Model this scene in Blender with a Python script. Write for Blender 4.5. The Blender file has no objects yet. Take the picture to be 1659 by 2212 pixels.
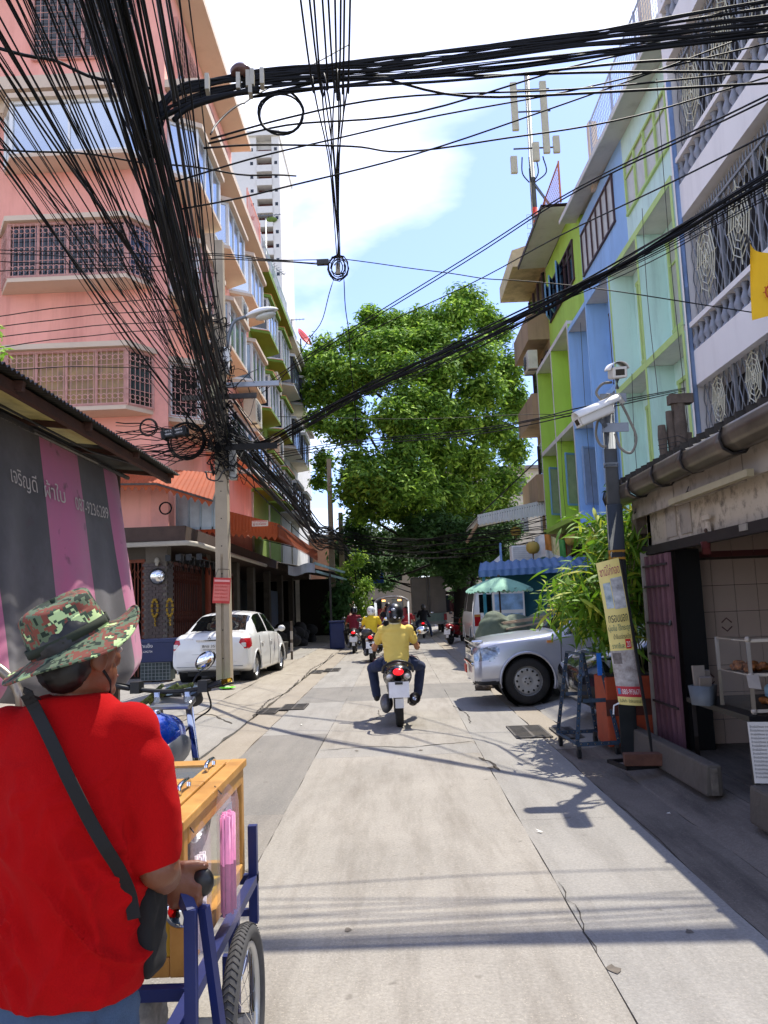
import bpy, bmesh, math, random
import numpy as np
from mathutils import Vector, Matrix, noise as mnoise
random.seed(7); rng = np.random.default_rng(7)
sc = bpy.context.scene
COL = sc.collection
R = math.radians

# ------------------------------------------------------------------ camera, sky, sun, exposure
CAM_H, PITCH, YAW, ROLL, FOC = 1.55, R(6.88), R(0.654), R(2.2), 790 / 768
cam_d = bpy.data.cameras.new('camera'); cam = bpy.data.objects.new('camera', cam_d); COL.objects.link(cam)
cam_d.sensor_fit = 'HORIZONTAL'; cam_d.sensor_width = 36; cam_d.lens = 36 * FOC
cam_d.clip_start = 0.05; cam_d.clip_end = 3000
cam.matrix_world = (Matrix.Translation((0, 0, CAM_H)) @ Matrix.Rotation(YAW, 4, 'Z')
                    @ Matrix.Rotation(math.pi / 2 + PITCH, 4, 'X') @ Matrix.Rotation(-ROLL, 4, 'Z'))
sc.camera = cam
SUN_DIR = Vector((0.27, 0.44, 1.0)).normalized()          # towards the sun
sun_el = math.asin(SUN_DIR.z); sun_az = math.atan2(SUN_DIR.x, SUN_DIR.y)
w = bpy.data.worlds.new('World'); sc.world = w; w.use_nodes = True
nt = w.node_tree; nt.nodes.clear()
def wn(t, **k):
    n = nt.nodes.new(t)
    for a, b in k.items(): setattr(n, a, b)
    return n
out = wn('ShaderNodeOutputWorld'); bg = wn('ShaderNodeBackground'); bg.inputs['Strength'].default_value = 0.15
sky = wn('ShaderNodeTexSky', sky_type='NISHITA', sun_disc=False, sun_elevation=sun_el, sun_rotation=sun_az,
         air_density=1.0, dust_density=0.6, ozone_density=1.3)
tc = wn('ShaderNodeTexCoord'); sep = wn('ShaderNodeSeparateXYZ'); nt.links.new(tc.outputs['Generated'], sep.inputs[0])
zz = wn('ShaderNodeMath', operation='ADD'); zz.inputs[1].default_value = 0.22; nt.links.new(sep.outputs['Z'], zz.inputs[0])
zm = wn('ShaderNodeMath', operation='MAXIMUM'); zm.inputs[1].default_value = 0.1; nt.links.new(zz.outputs[0], zm.inputs[0])
dv = wn('ShaderNodeVectorMath', operation='DIVIDE'); cz = wn('ShaderNodeCombineXYZ')
for i in range(3): nt.links.new(zm.outputs[0], cz.inputs[i])
nt.links.new(tc.outputs['Generated'], dv.inputs[0]); nt.links.new(cz.outputs[0], dv.inputs[1])
mp = wn('ShaderNodeMapping'); mp.inputs['Location'].default_value = (4.5, 1.32, 0); mp.inputs['Scale'].default_value = (0.8, 1.0, 0.35)
nt.links.new(dv.outputs[0], mp.inputs[0])
cn = wn('ShaderNodeTexNoise'); cn.inputs['Scale'].default_value = 1.15; cn.inputs['Detail'].default_value = 7; cn.inputs['Roughness'].default_value = 0.52
cn.inputs['Distortion'].default_value = 0.35
nt.links.new(mp.outputs[0], cn.inputs['Vector'])
cr = wn('ShaderNodeValToRGB'); cr.color_ramp.elements[0].position = 0.41; cr.color_ramp.elements[1].position = 0.69
nt.links.new(cn.outputs['Fac'], cr.inputs[0])
mx = wn('ShaderNodeMix', data_type='RGBA')
mx.inputs['B'].default_value = (7.6, 7.4, 7.1, 1)
cf = wn('ShaderNodeMath', operation='MULTIPLY_ADD'); cf.inputs[1].default_value = 0.8; cf.inputs[2].default_value = 0.07
nt.links.new(cr.outputs[0], cf.inputs[0]); nt.links.new(cf.outputs[0], mx.inputs['Factor'])
hs = wn('ShaderNodeMix', data_type='RGBA', blend_type='MULTIPLY'); hs.inputs['Factor'].default_value = 1; hs.inputs['B'].default_value = (0.5, 0.58, 0.86, 1)
nt.links.new(sky.outputs[0], hs.inputs['A']); nt.links.new(hs.outputs['Result'], mx.inputs['A']); nt.links.new(mx.outputs['Result'], bg.inputs[0]); nt.links.new(bg.outputs[0], out.inputs[0])
sun_d = bpy.data.lights.new('sun', 'SUN'); sun_d.energy = 2.7; sun_d.angle = R(0.5); sun_d.color = (1, 0.94, 0.83)
sun = bpy.data.objects.new('sun', sun_d); COL.objects.link(sun)
sun.rotation_euler = (-SUN_DIR).to_track_quat('-Z', 'Y').to_euler(); sun.location = (5, 10, 40)
vs = sc.view_settings; vs.view_transform = 'Standard'; vs.look = 'None'; vs.exposure = 1.27; vs.gamma = 1; vs.use_curve_mapping = False
sc.cycles.max_bounces = 6; sc.cycles.diffuse_bounces = 3; sc.cycles.glossy_bounces = 3; sc.cycles.transparent_max_bounces = 8
sc.cycles.transmission_bounces = 4
sc.cycles.use_denoising = True

# ------------------------------------------------------------------ helpers
def at(u, v, x=None, y=None, z=None):
    """photo pixel (1659 wide) -> a point of the place at a known x, y or z"""
    F = FOC * 1659; a, b = u - 829.5, v - 1106
    c, s = math.cos(ROLL), math.sin(ROLL); xr, yr = a * c - b * s, a * s + b * c
    f = F * math.cos(PITCH) + yr * math.sin(PITCH); up = F * math.sin(PITCH) - yr * math.cos(PITCH)
    d = Vector((xr * math.cos(YAW) - f * math.sin(YAW), xr * math.sin(YAW) + f * math.cos(YAW), up))
    t = (z - CAM_H) / d.z if z is not None else (y / d.y if y is not None else x / d.x)
    return Vector((0, 0, CAM_H)) + d * t
def lin(h):
    h = h.lstrip('#'); o = []
    for i in (0, 2, 4):
        k = int(h[i:i + 2], 16) / 255; o.append(k / 12.92 if k <= 0.04045 else ((k + 0.055) / 1.055) ** 2.4)
    return o
MATS = {}
def M(name, col='#808080', rough=0.7, metal=0.0, var=0.12, scale=4.0, bump=0.0, bscale=40.0, dirt=0.0, dirtcol='#3a332b', dscale=2.0,
      col2=None, spec=0.5, alpha=1.0, trans=0.0, coat=0.0, emit=None, streak=False, sheen=0.0, sss=0.0):
    """procedural principled material: colour broken by noise, dirt patches, fine relief"""
    if name in MATS: return MATS[name]
    m = bpy.data.materials.new(name); m.use_nodes = True; t = m.node_tree; b = t.nodes['Principled BSDF']
    def nn(ty, **k):
        n = t.nodes.new(ty)
        for a, q in k.items(): setattr(n, a, q)
        return n
    c = lin(col) if isinstance(col, str) else list(col)
    b.inputs['Roughness'].default_value = rough; b.inputs['Metallic'].default_value = metal
    b.inputs['Specular IOR Level'].default_value = spec
    if alpha < 1: b.inputs['Alpha'].default_value = alpha
    if trans: b.inputs['Transmission Weight'].default_value = trans
    if coat: b.inputs['Coat Weight'].default_value = coat; b.inputs['Coat Roughness'].default_value = 0.05
    if sheen: b.inputs['Sheen Weight'].default_value = sheen
    if sss: b.inputs['Subsurface Weight'].default_value = sss; b.inputs['Subsurface Radius'].default_value = (0.01, 0.004, 0.002)
    if emit: b.inputs['Emission Color'].default_value = (*lin(emit[0]), 1); b.inputs['Emission Strength'].default_value = emit[1]
    tcn = nn('ShaderNodeTexCoord'); src = tcn.outputs['Object']
    if streak:
        mpn = nn('ShaderNodeMapping'); mpn.inputs['Scale'].default_value = (1, 1, 0.12); t.links.new(src, mpn.inputs[0]); ssrc = mpn.outputs[0]
    else: ssrc = src
    cur = None
    if var > 0 or col2:
        n = nn('ShaderNodeTexNoise'); n.inputs['Scale'].default_value = scale; n.inputs['Detail'].default_value = 6; n.inputs['Roughness'].default_value = 0.6
        t.links.new(src, n.inputs['Vector'])
        rp = nn('ShaderNodeValToRGB'); rp.color_ramp.elements[0].position = 0.32; rp.color_ramp.elements[1].position = 0.68
        c2 = lin(col2) if col2 else [min(1, k * (1 + var)) for k in c]
        c1 = c if col2 else [k * (1 - var) for k in c]
        rp.color_ramp.elements[0].color = (*c1, 1); rp.color_ramp.elements[1].color = (*c2, 1)
        t.links.new(n.outputs['Fac'], rp.inputs[0]); cur = rp.outputs[0]
    if dirt > 0:
        n = nn('ShaderNodeTexNoise'); n.inputs['Scale'].default_value = dscale; n.inputs['Detail'].default_value = 8; n.inputs['Roughness'].default_value = 0.68
        t.links.new(ssrc, n.inputs['Vector'])
        rp = nn('ShaderNodeValToRGB'); rp.color_ramp.elements[0].position = 0.5; rp.color_ramp.elements[1].position = 0.72
        rp.color_ramp.elements[0].color = (0, 0, 0, 1); rp.color_ramp.elements[1].color = (dirt, dirt, dirt, 1)
        t.links.new(n.outputs['Fac'], rp.inputs[0])
        mxn = nn('ShaderNodeMix', data_type='RGBA'); t.links.new(rp.outputs[0], mxn.inputs['Factor'])
        if cur: t.links.new(cur, mxn.inputs['A'])
        else: mxn.inputs['A'].default_value = (*c, 1)
        mxn.inputs['B'].default_value = (*lin(dirtcol), 1); cur = mxn.outputs['Result']
    if cur: t.links.new(cur, b.inputs['Base Color'])
    else: b.inputs['Base Color'].default_value = (*c, 1)
    if bump > 0:
        n = nn('ShaderNodeTexNoise'); n.inputs['Scale'].default_value = bscale; n.inputs['Detail'].default_value = 4
        t.links.new(src, n.inputs['Vector'])
        bp = nn('ShaderNodeBump'); bp.inputs['Strength'].default_value = bump; bp.inputs['Distance'].default_value = 0.02
        t.links.new(n.outputs['Fac'], bp.inputs['Height']); t.links.new(bp.outputs[0], b.inputs['Normal'])
    MATS[name] = m
    return m
def tag(o, label=None, cat=None, group=None, kind=None):
    for k, v in (('label', label), ('category', cat), ('group', group), ('kind', kind)):
        if v: o[k] = v
    return o
def link(o, parent=None):
    COL.objects.link(o)
    if parent is not None: o.parent = parent
    return o
def thing(name, label, cat, loc=(0, 0, 0), rz=0.0, group=None, rot=None):
    o = link(bpy.data.objects.new(name, None)); o.location = loc; o.rotation_euler = rot or (0, 0, rz); o.empty_display_size = 0.1
    return tag(o, label, cat, group)
def inst(name, mesh, parent=None, loc=(0, 0, 0), rot=(0, 0, 0), scale=(1, 1, 1)):
    o = link(bpy.data.objects.new(name, mesh), parent); o.location = loc; o.rotation_euler = rot; o.scale = scale
    return o
def copy_tree(o, parent=None):
    c = o.copy(); COL.objects.link(c); c.parent = parent
    for ch in list(o.children): copy_tree(ch, c)
    return c
def frame_of(d):
    d = Vector(d).normalized(); a = Vector((0, 0, 1)) if abs(d.z) < 0.95 else Vector((1, 0, 0))
    s = d.cross(a).normalized(); return s, d.cross(s).normalized()
class MB:
    def __init__(s): s.v = []; s.f = []; s.m = []; s.mi = 0; s.sm = []; s.smooth = False
    def add(s, vs, fs):
        b = len(s.v); s.v += [tuple(p) for p in vs]; s.f += [tuple(b + i for i in f) for f in fs]
        s.m += [s.mi] * len(fs); s.sm += [s.smooth] * len(fs); return s
    def box(s, x0, x1, y0, y1, z0, z1):
        x0, x1 = min(x0, x1), max(x0, x1); y0, y1 = min(y0, y1), max(y0, y1); z0, z1 = min(z0, z1), max(z0, z1)
        return s.add([(x0, y0, z0), (x1, y0, z0), (x1, y1, z0), (x0, y1, z0), (x0, y0, z1), (x1, y0, z1), (x1, y1, z1), (x0, y1, z1)],
                     [(0, 3, 2, 1), (4, 5, 6, 7), (0, 1, 5, 4), (1, 2, 6, 5), (2, 3, 7, 6), (3, 0, 4, 7)])
    def obox(s, c, size, m3=None, rz=0.0):
        m = m3 or Matrix.Rotation(rz, 3, 'Z'); c = Vector(c); hx, hy, hz = (k / 2 for k in size)
        vs = [c + m @ Vector((a * hx, b * hy, d * hz)) for d in (-1, 1) for a, b in ((-1, -1), (1, -1), (1, 1), (-1, 1))]
        return s.add(vs, [(0, 3, 2, 1), (4, 5, 6, 7), (0, 1, 5, 4), (1, 2, 6, 5), (2, 3, 7, 6), (3, 0, 4, 7)])
    def bar(s, p0, p1, w, h=None, up=(0, 0, 1)):
        p0, p1 = Vector(p0), Vector(p1); d = (p1 - p0); L = d.length
        if L < 1e-6: return s
        d /= L; u = Vector(up); x = d.cross(u)
        if x.length < 1e-4: x = d.cross(Vector((0, 1, 0)))
        x.normalize(); u = x.cross(d); h = h or w
        return s.add([p + x * a * w / 2 + u * b * h / 2 for p in (p0, p1) for a, b in ((-1, -1), (1, -1), (1, 1), (-1, 1))],
                     [(0, 1, 2, 3), (7, 6, 5, 4), (0, 4, 5, 1), (1, 5, 6, 2), (2, 6, 7, 3), (3, 7, 4, 0)])
    def tube(s, pts, r, n=8, caps=True, closed=False):
        pts = [Vector(p) for p in pts]; k = len(pts); rr = r if hasattr(r, '__len__') else [r] * k
        vs = []; fs = []; pu = None
        for i, p in enumerate(pts):
            a = pts[(i - 1) % k] if (closed or i > 0) else p; b = pts[(i + 1) % k] if (closed or i < k - 1) else p
            d = (b - a).normalized()
            if pu is None: sd, pu = frame_of(d)
            else:
                sd = d.cross(pu)
                if sd.length < 1e-5: sd, pu = frame_of(d)
                sd.normalize(); pu = sd.cross(d)
            for j in range(n):
                t = 2 * math.pi * j / n; vs.append(p + (sd * math.cos(t) + pu * math.sin(t)) * rr[i])
        for i in range(k if closed else k - 1):
            for j in range(n):
                q = (i + 1) % k; fs.append((i * n + j, i * n + (j + 1) % n, q * n + (j + 1) % n, q * n + j))
        if caps and not closed: fs += [tuple(range(n - 1, -1, -1)), tuple((k - 1) * n + j for j in range(n))]
        old = s.smooth; s.smooth = n > 5; s.add(vs, fs); s.smooth = old; return s
    def cyl(s, p0, p1, r0, r1=None, n=14): return s.tube([p0, p1], [r0, r0 if r1 is None else r1], n)
    def lathe(s, prof, c=(0, 0, 0), m3=None, n=24, full=2 * math.pi):
        """prof: (radius, height) pairs turned about local z"""
        c = Vector(c); m = m3 or Matrix.Identity(3); vs = []; fs = []; k = len(prof); wrap = abs(full - 2 * math.pi) < 1e-6; nn = n if wrap else n + 1
        for r, h in prof:
            for j in range(nn):
                t = full * j / n; vs.append(c + m @ Vector((r * math.cos(t), r * math.sin(t), h)))
        for i in range(k - 1):
            for j in range(n):
                q = (j + 1) % nn; fs.append((i * nn + j, i * nn + q, (i + 1) * nn + q, (i + 1) * nn + j))
        old = s.smooth; s.smooth = True; s.add(vs, fs); s.smooth = old; return s
    def ell(s, c, rad, m3=None, n=16, k=10):
        c = Vector(c); m = m3 or Matrix.Identity(3); rx, ry, rz = rad if hasattr(rad, '__len__') else (rad,) * 3
        vs = []; fs = []
        for i in range(k + 1):
            a = math.pi * i / k
            for j in range(n):
                t = 2 * math.pi * j / n; vs.append(c + m @ Vector((rx * math.sin(a) * math.cos(t), ry * math.sin(a) * math.sin(t), rz * math.cos(a))))
        for i in range(k):
            for j in range(n): fs.append((i * n + j, (i + 1) * n + j, (i + 1) * n + (j + 1) % n, i * n + (j + 1) % n))
        old = s.smooth; s.smooth = True; s.add(vs, fs); s.smooth = old; return s
    def prism(s, poly, d):
        """closed polygon (3d points) swept along vector d"""
        p = [Vector(q) for q in poly]; d = Vector(d); n = len(p)
        return s.add(p + [q + d for q in p], [tuple(range(n - 1, -1, -1)), tuple(range(n, 2 * n))] + [(i, (i + 1) % n, n + (i + 1) % n, n + i) for i in range(n)])
    def grid(s, fn, nu, nv):
        vs = [fn(i / nu, j / nv) for i in range(nu + 1) for j in range(nv + 1)]
        return s.add(vs, [(i * (nv + 1) + j, (i + 1) * (nv + 1) + j, (i + 1) * (nv + 1) + j + 1, i * (nv + 1) + j + 1) for i in range(nu) for j in range(nv)])
    def mesh(s, name, mats):
        me = bpy.data.meshes.new(name); me.from_pydata([tuple(p) for p in s.v], [], s.f)
        for m in (mats if isinstance(mats, (list, tuple)) else [mats]): me.materials.append(m)
        if s.f:
            me.polygons.foreach_set('material_index', s.m); me.polygons.foreach_set('use_smooth', s.sm)
        me.update(); return me
    def build(s, name, mats, parent=None, loc=None, rot=None, bevel=0.0, thick=0.0, fix=False):
        me = s.mesh(name, mats)
        if fix:
            bm = bmesh.new(); bm.from_mesh(me); bmesh.ops.recalc_face_normals(bm, faces=bm.faces); bm.to_mesh(me); bm.free()
        o = link(bpy.data.objects.new(name, me), parent)
        if loc is not None: o.location = loc
        if rot is not None: o.rotation_euler = rot
        if thick: q = o.modifiers.new('thickness', 'SOLIDIFY'); q.thickness = thick; q.offset = 0
        if bevel: q = o.modifiers.new('edge', 'BEVEL'); q.width = bevel; q.segments = 2; q.limit_method = 'ANGLE'
        return o
TMP = bpy.data.scenes.new('workbench')
def eval_mesh(o):
    TMP.collection.objects.link(o)
    with bpy.context.temp_override(scene=TMP, view_layer=TMP.view_layers[0]): dg = bpy.context.evaluated_depsgraph_get()
    me = bpy.data.meshes.new_from_object(o.evaluated_get(dg)); TMP.collection.objects.unlink(o); return me
def bake(o):
    """replace an object's mesh by its evaluated one"""
    me = eval_mesh(o); o.modifiers.clear(); o.data = me; return o
def melt(mb, name, mat, parent=None, voxel=0.012, smooth=6, wrinkle=0.0, wscale=9.0, loc=None, stretch=(1, 1, 1)):
    """overlapping volumes fused into one continuous skin"""
    o = mb.build(name, mat, parent, loc=loc)
    r = o.modifiers.new('fuse', 'REMESH'); r.mode = 'VOXEL'; r.voxel_size = voxel
    if smooth: q = o.modifiers.new('soft', 'SMOOTH'); q.iterations = smooth; q.factor = 0.5
    bake(o); me = o.data
    if not me.materials: me.materials.append(mat)
    if wrinkle:
        co = np.empty(len(me.vertices) * 3); me.vertices.foreach_get('co', co); no = np.empty(len(co)); me.vertices.foreach_get('normal', no)
        co = co.reshape(-1, 3); no = no.reshape(-1, 3)
        for i in range(len(co)):
            p = Vector((co[i][0] * stretch[0], co[i][1] * stretch[1], co[i][2] * stretch[2])) * wscale
            q = mnoise.noise(p + Vector((mnoise.noise(p * 0.6) * 1.5, 0, mnoise.noise(p * 0.5 + Vector((9, 3, 1))) * 1.5)))
            co[i] += no[i] * wrinkle * (1 - abs(q) * 2.2)
        me.vertices.foreach_set('co', co.ravel())
    me.polygons.foreach_set('use_smooth', [True] * len(me.polygons)); me.update()
    return o
def limb(mb, pts, rads, n=14):
    """tapered limb with round ends through joints"""
    mb.tube(pts, rads, n)
    for p, r in zip(pts, rads): mb.ell(p, r * 0.995, n=n, k=8)
    return mb
def text_mesh(s, size, depth=0.0, shear=0.0, bold=0.0, align='LEFT'):
    cu = bpy.data.curves.new('lettering', 'FONT'); cu.body = s; cu.size = size; cu.extrude = depth; cu.shear = shear; cu.offset = bold; cu.align_x = align; cu.align_y = 'BOTTOM'
    cu.resolution_u = 3
    o = bpy.data.objects.new('lettering', cu); me = eval_mesh(o); bpy.data.objects.remove(o); return me
def text(s, size, mat, parent, loc, m3, name='lettering', depth=0.0005, width=None, bold=0.0, align='LEFT'):
    """lettering lying in a plane: m3 columns = right, up, out"""
    me = text_mesh(s, size, depth, bold=bold, align=align); me.materials.clear(); me.materials.append(mat)
    o = link(bpy.data.objects.new(name, me), parent)
    sx = 1.0
    if width and len(me.vertices):
        xs = [p.co.x for p in me.vertices]; sx = width / max(1e-6, max(xs) - min(xs))
    o.matrix_local = Matrix.Translation(loc) @ m3.to_4x4() @ Matrix.Diagonal((sx, 1, 1, 1))
    return o
def axes(right, up):
    r = Vector(right).normalized(); u = Vector(up); o = r.cross(u).normalized(); u = o.cross(r)
    return Matrix((r, u, o)).transposed()
FACE_CAM = axes((1, 0, 0), (0, 0, 1))        # a panel that faces the camera side (-y)
def scatter_cards(pts, nrm, size, n_side=0.45, seed=1, droop=0.0, tri=False, jitter=0.7):
    """leaf-shaped faces at points; numpy"""
    g = np.random.default_rng(seed); k = len(pts); d = nrm + g.normal(0, jitter, (k, 3)); d /= np.linalg.norm(d, axis=1)[:, None]
    a = g.normal(0, 1, (k, 3)); a[:, 2] -= droop; a -= d * (a * d).sum(1)[:, None]; a /= np.linalg.norm(a, axis=1)[:, None]
    b = np.cross(d, a); L = size * g.uniform(0.6, 1.3, k)[:, None]; W = L * n_side
    fold = d * L * 0.10
    v = np.stack([pts - a * L * 0.5, pts - b * W * 0.5 + fold, pts + a * L * 0.55, pts + b * W * 0.5 + fold], 1).reshape(-1, 3)
    f = np.arange(k * 4).reshape(-1, 4)
    return v, f
def np_mesh(name, v, f, mats, midx=None):
    me = bpy.data.meshes.new(name); k = f.shape[1]
    me.vertices.add(len(v)); me.vertices.foreach_set('co', np.ascontiguousarray(v, dtype=np.float32).ravel())
    me.loops.add(f.size); me.loops.foreach_set('vertex_index', f.astype(np.int32).ravel())
    me.polygons.add(len(f)); me.polygons.foreach_set('loop_start', np.arange(0, f.size, k, dtype=np.int32))
    for m in (mats if isinstance(mats, (list, tuple)) else [mats]): me.materials.append(m)
    if midx is not None: me.polygons.foreach_set('material_index', midx.astype(np.int32))
    me.update(calc_edges=True); return me
def leaf_mat(name, col, col2, trans=0.35, rough=0.5):
    """two-tone leaves that let some light through"""
    if name in MATS: return MATS[name]
    m = bpy.data.materials.new(name); m.use_nodes = True; t = m.node_tree; t.nodes.clear()
    o = t.nodes.new('ShaderNodeOutputMaterial'); b = t.nodes.new('ShaderNodeBsdfPrincipled'); tr = t.nodes.new('ShaderNodeBsdfTranslucent'); mixs = t.nodes.new('ShaderNodeMixShader')
    tcn = t.nodes.new('ShaderNodeTexCoord'); n = t.nodes.new('ShaderNodeTexNoise'); n.inputs['Scale'].default_value = 1.4; n.inputs['Detail'].default_value = 5
    rp = t.nodes.new('ShaderNodeValToRGB'); rp.color_ramp.elements[0].position = 0.3; rp.color_ramp.elements[1].position = 0.7
    rp.color_ramp.elements[0].color = (*lin(col), 1); rp.color_ramp.elements[1].color = (*lin(col2), 1)
    t.links.new(tcn.outputs['Object'], n.inputs['Vector']); t.links.new(n.outputs['Fac'], rp.inputs[0])
    t.links.new(rp.outputs[0], b.inputs['Base Color']); t.links.new(rp.outputs[0], tr.inputs['Color']); b.inputs['Roughness'].default_value = rough
    mixs.inputs[0].default_value = trans; t.links.new(b.outputs[0], mixs.inputs[1]); t.links.new(tr.outputs[0], mixs.inputs[2]); t.links.new(mixs.outputs[0], o.inputs[0])
    MATS[name] = m; return m
def catenary(a, b, sag, n=14, wob=0.0, seed=0):
    a, b = Vector(a), Vector(b); rr = random.Random(seed); ph = [rr.uniform(0, 6.3) for _ in range(4)]
    out = []
    for i in range(n + 1):
        t = i / n; p = a.lerp(b, t); p.z -= sag * 4 * t * (1 - t)
        if wob:
            p.x += wob * math.sin(t * 9 + ph[0]) * math.sin(math.pi * t); p.z += wob * math.sin(t * 13 + ph[1]) * math.sin(math.pi * t)
        out.append(p)
    return out
def smooth_pts(pts, n=8):
    """Catmull-Rom through points"""
    p = [Vector(q) for q in pts]; p = [p[0] * 2 - p[1]] + p + [p[-1] * 2 - p[-2]]; o = []
    for i in range(1, len(p) - 2):
        for j in range(n):
            t = j / n; a, b, c, d = p[i - 1], p[i], p[i + 1], p[i + 2]
            o.append(0.5 * ((2 * b) + (c - a) * t + (2 * a - 5 * b + 4 * c - d) * t * t + (3 * b - a - 3 * c + d) * t ** 3))
    o.append(p[-2]); return o
# ------------------------------------------------------------------ ground, road, pavements
def concrete(name, c1, c2, peb=0.42, pebcol='#c6bcab', stain='#6d655a', bscale=90, stain_amt=0.45, pscale=85.0):
    if name in MATS: return MATS[name]
    m = bpy.data.materials.new(name); m.use_nodes = True; t = m.node_tree; b = t.nodes['Principled BSDF']; b.inputs['Roughness'].default_value = 0.88
    b.inputs['Specular IOR Level'].default_value = 0.3
    N = lambda ty: t.nodes.new(ty); L = t.links.new
    g = N('ShaderNodeTexCoord').outputs['Object']
    n1 = N('ShaderNodeTexNoise'); n1.inputs['Scale'].default_value = 1.1; n1.inputs['Detail'].default_value = 9; n1.inputs['Roughness'].default_value = 0.65; L(g, n1.inputs['Vector'])
    r1 = N('ShaderNodeValToRGB'); r1.color_ramp.elements[0].position = 0.3; r1.color_ramp.elements[1].position = 0.7
    r1.color_ramp.elements[0].color = (*lin(c1), 1); r1.color_ramp.elements[1].color = (*lin(c2), 1); L(n1.outputs['Fac'], r1.inputs[0])
    # long stains along the driving direction
    mpn = N('ShaderNodeMapping'); mpn.inputs['Scale'].default_value = (2.6, 0.35, 1); L(g, mpn.inputs[0])
    n2 = N('ShaderNodeTexNoise'); n2.inputs['Scale'].default_value = 1.5; n2.inputs['Detail'].default_value = 9; n2.inputs['Roughness'].default_value = 0.7; L(mpn.outputs[0], n2.inputs['Vector'])
    r2 = N('ShaderNodeValToRGB'); r2.color_ramp.elements[0].position = 0.45; r2.color_ramp.elements[1].position = 0.72
    r2.color_ramp.elements[1].color = (stain_amt,) * 3 + (1,); r2.color_ramp.elements[0].color = (0, 0, 0, 1); L(n2.outputs['Fac'], r2.inputs[0])
    x1 = N('ShaderNodeMix'); x1.data_type = 'RGBA'; L(r2.outputs[0], x1.inputs['Factor']); L(r1.outputs[0], x1.inputs['A']); x1.inputs['B'].default_value = (*lin(stain), 1)
    # aggregate
    vo = N('ShaderNodeTexVoronoi'); vo.inputs['Scale'].default_value = pscale; L(g, vo.inputs['Vector'])
    r3 = N('ShaderNodeValToRGB'); r3.color_ramp.elements[0].position = 0.16; r3.color_ramp.elements[1].position = 0.34
    r3.color_ramp.elements[0].color = (peb,) * 3 + (1,); r3.color_ramp.elements[1].color = (0, 0, 0, 1); L(vo.outputs['Distance'], r3.inputs[0])
    n3 = N('ShaderNodeTexNoise'); n3.inputs['Scale'].default_value = 14; L(g, n3.inputs['Vector'])
    r4 = N('ShaderNodeValToRGB'); r4.color_ramp.elements[0].position = 0.42; r4.color_ramp.elements[1].position = 0.58; L(n3.outputs['Fac'], r4.inputs[0])
    mu = N('ShaderNodeMath'); mu.operation = 'MULTIPLY'; L(r3.outputs[0], mu.inputs[0]); L(r4.outputs[0], mu.inputs[1])
    x2 = N('ShaderNodeMix'); x2.data_type = 'RGBA'; L(mu.outputs[0], x2.inputs['Factor']); L(x1.outputs['Result'], x2.inputs['A']); x2.inputs['B'].default_value = (*lin(pebcol), 1)
    # small dark spots
    n5 = N('ShaderNodeTexNoise'); n5.inputs['Scale'].default_value = 9; n5.inputs['Detail'].default_value = 3; L(g, n5.inputs['Vector'])
    r5 = N('ShaderNodeValToRGB'); r5.color_ramp.elements[0].position = 0.68; r5.color_ramp.elements[1].position = 0.76
    r5.color_ramp.elements[1].color = (0.45,) * 3 + (1,); r5.color_ramp.elements[0].color = (0, 0, 0, 1); L(n5.outputs['Fac'], r5.inputs[0])
    x3 = N('ShaderNodeMix'); x3.data_type = 'RGBA'; L(r5.outputs[0], x3.inputs['Factor']); L(x2.outputs['Result'], x3.inputs['A']); x3.inputs['B'].default_value = (*lin('#544d44'), 1)
    n6 = N('ShaderNodeTexNoise'); n6.inputs['Scale'].default_value = 55; n6.inputs['Detail'].default_value = 5; n6.inputs['Roughness'].default_value = .75; L(g, n6.inputs['Vector'])
    r6 = N('ShaderNodeValToRGB'); r6.color_ramp.elements[0].position = .3; r6.color_ramp.elements[1].position = .7; r6.color_ramp.elements[0].color = (.74, .74, .74, 1); r6.color_ramp.elements[1].color = (1.12, 1.12, 1.12, 1); L(n6.outputs['Fac'], r6.inputs[0])
    x4 = N('ShaderNodeMix'); x4.data_type = 'RGBA'; x4.blend_type = 'MULTIPLY'; x4.inputs['Factor'].default_value = 1; L(x3.outputs['Result'], x4.inputs['A']); L(r6.outputs[0], x4.inputs['B'])
    L(x4.outputs['Result'], b.inputs['Base Color'])
    nb = N('ShaderNodeTexNoise'); nb.inputs['Scale'].default_value = bscale; nb.inputs['Detail'].default_value = 4; L(g, nb.inputs['Vector'])
    bp = N('ShaderNodeBump'); bp.inputs['Strength'].default_value = 0.35; bp.inputs['Distance'].default_value = 0.012; L(nb.outputs['Fac'], bp.inputs['Height']); L(bp.outputs[0], b.inputs['Normal'])
    MATS[name] = m; return m
m_conc = concrete('warm road concrete', '#948f86', '#a6a096', stain_amt=.6)
m_conc2 = concrete('grey road concrete', '#928f89', '#9f9b94', peb=0.3, stain='#6d6861')
m_asph = concrete('worn asphalt', '#88827a', '#958f85', peb=0.5, pebcol='#b9b4ab', stain='#5a5855', pscale=60)
m_asph2 = concrete('smooth grey asphalt patch', '#807c76', '#8b8780', peb=0.3, stain='#62625f')
m_walk = concrete('pavement concrete', '#989083', '#a69e90', peb=0.2, stain='#7d7467', stain_amt=0.6)
m_gutc = concrete('gutter concrete', '#958c7e', '#a1988a', peb=0.2, stain='#8b8070')
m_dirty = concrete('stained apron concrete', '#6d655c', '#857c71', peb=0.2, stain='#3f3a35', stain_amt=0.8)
m_dark = M('dark joint grit', '#6a6258', 0.95, var=0.3, scale=20)
tag(MB().grid(lambda a, b: (-300 + 600 * a, -60 + 660 * b, -0.045), 6, 6).build('ground', M('dusty ground', '#8a8378', 0.95, var=0.2, scale=0.4)), kind='structure')
road = tag(MB().box(-1.78, 2.3, -4, 75, -0.04, -0.014).build('road', m_dark), kind='structure')
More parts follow.
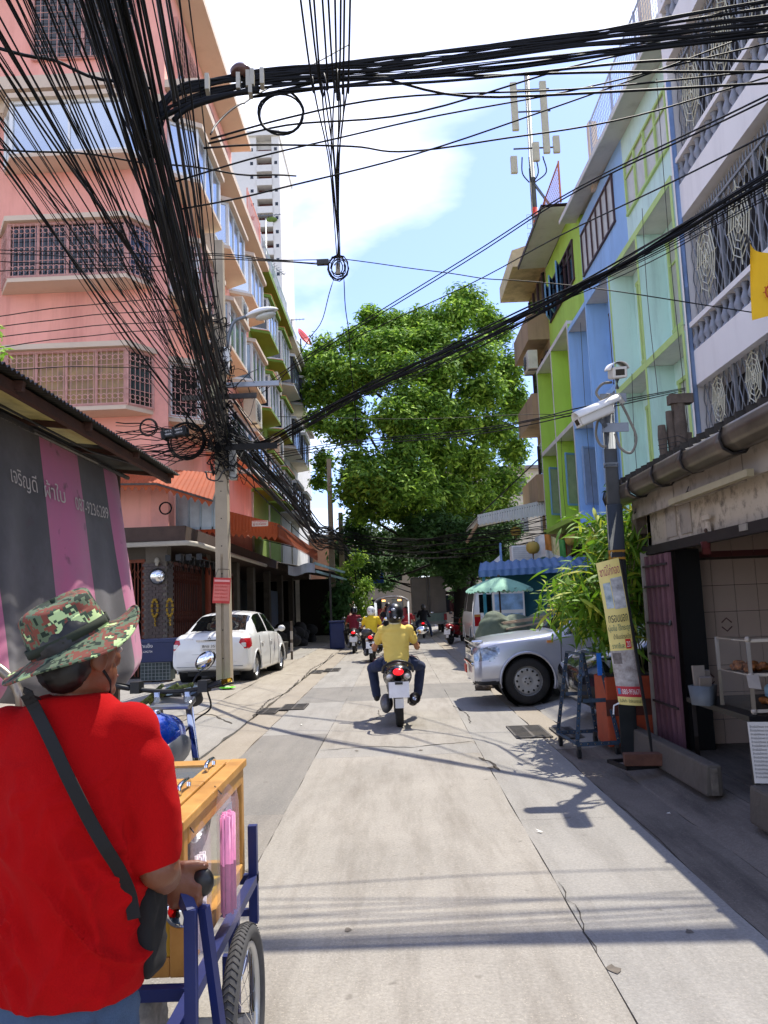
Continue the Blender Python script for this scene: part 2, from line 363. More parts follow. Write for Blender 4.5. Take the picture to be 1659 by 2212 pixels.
def jag(x0, x1, y0, y1, j=0.008, step=0.35, seed=0):
    rr = random.Random(seed); p = []
    def edge(a, b):
        L = math.dist(a, b); n = max(1, int(L / step))
        for i in range(n):
            t = i / n; q = [a[0] + (b[0] - a[0]) * t, a[1] + (b[1] - a[1]) * t]
            if i: q[0] += rr.uniform(-j, j); q[1] += rr.uniform(-j, j)
            p.append(q)
    e = [(x0, y0), (x1, y0), (x1, y1), (x0, y1)]
    for i in range(4): edge(e[i], e[(i + 1) % 4])
    return p
def slab(name, parent, mat, x0, x1, y0, y1, z=0.0, th=0.03, zf=None, j=0.004, seed=None, gap=0.0015, loc=None):
    seed = seed if seed is not None else int((x0 * 37 + y0 * 91) * 10)
    pl = jag(x0 + gap, x1 - gap, y0 + gap, y1 - gap, j, seed=seed)
    f = zf or (lambda x, y: z); b = MB(); n = len(pl)
    b.add([(x, y, f(x, y)) for x, y in pl] + [(x, y, f(x, y) - th) for x, y in pl], [tuple(range(n))] + [((i + 1) % n, i, n + i, n + (i + 1) % n) for i in range(n)])
    o = b.build(name, mat, parent)
    return o
ys = [-4, 8.55, 9.12, 13.6, 16.1, 22.5, 30, 40, 52, 74]
for i in range(len(ys) - 1):
    a, b_ = ys[i], ys[i + 1]
    mm = m_asph2 if a == 13.6 else (m_conc2 if a in (8.55, 40) else m_conc)
    slab('slab', road, mm, -0.93, 0.82, a, b_, j=0.006)
for a, b_, mm in ((-4, 5.9, m_conc2), (5.9, 13.6, m_conc2), (13.6, 16.1, m_asph2), (16.1, 24, m_conc), (24, 36, m_conc2), (36, 74, m_conc)):
    slab('slab', road, mm, 0.82, 1.61, a, b_)
for a, b_, mm in ((-4, 6.3, m_asph), (6.3, 10.2, m_asph2), (10.2, 13.6, m_conc2), (13.6, 16.1, m_asph2), (16.1, 24, m_conc2), (24, 36, m_conc), (36, 74, m_conc2)):
    slab('slab', road, mm, -1.76, -0.93, a, b_, j=0.008)
# broken spots and cracks in the slabs
m_crk = M('crack grit', '#3d372f', 0.95, var=0.3, scale=20)
def crack(parent, pts, w=0.012, z=0.004, seed=1, mat=None, name='crack'):
    rr = random.Random(seed); P = []
    for i in range(len(pts) - 1):
        a, b = Vector((*pts[i], 0)), Vector((*pts[i + 1], 0)); n = max(2, int((b - a).length / 0.08))
        for k in range(n): P.append(a.lerp(b, k / n) + Vector((rr.uniform(-1, 1), rr.uniform(-1, 1), 0)) * 0.018)
    P.append(Vector((*pts[-1], 0))); vs = []; fs = []
    for i, p in enumerate(P):
        d = (P[min(i + 1, len(P) - 1)] - P[max(i - 1, 0)]).normalized(); nrm = Vector((-d.y, d.x, 0)); ww = w * rr.uniform(0.3, 1.0) * (0.25 if i in (0, len(P) - 1) else 1)
        zz_ = z(p.x, p.y) if callable(z) else z
        vs += [(p.x + nrm.x * ww, p.y + nrm.y * ww, zz_), (p.x - nrm.x * ww, p.y - nrm.y * ww, zz_)]
    for i in range(len(P) - 1): fs.append((2 * i, 2 * i + 1, 2 * i + 3, 2 * i + 2))
    b = MB(); b.add(vs, fs); return b.build(name, mat or m_crk, parent)
crack(road, [(-0.9, 9.0), (-0.4, 9.15), (0.1, 9.0), (0.8, 9.25)], 0.012, seed=3)
crack(road, [(0.78, 8.3), (0.88, 7.9), (0.9, 7.6)], 0.022, seed=4)
crack(road, [(0.83, 4.6), (0.84, 4.1), (0.82, 3.7)], 0.004, seed=5)
crack(road, [(-0.15, 12.9), (-0.35, 12.2), (-0.3, 11.6), (-0.5, 10.9)], 0.008, seed=6)
crack(road, [(0.82, 12.5), (0.95, 11.5), (0.9, 10.6)], 0.012, seed=8)
for k, (x, y, s) in enumerate([(-0.95, 5.0, 0.03), (0.2, 8.8, 0.03), (0.85, 3.55, 0.03), (1.3, 3.9, 0.02), (-0.5, 8.9, 0.025), (0.84, 7.75, 0.04), (-0.3, 4.05, 0.02)]):
    rr = random.Random(k); b = MB(); n = 9
    b.add([(x + s * rr.uniform(.5, 1.2) * math.cos(6.283 * i / n), y + s * 1.4 * rr.uniform(.5, 1.2) * math.sin(6.283 * i / n), 0.004) for i in range(n)], [tuple(range(n))])
    b.build('chipped_spot', m_dark, road)
# litter
for k, (x, y) in enumerate([(-1.35, 11.0), (-1.2, 17.2), (0.9, 5.6), (1.9, 5.9), (-0.2, 14.9)]):
    rr = random.Random(40 + k); b = MB(); b.add([(x + rr.uniform(-.03, .03), y + rr.uniform(-.05, .05), 0.006 + rr.uniform(0, .012)) for _ in range(4)], [(0, 1, 2), (0, 2, 3)])
    tag(b.build('paper_scrap', M('scrap paper', '#e8e4da', 0.8)), ['tiny pale paper scrap beside the double drain grate', 'tiny pale scrap on grey slab ahead of scooter', 'tiny scrap on the sunny slab before the leaning shack', 'tiny scrap on the shaded apron by the shack', 'tiny scrap on the dark asphalt band'][k], 'litter')
# right gutter and apron (in the shade of the shack)
apron = tag(MB().box(1.62, 7.5, -4, 75, -0.04, -0.02).build('apron_base', m_dark), kind='structure'); apron.name = 'pavement'
zr = lambda x, y: 0.0 - 0.02 * max(0, 1 - abs(x - 1.82) / 0.2) + max(0, min(1, (x - 1.98) / 0.25)) * 0.09
for a, b_ in ((-4, 5.0), (5.0, 8.6), (8.6, 12), (12, 20), (20, 34), (34, 60)):
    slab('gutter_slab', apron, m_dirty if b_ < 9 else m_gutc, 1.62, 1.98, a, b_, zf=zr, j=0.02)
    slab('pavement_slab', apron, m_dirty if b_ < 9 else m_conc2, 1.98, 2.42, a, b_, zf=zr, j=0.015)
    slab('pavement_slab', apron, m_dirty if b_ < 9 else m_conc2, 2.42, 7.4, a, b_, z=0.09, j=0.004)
# left gutter and pavement
lwalk = tag(MB().box(-12, -1.78, -4, 75, -0.04, -0.03).build('left_pavement_base', m_dark), kind='structure'); lwalk.name = 'pavement_left'
zl = lambda x, y: -0.012 + 0.012 * max(0, min(1, (-1.78 - x) / .2)) + max(0, min(1, (-2.15 - x) / 0.9)) * 0.11
for a, b_ in ((-4, 3), (3, 8.2), (8.2, 12.2), (12.2, 17.5), (17.5, 24), (24, 31), (31, 60)):
    slab('gutter_slab', lwalk, m_gutc, -2.17, -1.78, a, b_, zf=zl, j=0.012)
rr = random.Random(5)
for a, b_ in ((-4, 4.5), (4.5, 8.9), (8.9, 11.7), (11.7, 13.2), (13.2, 15.1), (15.1, 19), (19, 24), (24, 31), (31, 45), (45, 60)):
    x = -2.2
    for x1 in (-3.0, -4.2, -5.6):
        n = 6; vs = []; fs = []
        slab('pavement_slab', lwalk, m_walk if (a + x1) % 2 < 1.2 else m_conc2, x1, x, a, b_, zf=zl, j=0.025 if x == -2.2 else 0.012, gap=0.004)
        x = x1
slab('pavement_slab', lwalk, m_walk, -12, -5.6, -4, 18.9, z=0.098)
crack(lwalk, [(-2.35, 11.2), (-2.8, 11.9), (-3.3, 11.5), (-3.9, 11.8)], 0.03, z=lambda x, y: zl(x, y) + 0.004, seed=11)
crack(lwalk, [(-2.2, 12.0), (-2.3, 14), (-2.15, 15.4), (-2.25, 18)], 0.018, z=lambda x, y: zl(x, y) + 0.005, seed=12)
crack(lwalk, [(-3.8, 13.2), (-3.9, 14.0), (-4.3, 14.6)], 0.012, z=lambda x, y: zl(x, y) + 0.004, seed=13)
crack(lwalk, [(-2.2, 18), (-2.3, 21), (-2.2, 24), (-2.3, 28)], 0.02, z=lambda x, y: zl(x, y) + 0.005, seed=14)
# drain grates
m_iron = M('cast iron grate', '#4a4744', 0.6, 0.5, var=0.25, scale=12, dirt=0.5, dirtcol='#7a7062')
def grate(label, x, y, sx, sy, z):
    g = thing('drain_grate', label, 'drain grate', (x, y, z))
    MB().box(-sx / 2, sx / 2, -sy / 2, sy / 2, 0.002, 0.005).build('pit', M('black pit', '#090807', 1.0, var=0), g)
    b = MB(); t = 0.025
    b.box(-sx / 2, sx / 2, -sy / 2, -sy / 2 + t, .004, .014).box(-sx / 2, sx / 2, sy / 2 - t, sy / 2, .004, .014).box(-sx / 2, -sx / 2 + t, -sy / 2 + t, sy / 2 - t, .004, .0135).box(sx / 2 - t, sx / 2, -sy / 2 + t, sy / 2 - t, .004, .0135)
    b.build('frame', m_iron, g)
    n = max(3, int(sy / 0.055))
    for i in range(n):
        yy = -sy / 2 + t + (sy - 2 * t) * (i + .5) / n
        MB().box(-sx / 2 + t, sx / 2 - t, yy - .013, yy + .013, .004, .012).build('bar', m_iron, g)
    MB().box(-.015, .015, -sy / 2 + t, sy / 2 - t, .003, .0128).build('rib', m_iron, g)
grate('dark iron drain grate in the gutter behind the angle iron cart', 1.52, 9.75, 0.42, 0.9, 0.001)
grate('iron drain grate under the wheels of the angle iron cart', 1.93, 9.55, 0.26, 0.8, 0.004)
grate('sunken drain grate at the kerb crack, nearer the wooden cart', -2.12, 12.65, 0.4, 0.72, -0.002)
grate('sunken drain grate at the kerb crack, nearer the scooter', -1.72, 13.05, 0.4, 0.72, 0.002)
grate('far drain grate in the gutter beside the white sedan', -2.12, 20.2, 0.4, 1.0, -0.002)
grate('far drain grate beside it towards the road middle', -1.72, 20.6, 0.4, 1.0, 0.002)
# ------------------------------------------------------------------ left side: pink corner block, green block, grey block, tower
m_pink = M('salmon wall paint', '#f5ad9a', 0.85, var=0.08, scale=0.6, dirt=0.55, dirtcol='#c98070', dscale=1.6, streak=True, bump=0.05)
m_cream = M('cream soffit paint', '#d9c3aa', 0.8, var=0.06, scale=1.0, dirt=0.25, dirtcol='#a58c74')
m_greenw = M('moss green wall paint', '#7f9a3c', 0.85, var=0.08, scale=0.7, dirt=0.3, dirtcol='#5c7030', streak=True)
m_greyw = M('pale grey wall paint', '#b9bab6', 0.85, var=0.08, scale=0.7, dirt=0.4, dirtcol='#83837e', streak=True)
m_white = M('white painted metal', '#e9e9e6', 0.5, var=0.04)
m_glass = M('sky reflecting window glass', '#8f9aa0', 0.12, 0.6, var=0.35, scale=0.9)
m_glassw = M('bright tinted window glass', '#cfd6da', 0.09, 0.8, var=0.08, scale=0.5)
m_glassd = M('dark window glass', '#171b1e', 0.07, 0.0, var=0.3, scale=1.2, spec=0.8)
m_curtain = M('tan curtain behind glass', '#b08a4c', 0.35, 0.0, var=0.25, scale=3.0, col2='#7d5f33', spec=0.7)
m_pinkbar = M('pale pink grille paint', '#d9a598', 0.6, var=0.1)
m_trimo = M('orange trim paint', '#d9864f', 0.8, var=0.1)
m_terra = M('salmon trim paint', '#e8a292', 0.8, var=0.08)
def quad(mb, a, b, c, d): return mb.add([a, b, c, d], [(0, 1, 2, 3)])
def grille_panel(mb, P, wd, ht, nb=6, ring=True, rad=0.009):
    """wrought bars with scrolls in the plane P(s, t)"""
    for i in range(nb + 1): mb.tube([P(wd * i / nb, 0), P(wd * i / nb, ht)], rad, 4)
    for t in (0.0, 0.28, 0.72, 1.0): mb.tube([P(0, ht * t), P(wd, ht * t)], rad * 1.1, 4)
    if ring:
        for t in (0.14, 0.5, 0.86):
            for i in range(nb):
                c = (wd * (i + .5) / nb, ht * t); r = min(wd / nb * .48, ht * .13)
                mb.tube([P(c[0] + r * math.cos(k * .7854), c[1] + r * math.sin(k * .7854)) for k in range(8)], rad * .9, 4, closed=True)
def bay(parent, T, s0, s1, z0, z1, depth=0.7, ret=0.5, pans=3, mat_fr=None, mat_pane=None, mat_ret=None, soffit=None, hood=None, grille=None, flip=1):
    """bay window: frame (the window), panes, sill slab, hood slab, grilles. T(s, d, z)"""
    mat_fr = mat_fr or m_white
    out = [(s0 - ret, 0.0), (s0, depth), (s1, depth), (s1 + ret, 0.0)]
    fr = MB()
    for s, d in ((s0, depth), (s1, depth)): fr.obox(T(s, d - .03, (z0 + z1) / 2), (.09, .09, z1 - z0))
    for s, d in ((s0 - ret + .05, .06), (s1 + ret - .05, .06)): fr.obox(T(s, d, (z0 + z1) / 2), (.07, .07, z1 - z0))
    for i in range(1, pans): fr.obox(T(s0 + (s1 - s0) * i / pans, depth - .03, (z0 + z1) / 2), (.055, .055, z1 - z0))
    for k in range(3):
        a, b = out[k], out[k + 1]
        for z in (z0 + .04, z1 - .04): fr.bar(T(a[0], a[1] - .03, z), T(b[0], b[1] - .03, z), .06, .08)
    w = fr.build('window', mat_fr, parent)
    sg = MB(); sg.prism([T(s, d + (.05 if d else 0), z0 - .1) for s, d in out], (0, 0, .1)); sg.build('sill', soffit or m_cream, w, fix=True)
    hg = MB(); hg.prism([T(s0 - ret - .1, 0, z1), T(s0 - .06, depth + .14, z1), T(s1 + .06, depth + .14, z1), T(s1 + ret + .1, 0, z1)], (0, 0, .13)); hg.build('hood', hood or soffit or m_cream, w, fix=True)
    segs = [(out[0], out[1], mat_ret or mat_pane)] + [((s0 + (s1 - s0) * i / pans, depth), (s0 + (s1 - s0) * (i + 1) / pans, depth), mat_pane) for i in range(pans)] + [(out[2], out[3], mat_ret or mat_pane)]
    for a, b, mm in segs:
        da = .035
        quad(MB(), T(a[0], a[1] - da, z0 + .05), T(b[0], b[1] - da, z0 + .05), T(b[0], b[1] - da, z1 - .05), T(a[0], a[1] - da, z1 - .05)).build('pane', mm or m_glass, w)
    if grille:
        for a, b, _ in segs[:-1] if grille == 'near' else segs:
            L = math.dist(a, b)
            def P(s, t, a=a, b=b, L=L): return T(a[0] + (b[0] - a[0]) * s / L, a[1] + (b[1] - a[1]) * s / L + .06, z0 + .04 + t)
            g = MB(); grille_panel(g, P, L - .04, z1 - z0 - .1, nb=max(3, int(L / .14))); g.build('grille', m_pinkbar, w)
    return w
XF = -5.5
TS = lambda s, d, z: Vector((XF + d, s, z))               # street front, s runs along the street
TF = lambda s, d, z: Vector((s, 19.0 - d, z))             # front towards the camera, s runs along x
Z1, Z2, Z3 = 6.45, 9.72, 12.95
pinkb = thing('corner_building', 'salmon pink corner shophouse block with cream bay windows', 'building', (0, 0, 0))
b = MB(); b.box(-13, XF, 19.0, 30.5, 3.65, 15.2); b.box(-13, XF, 19.0, 27.6, 15.2, 18.62); b.build('wall', m_pink, pinkb)
b = MB(); b.box(-5.86, -5.44, 18.93, 18.999, 3.66, 15.0); b.build('corner_pier', m_terra, pinkb)
b = MB(); b.box(-13, XF - .35, 18.45, 18.998, 14.95, 15.3); b.box(-13.0, XF + .02, 18.9, 18.997, 14.62, 14.95); b.build('cornice', m_cream, pinkb)
b = MB(); b.box(XF + .003, -4.62, 19.0, 30.5, 15.2, 15.42); b.build('canopy_slab', m_cream, pinkb)
b = MB(); b.box(-13, -4.75, 18.3, 27.6, 18.63, 18.85); b.build('eave', m_cream, pinkb)
b = MB(); b.box(-13, XF - .1, 18.9, 27.4, 18.86, 19.3); b.build('parapet', m_pink, pinkb)
for zb, gl, rt in ((Z1, m_curtain, m_glassd), (Z2, m_glassd, m_glassd), (Z3, m_glassw, m_glassw)):
    for x1 in (-6.25,):
        bay(pinkb, TF, -9.15, x1, zb + .12, zb + 1.55, pans=4 if zb != Z3 else 2, mat_fr=m_pinkbar if zb != Z3 else m_white, mat_pane=gl, mat_ret=rt, soffit=m_cream, grille=None if zb == Z3 else 'all')
    bay(pinkb, TF, -13.2, -10.3, zb + .12, zb + 1.55, pans=3, mat_pane=gl, mat_ret=rt, soffit=m_cream)
U0, UP = 18.9, 3.85
for i in range(3):
    y0 = U0 + UP * i
    for zb in (Z1, Z2, Z3):
        g = 'all' if (zb < Z3 and i == 0) else None
        gl = m_glass if zb == Z3 or i > 0 else m_glassd
        bay(pinkb, TS, y0 + .72, y0 + 3.32, zb, zb + 1.42, depth=.7, pans=3, mat_pane=gl, mat_ret=m_glassw if zb == Z3 else m_glassd if i == 0 else m_glass, soffit=m_cream, grille=g)
# top floor barred windows
for x0, x1, zz0, zz1, T in ((-8.95, -6.3, 16.1, 17.9, TF), (19.9, 22.4, 15.9, 17.9, TS), (23.6, 26.4, 15.9, 17.9, TS)):
    f = MB(); f.box(0, 0, 0, 0, 0, 0)
    f = MB(); P = lambda s, t: T(x0 + s, .05, zz0 + t)
    for s in (0, (x1 - x0) / 2, x1 - x0): f.bar(P(s, 0), P(s, zz1 - zz0), .08, .06)
    for t in (0, zz1 - zz0): f.bar(P(0, t), P(x1 - x0, t), .08, .06)
    wdw = f.build('window', m_pinkbar, pinkb)
    quad(MB(), T(x0, .02, zz0), T(x1, .02, zz0), T(x1, .02, zz1), T(x0, .02, zz1)).build('pane', m_glassd, wdw)
    g = MB(); grille_panel(g, lambda s, t: T(x0 + s, .1, zz0 + t), x1 - x0, zz1 - zz0, nb=12, ring=False, rad=.012)
    for k in range(9): g.tube([T(x0, .1, zz0 + (zz1 - zz0) * (k + .5) / 9), T(x1, .1, zz0 + (zz1 - zz0) * (k + .5) / 9)], .008, 4)
    g.build('grille', m_pinkbar, wdw)
# roof terrace fence along the pink and green canopies
def wire_fence(parent, T, s0, s1, z0, z1, mat, step=.11, rad=.006, post=1.9):
    g = MB()
    for i in range(int((s1 - s0) / step)): g.tube([T(s0 + i * step, 0, z0), T(s0 + i * step, 0, z1)], rad, 3, caps=False)
    for i in range(int((z1 - z0) / step) + 1): g.tube([T(s0, 0, z0 + i * step), T(s1, 0, z0 + i * step)], rad, 3, caps=False)
    o = g.build('fence_mesh', mat, parent); 
    n = max(1, int((s1 - s0) / post))
    for i in range(n + 1):
        s = s0 + (s1 - s0) * i / n; q = MB(); q.bar(T(s, 0, z0), T(s, 0, z1 + .05), .05); q.build('fence_post', mat, parent)
    q = MB(); q.bar(T(s0, 0, z1), T(s1, 0, z1), .04); q.build('fence_rail', mat, parent)
wire_fence(pinkb, lambda s, d, z: Vector((-4.95, s, z)), 27.7, 30.4, 15.43, 17.2, m_pinkbar)
wire_fence(pinkb, lambda s, d, z: Vector((-5.2, s, z)), 19.2, 27.4, 18.86, 20.2, M('rusty mauve fence wire', '#a9727c', 0.7))
# ground storey of the pink block
m_brown = M('brown painted beam', '#4c3a30', 0.8, var=0.2, dirt=0.4)
m_gate = M('rust brown folding gate', '#5a2a1b', 0.6, 0.3, var=0.25, scale=8)
m_in = M('dim shop interior', '#0c0a09', 0.95, var=0.3, scale=1.5)  # near-black colour carries the shade of deep interiors
b = MB(); b.box(-13, XF + .6, 18.4, 30.5, 3.3, 3.64); b.build('floor_beam', m_brown, pinkb)
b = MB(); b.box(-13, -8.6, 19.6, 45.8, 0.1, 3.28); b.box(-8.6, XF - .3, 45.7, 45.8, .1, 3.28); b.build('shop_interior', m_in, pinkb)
b = MB(); b.box(-13, -6.0, 19.35, 19.5, 2.95, 3.29); b.box(-6.02, XF, 19.0, 19.35, 2.85, 3.29); b.build('lintel', M('stained plaster lintel', '#6d655a', 0.9, var=0.2, dirt=0.5), pinkb)
col = MB(); col.box(-6.06, XF - .02, 19.02, 19.5, 0.1, 2.85); col = col.build('brick_pier', M('dark mortar', '#6a6259', 0.95, var=0.2), pinkb)
mbk = MB().box(-.075, .075, -.012, .012, -.032, .032).mesh('brick', M('dark red glazed brick', '#3b2620', 0.4, var=0.35, scale=3))
for r in range(38):
    for k in range(4 if r % 2 else 3):
        x = -6.04 + (k if r % 2 else k + .5) * .16 + .02
        if x + .075 < XF - .02: inst('brick', mbk, col, (x, 19.012, .15 + r * .071))
    for k in range(3): inst('brick', mbk, col, (XF - .012, 19.1 + k * .16 + (.08 if r % 2 else 0), .15 + r * .071), (0, 0, math.pi / 2))
def fold_gate(parent, T, s0, s1, z0, z1, mat, step=.09):
    fr = MB(); 
    for s in (s0, s1): fr.bar(T(s, 0, z0), T(s, 0, z1), .1, .06)
    fr.bar(T(s0, 0, z1), T(s1, 0, z1), .1, .08)
    g = fr.build('folding_gate', mat, parent); n = int((s1 - s0) / step)
    for i in range(n): MB().bar(T(s0 + step * (i + .5), .02 * (i % 2), z0), T(s0 + step * (i + .5), .02 * (i % 2), z1), .022).build('gate_bar', mat, g)
    h = (z1 - z0 - .2)
    for zc in (z0 + .4, z0 + h * .55, z0 + h * .95):
        x = MB()
        for i in range(0, n - 2, 2): x.bar(T(s0 + step * (i + .5), .05, zc - .15), T(s0 + step * (i + 2.5), .05, zc + .15), .018, .008); x.bar(T(s0 + step * (i + .5), .06, zc + .15), T(s0 + step * (i + 2.5), .06, zc - .15), .018, .008)
        x.build('lattice', mat, g)
    return g
fold_gate(pinkb, lambda s, d, z: Vector((s, 19.25 - d, z)), -6.95, -6.1, .12, 2.9, M('orange brown folding gate', '#7a3a1e', .6, .2, var=.2))
fold_gate(pinkb, lambda s, d, z: Vector((XF - .1 + d, s, z)), 19.55, 22.6, .12, 2.85, m_gate)
fold_gate(pinkb, lambda s, d, z: Vector((XF - .1 + d, s, z)), 24.3, 27.0, .12, 2.85, m_gate)
b = MB(); b.box(-9.5, -6.98, 19.22, 19.4, .1, 2.94); b.build('wall_panel', m_brown, pinkb)
for y in (22.9, 27.3, 30.4, 34.2, 38.0, 42.0): MB().box(XF - .22, XF + .02, y, y + .5, .1, 3.29).build('pier', M('sooty plaster', '#5d564d', .9, var=.25, dirt=.6), pinkb)
b = MB(); b.tube([(XF + .1, 22.75, .3), (XF + .1, 22.75, 2.9), (XF + .1, 22.3, 3.1)], .09, 10); b.build('drain_pipe', M('rust red drain pipe', '#8a3d25', .6), pinkb)
b = MB(); b.tube([(-9, 18.3, 3.22), (XF + .66, 18.3, 3.22), (XF + .75, 19.0, 3.24), (XF + .75, 29, 3.24)], .06, 10); b.build('white_pipe', M('grubby white pipe', '#c9c1b2', .6, dirt=.4), pinkb)
# grey mezzanine window above the beam
for x0, x1 in ((-7.9, -6.6), (-5.3, -4.9)): pass
b = MB(); b.box(-9, -6.9, 18.9, 18.95, 3.7, 4.75); b.build('mezzanine_glass', m_glassd, pinkb)
f = MB()
for k in range(5): f.box(-5.45 + k * .3, -5.41 + k * .3, 19.6, 19.66, 3.66, 4.9)
f.box(-5.45, -4.2, 19.6, 19.66, 3.66, 3.72); fw = f.build('mezzanine_window', M('light blue grey frame', '#9fb0b8', .6), pinkb)
for k in range(4): quad(MB(), (-5.41 + k * .3, 19.63, 3.72), (-5.15 + k * .3, 19.63, 3.72), (-5.15 + k * .3, 19.63, 4.9), (-5.41 + k * .3, 19.63, 4.9)).build('pane', M('dusty louvre glass', '#aeb7b8', .3, var=.12, spec=.6), fw)
b = MB(); b.bar((-4.25, 19.4, 3.64), (-4.25, 19.4, 5.0), .08); b.build('mezzanine_post', M('blue grey post', '#7f94a3', .6), pinkb)

# green block (two bays) and grey block (two bays)
def block(name, label, y0, y1, mw, msof, mtrim, fr, units, z_top=15.42):
    t = thing(name, label, 'building')
    b = MB(); b.box(-13, XF, y0, y1, 3.65, 15.2); b.build('wall', mw, t)
    b = MB(); b.box(XF + .003, -4.64, y0 + .002, y1, 15.2, 15.42); b.build('canopy_slab', msof, t)
    b = MB(); b.box(-13, XF + .6, y0 + .002, y1, 3.3, 3.64); b.build('floor_beam', m_brown, t)
    for k, (a, c) in enumerate(units):
        for zb in (Z1, Z2, Z3):
            bay(t, TS, a, c, zb, zb + 1.42, pans=3, mat_pane=m_glass if zb > 9 else m_glassd, mat_fr=fr, soffit=msof, hood=msof, mat_ret=m_glassd)
            q = MB(); q.prism([TS(a - .5, 0, zb + 1.55), TS(a - .06, .85, zb + 1.55), TS(c, .85, zb + 1.55), TS(c + .4, 0, zb + 1.55)], (0, 0, .025)); q.build('hood_cap', mtrim, t, fix=True)
            q = MB(); q.prism([TS(a - .5, -.01, zb + .005), TS(a - .02, .77, zb + .005), TS(a - .02, .72, zb + .03), TS(a - .46, -.01, zb + .03)], (0, 0, .012))
            q.build('sill_cap', mtrim, t, fix=True)
    return t
m_gs = M('olive green soffit paint', '#6f8c2e', .85, var=.1, scale=.8, dirt=.3, dirtcol='#55702a')
greenb = block('green_building', 'moss green shophouse block between the pink and the grey block', 30.5, 38.2, m_greenw, m_gs, m_trimo, m_white, [(31.2, 33.8), (35.05, 37.65)])
greyb = block('grey_building', 'grey shophouse block at the far end of the bay window row', 38.2, 45.9, m_greyw, M('light grey soffit paint', '#c2c2bb', .8, var=.08), m_cream, M('dark window frame', '#3a3f45', .5), [(38.9, 41.5), (42.75, 45.35)])
wire_fence(greenb, lambda s, d, z: Vector((-4.95, s, z)), 30.6, 38.1, 15.43, 16.9, M('grey fence wire', '#b9c2c8', .5, .2))
wire_fence(greyb, lambda s, d, z: Vector((-4.95, s, z)), 38.4, 42.0, 15.43, 16.5, MATS['grey fence wire'])
MB().tube([(-5.2, 42.2, 15.4), (-5.2, 42.2, 16.3), (-5.0, 42.6, 16.5), (-4.9, 43.5, 16.5), (-4.9, 43.5, 15.5)], .07, 8).build('roof_pipe', m_white, greyb)
for t, y in ((pinkb, 30.35), (greenb, 34.4), (greenb, 38.05), (greyb, 41.8)):
    MB().tube([(XF + .07, y, 3.7), (XF + .07, y, 6.2)], .04, 8).build('drain_pipe', M('cream drain pipe', '#d8d5c4', .5), t)
# dish, antennas, air conditioners
d = thing('satellite_dish', 'red satellite dish on the roof edge above the tree', 'satellite dish', (-4.75, 42.4, 15.45))
m3 = Matrix.Rotation(R(58), 3, 'Y') @ Matrix.Rotation(R(20), 3, 'X')
MB().lathe([(0.001, 0), (.2, .02), (.42, .09), (.58, .18)], (.1, 0, 1.1), m3, 22).build('dish', M('red dish enamel', '#c3202c', .45), d, thick=.02)
MB().cyl((0, 0, 0), (0, 0, 1.1), .035).cyl((.1, 0, 1.1), (.62, .1, 1.3), .015).ell((.64, .1, 1.32), .05).build('mast', m_iron, d)
def yagi(label, x, y, z, h, rz, tilt=0.0):
    t = thing('tv_antenna', label, 'antenna', (x, y, z), rz); mm = M('grey aluminium rod', '#6d7178', .4, .7)
    MB().cyl((0, 0, 0), (0, 0, h), .03).build('mast', mm, t)
    MB().bar((-.7, 0, h - .1), (.7, 0, h - .1 + tilt), .03).build('boom', mm, t)
    for k in range(8): MB().cyl((-.65 + k * .18, -.3 + .02 * k, h - .1 + tilt * k / 8), (-.65 + k * .18, .3 - .02 * k, h - .1 + tilt * k / 8), .011, n=5).build('element', mm, t)
yagi('tv antenna on the roof edge nearest the white tower', -5.1, 33.0, 15.42, 3.4, .5, .4); yagi('second tv antenna on the green block roof', -5.2, 36.2, 15.42, 2.7, 1.0, -.2); yagi('low tv antenna beside the roof pipe and red dish', -5.0, 40.6, 15.42, 1.6, .1, .1)
m_ac = M('cream air conditioner casing', '#d7d2bf', .5, var=.06, dirt=.3)
def aircon(label, x, y, z, rz=0, s=1.0):
    t = thing('air_conditioner', label, 'air conditioner', (x, y, z), rz, 'air conditioner outdoor units')
    MB().box(-.16, .16, -.42, .42, 0, .62).build('casing', m_ac, t, bevel=.02)
    MB().lathe([(.24, 0), (.22, .02), (.02, .02)], (.165, -.1, .31), Matrix.Rotation(math.pi / 2, 3, 'Y'), 20).build('fan_grille', M('dark fan grille', '#4b4d4d', .6), t)
    g = MB()
    for k in range(7): g.box(.162, .175, -.4, .2, .06 + k * .08, .07 + k * .08)
    for k in range(6): g.box(-.13 + k * .05, -.12 + k * .05, -.432, -.421, .05, .58)
    for k in range(7): g.box(-.15, .15, -.434, -.4215, .05 + k * .085, .06 + k * .085)
    g.build('guard', m_ac, t)
    q = MB(); q.bar((-.3, -.3, -.02), (.16, -.3, -.02), .03).bar((-.3, .3, -.02), (.16, .3, -.02), .03).build('bracket', m_iron, t)
    t.scale = (s, s, s)
aircon('air conditioner under the top bay nearest the pole', -5.05, 22.3, 11.7, 0, 1.35); aircon('air conditioner below the second pink bay', -5.05, 26.4, 11.5, 0, 1.3)
aircon('air conditioner with square guard under the green bay', -5.05, 34.3, 11.2, 0, 1.35); aircon('large air conditioner beside the cable bundle over the lamp', -5.05, 28.6, 8.4, 0, 1.5)
aircon('air conditioner below the middle green bay', -5.05, 34.5, 8.3, 0, 1.4)
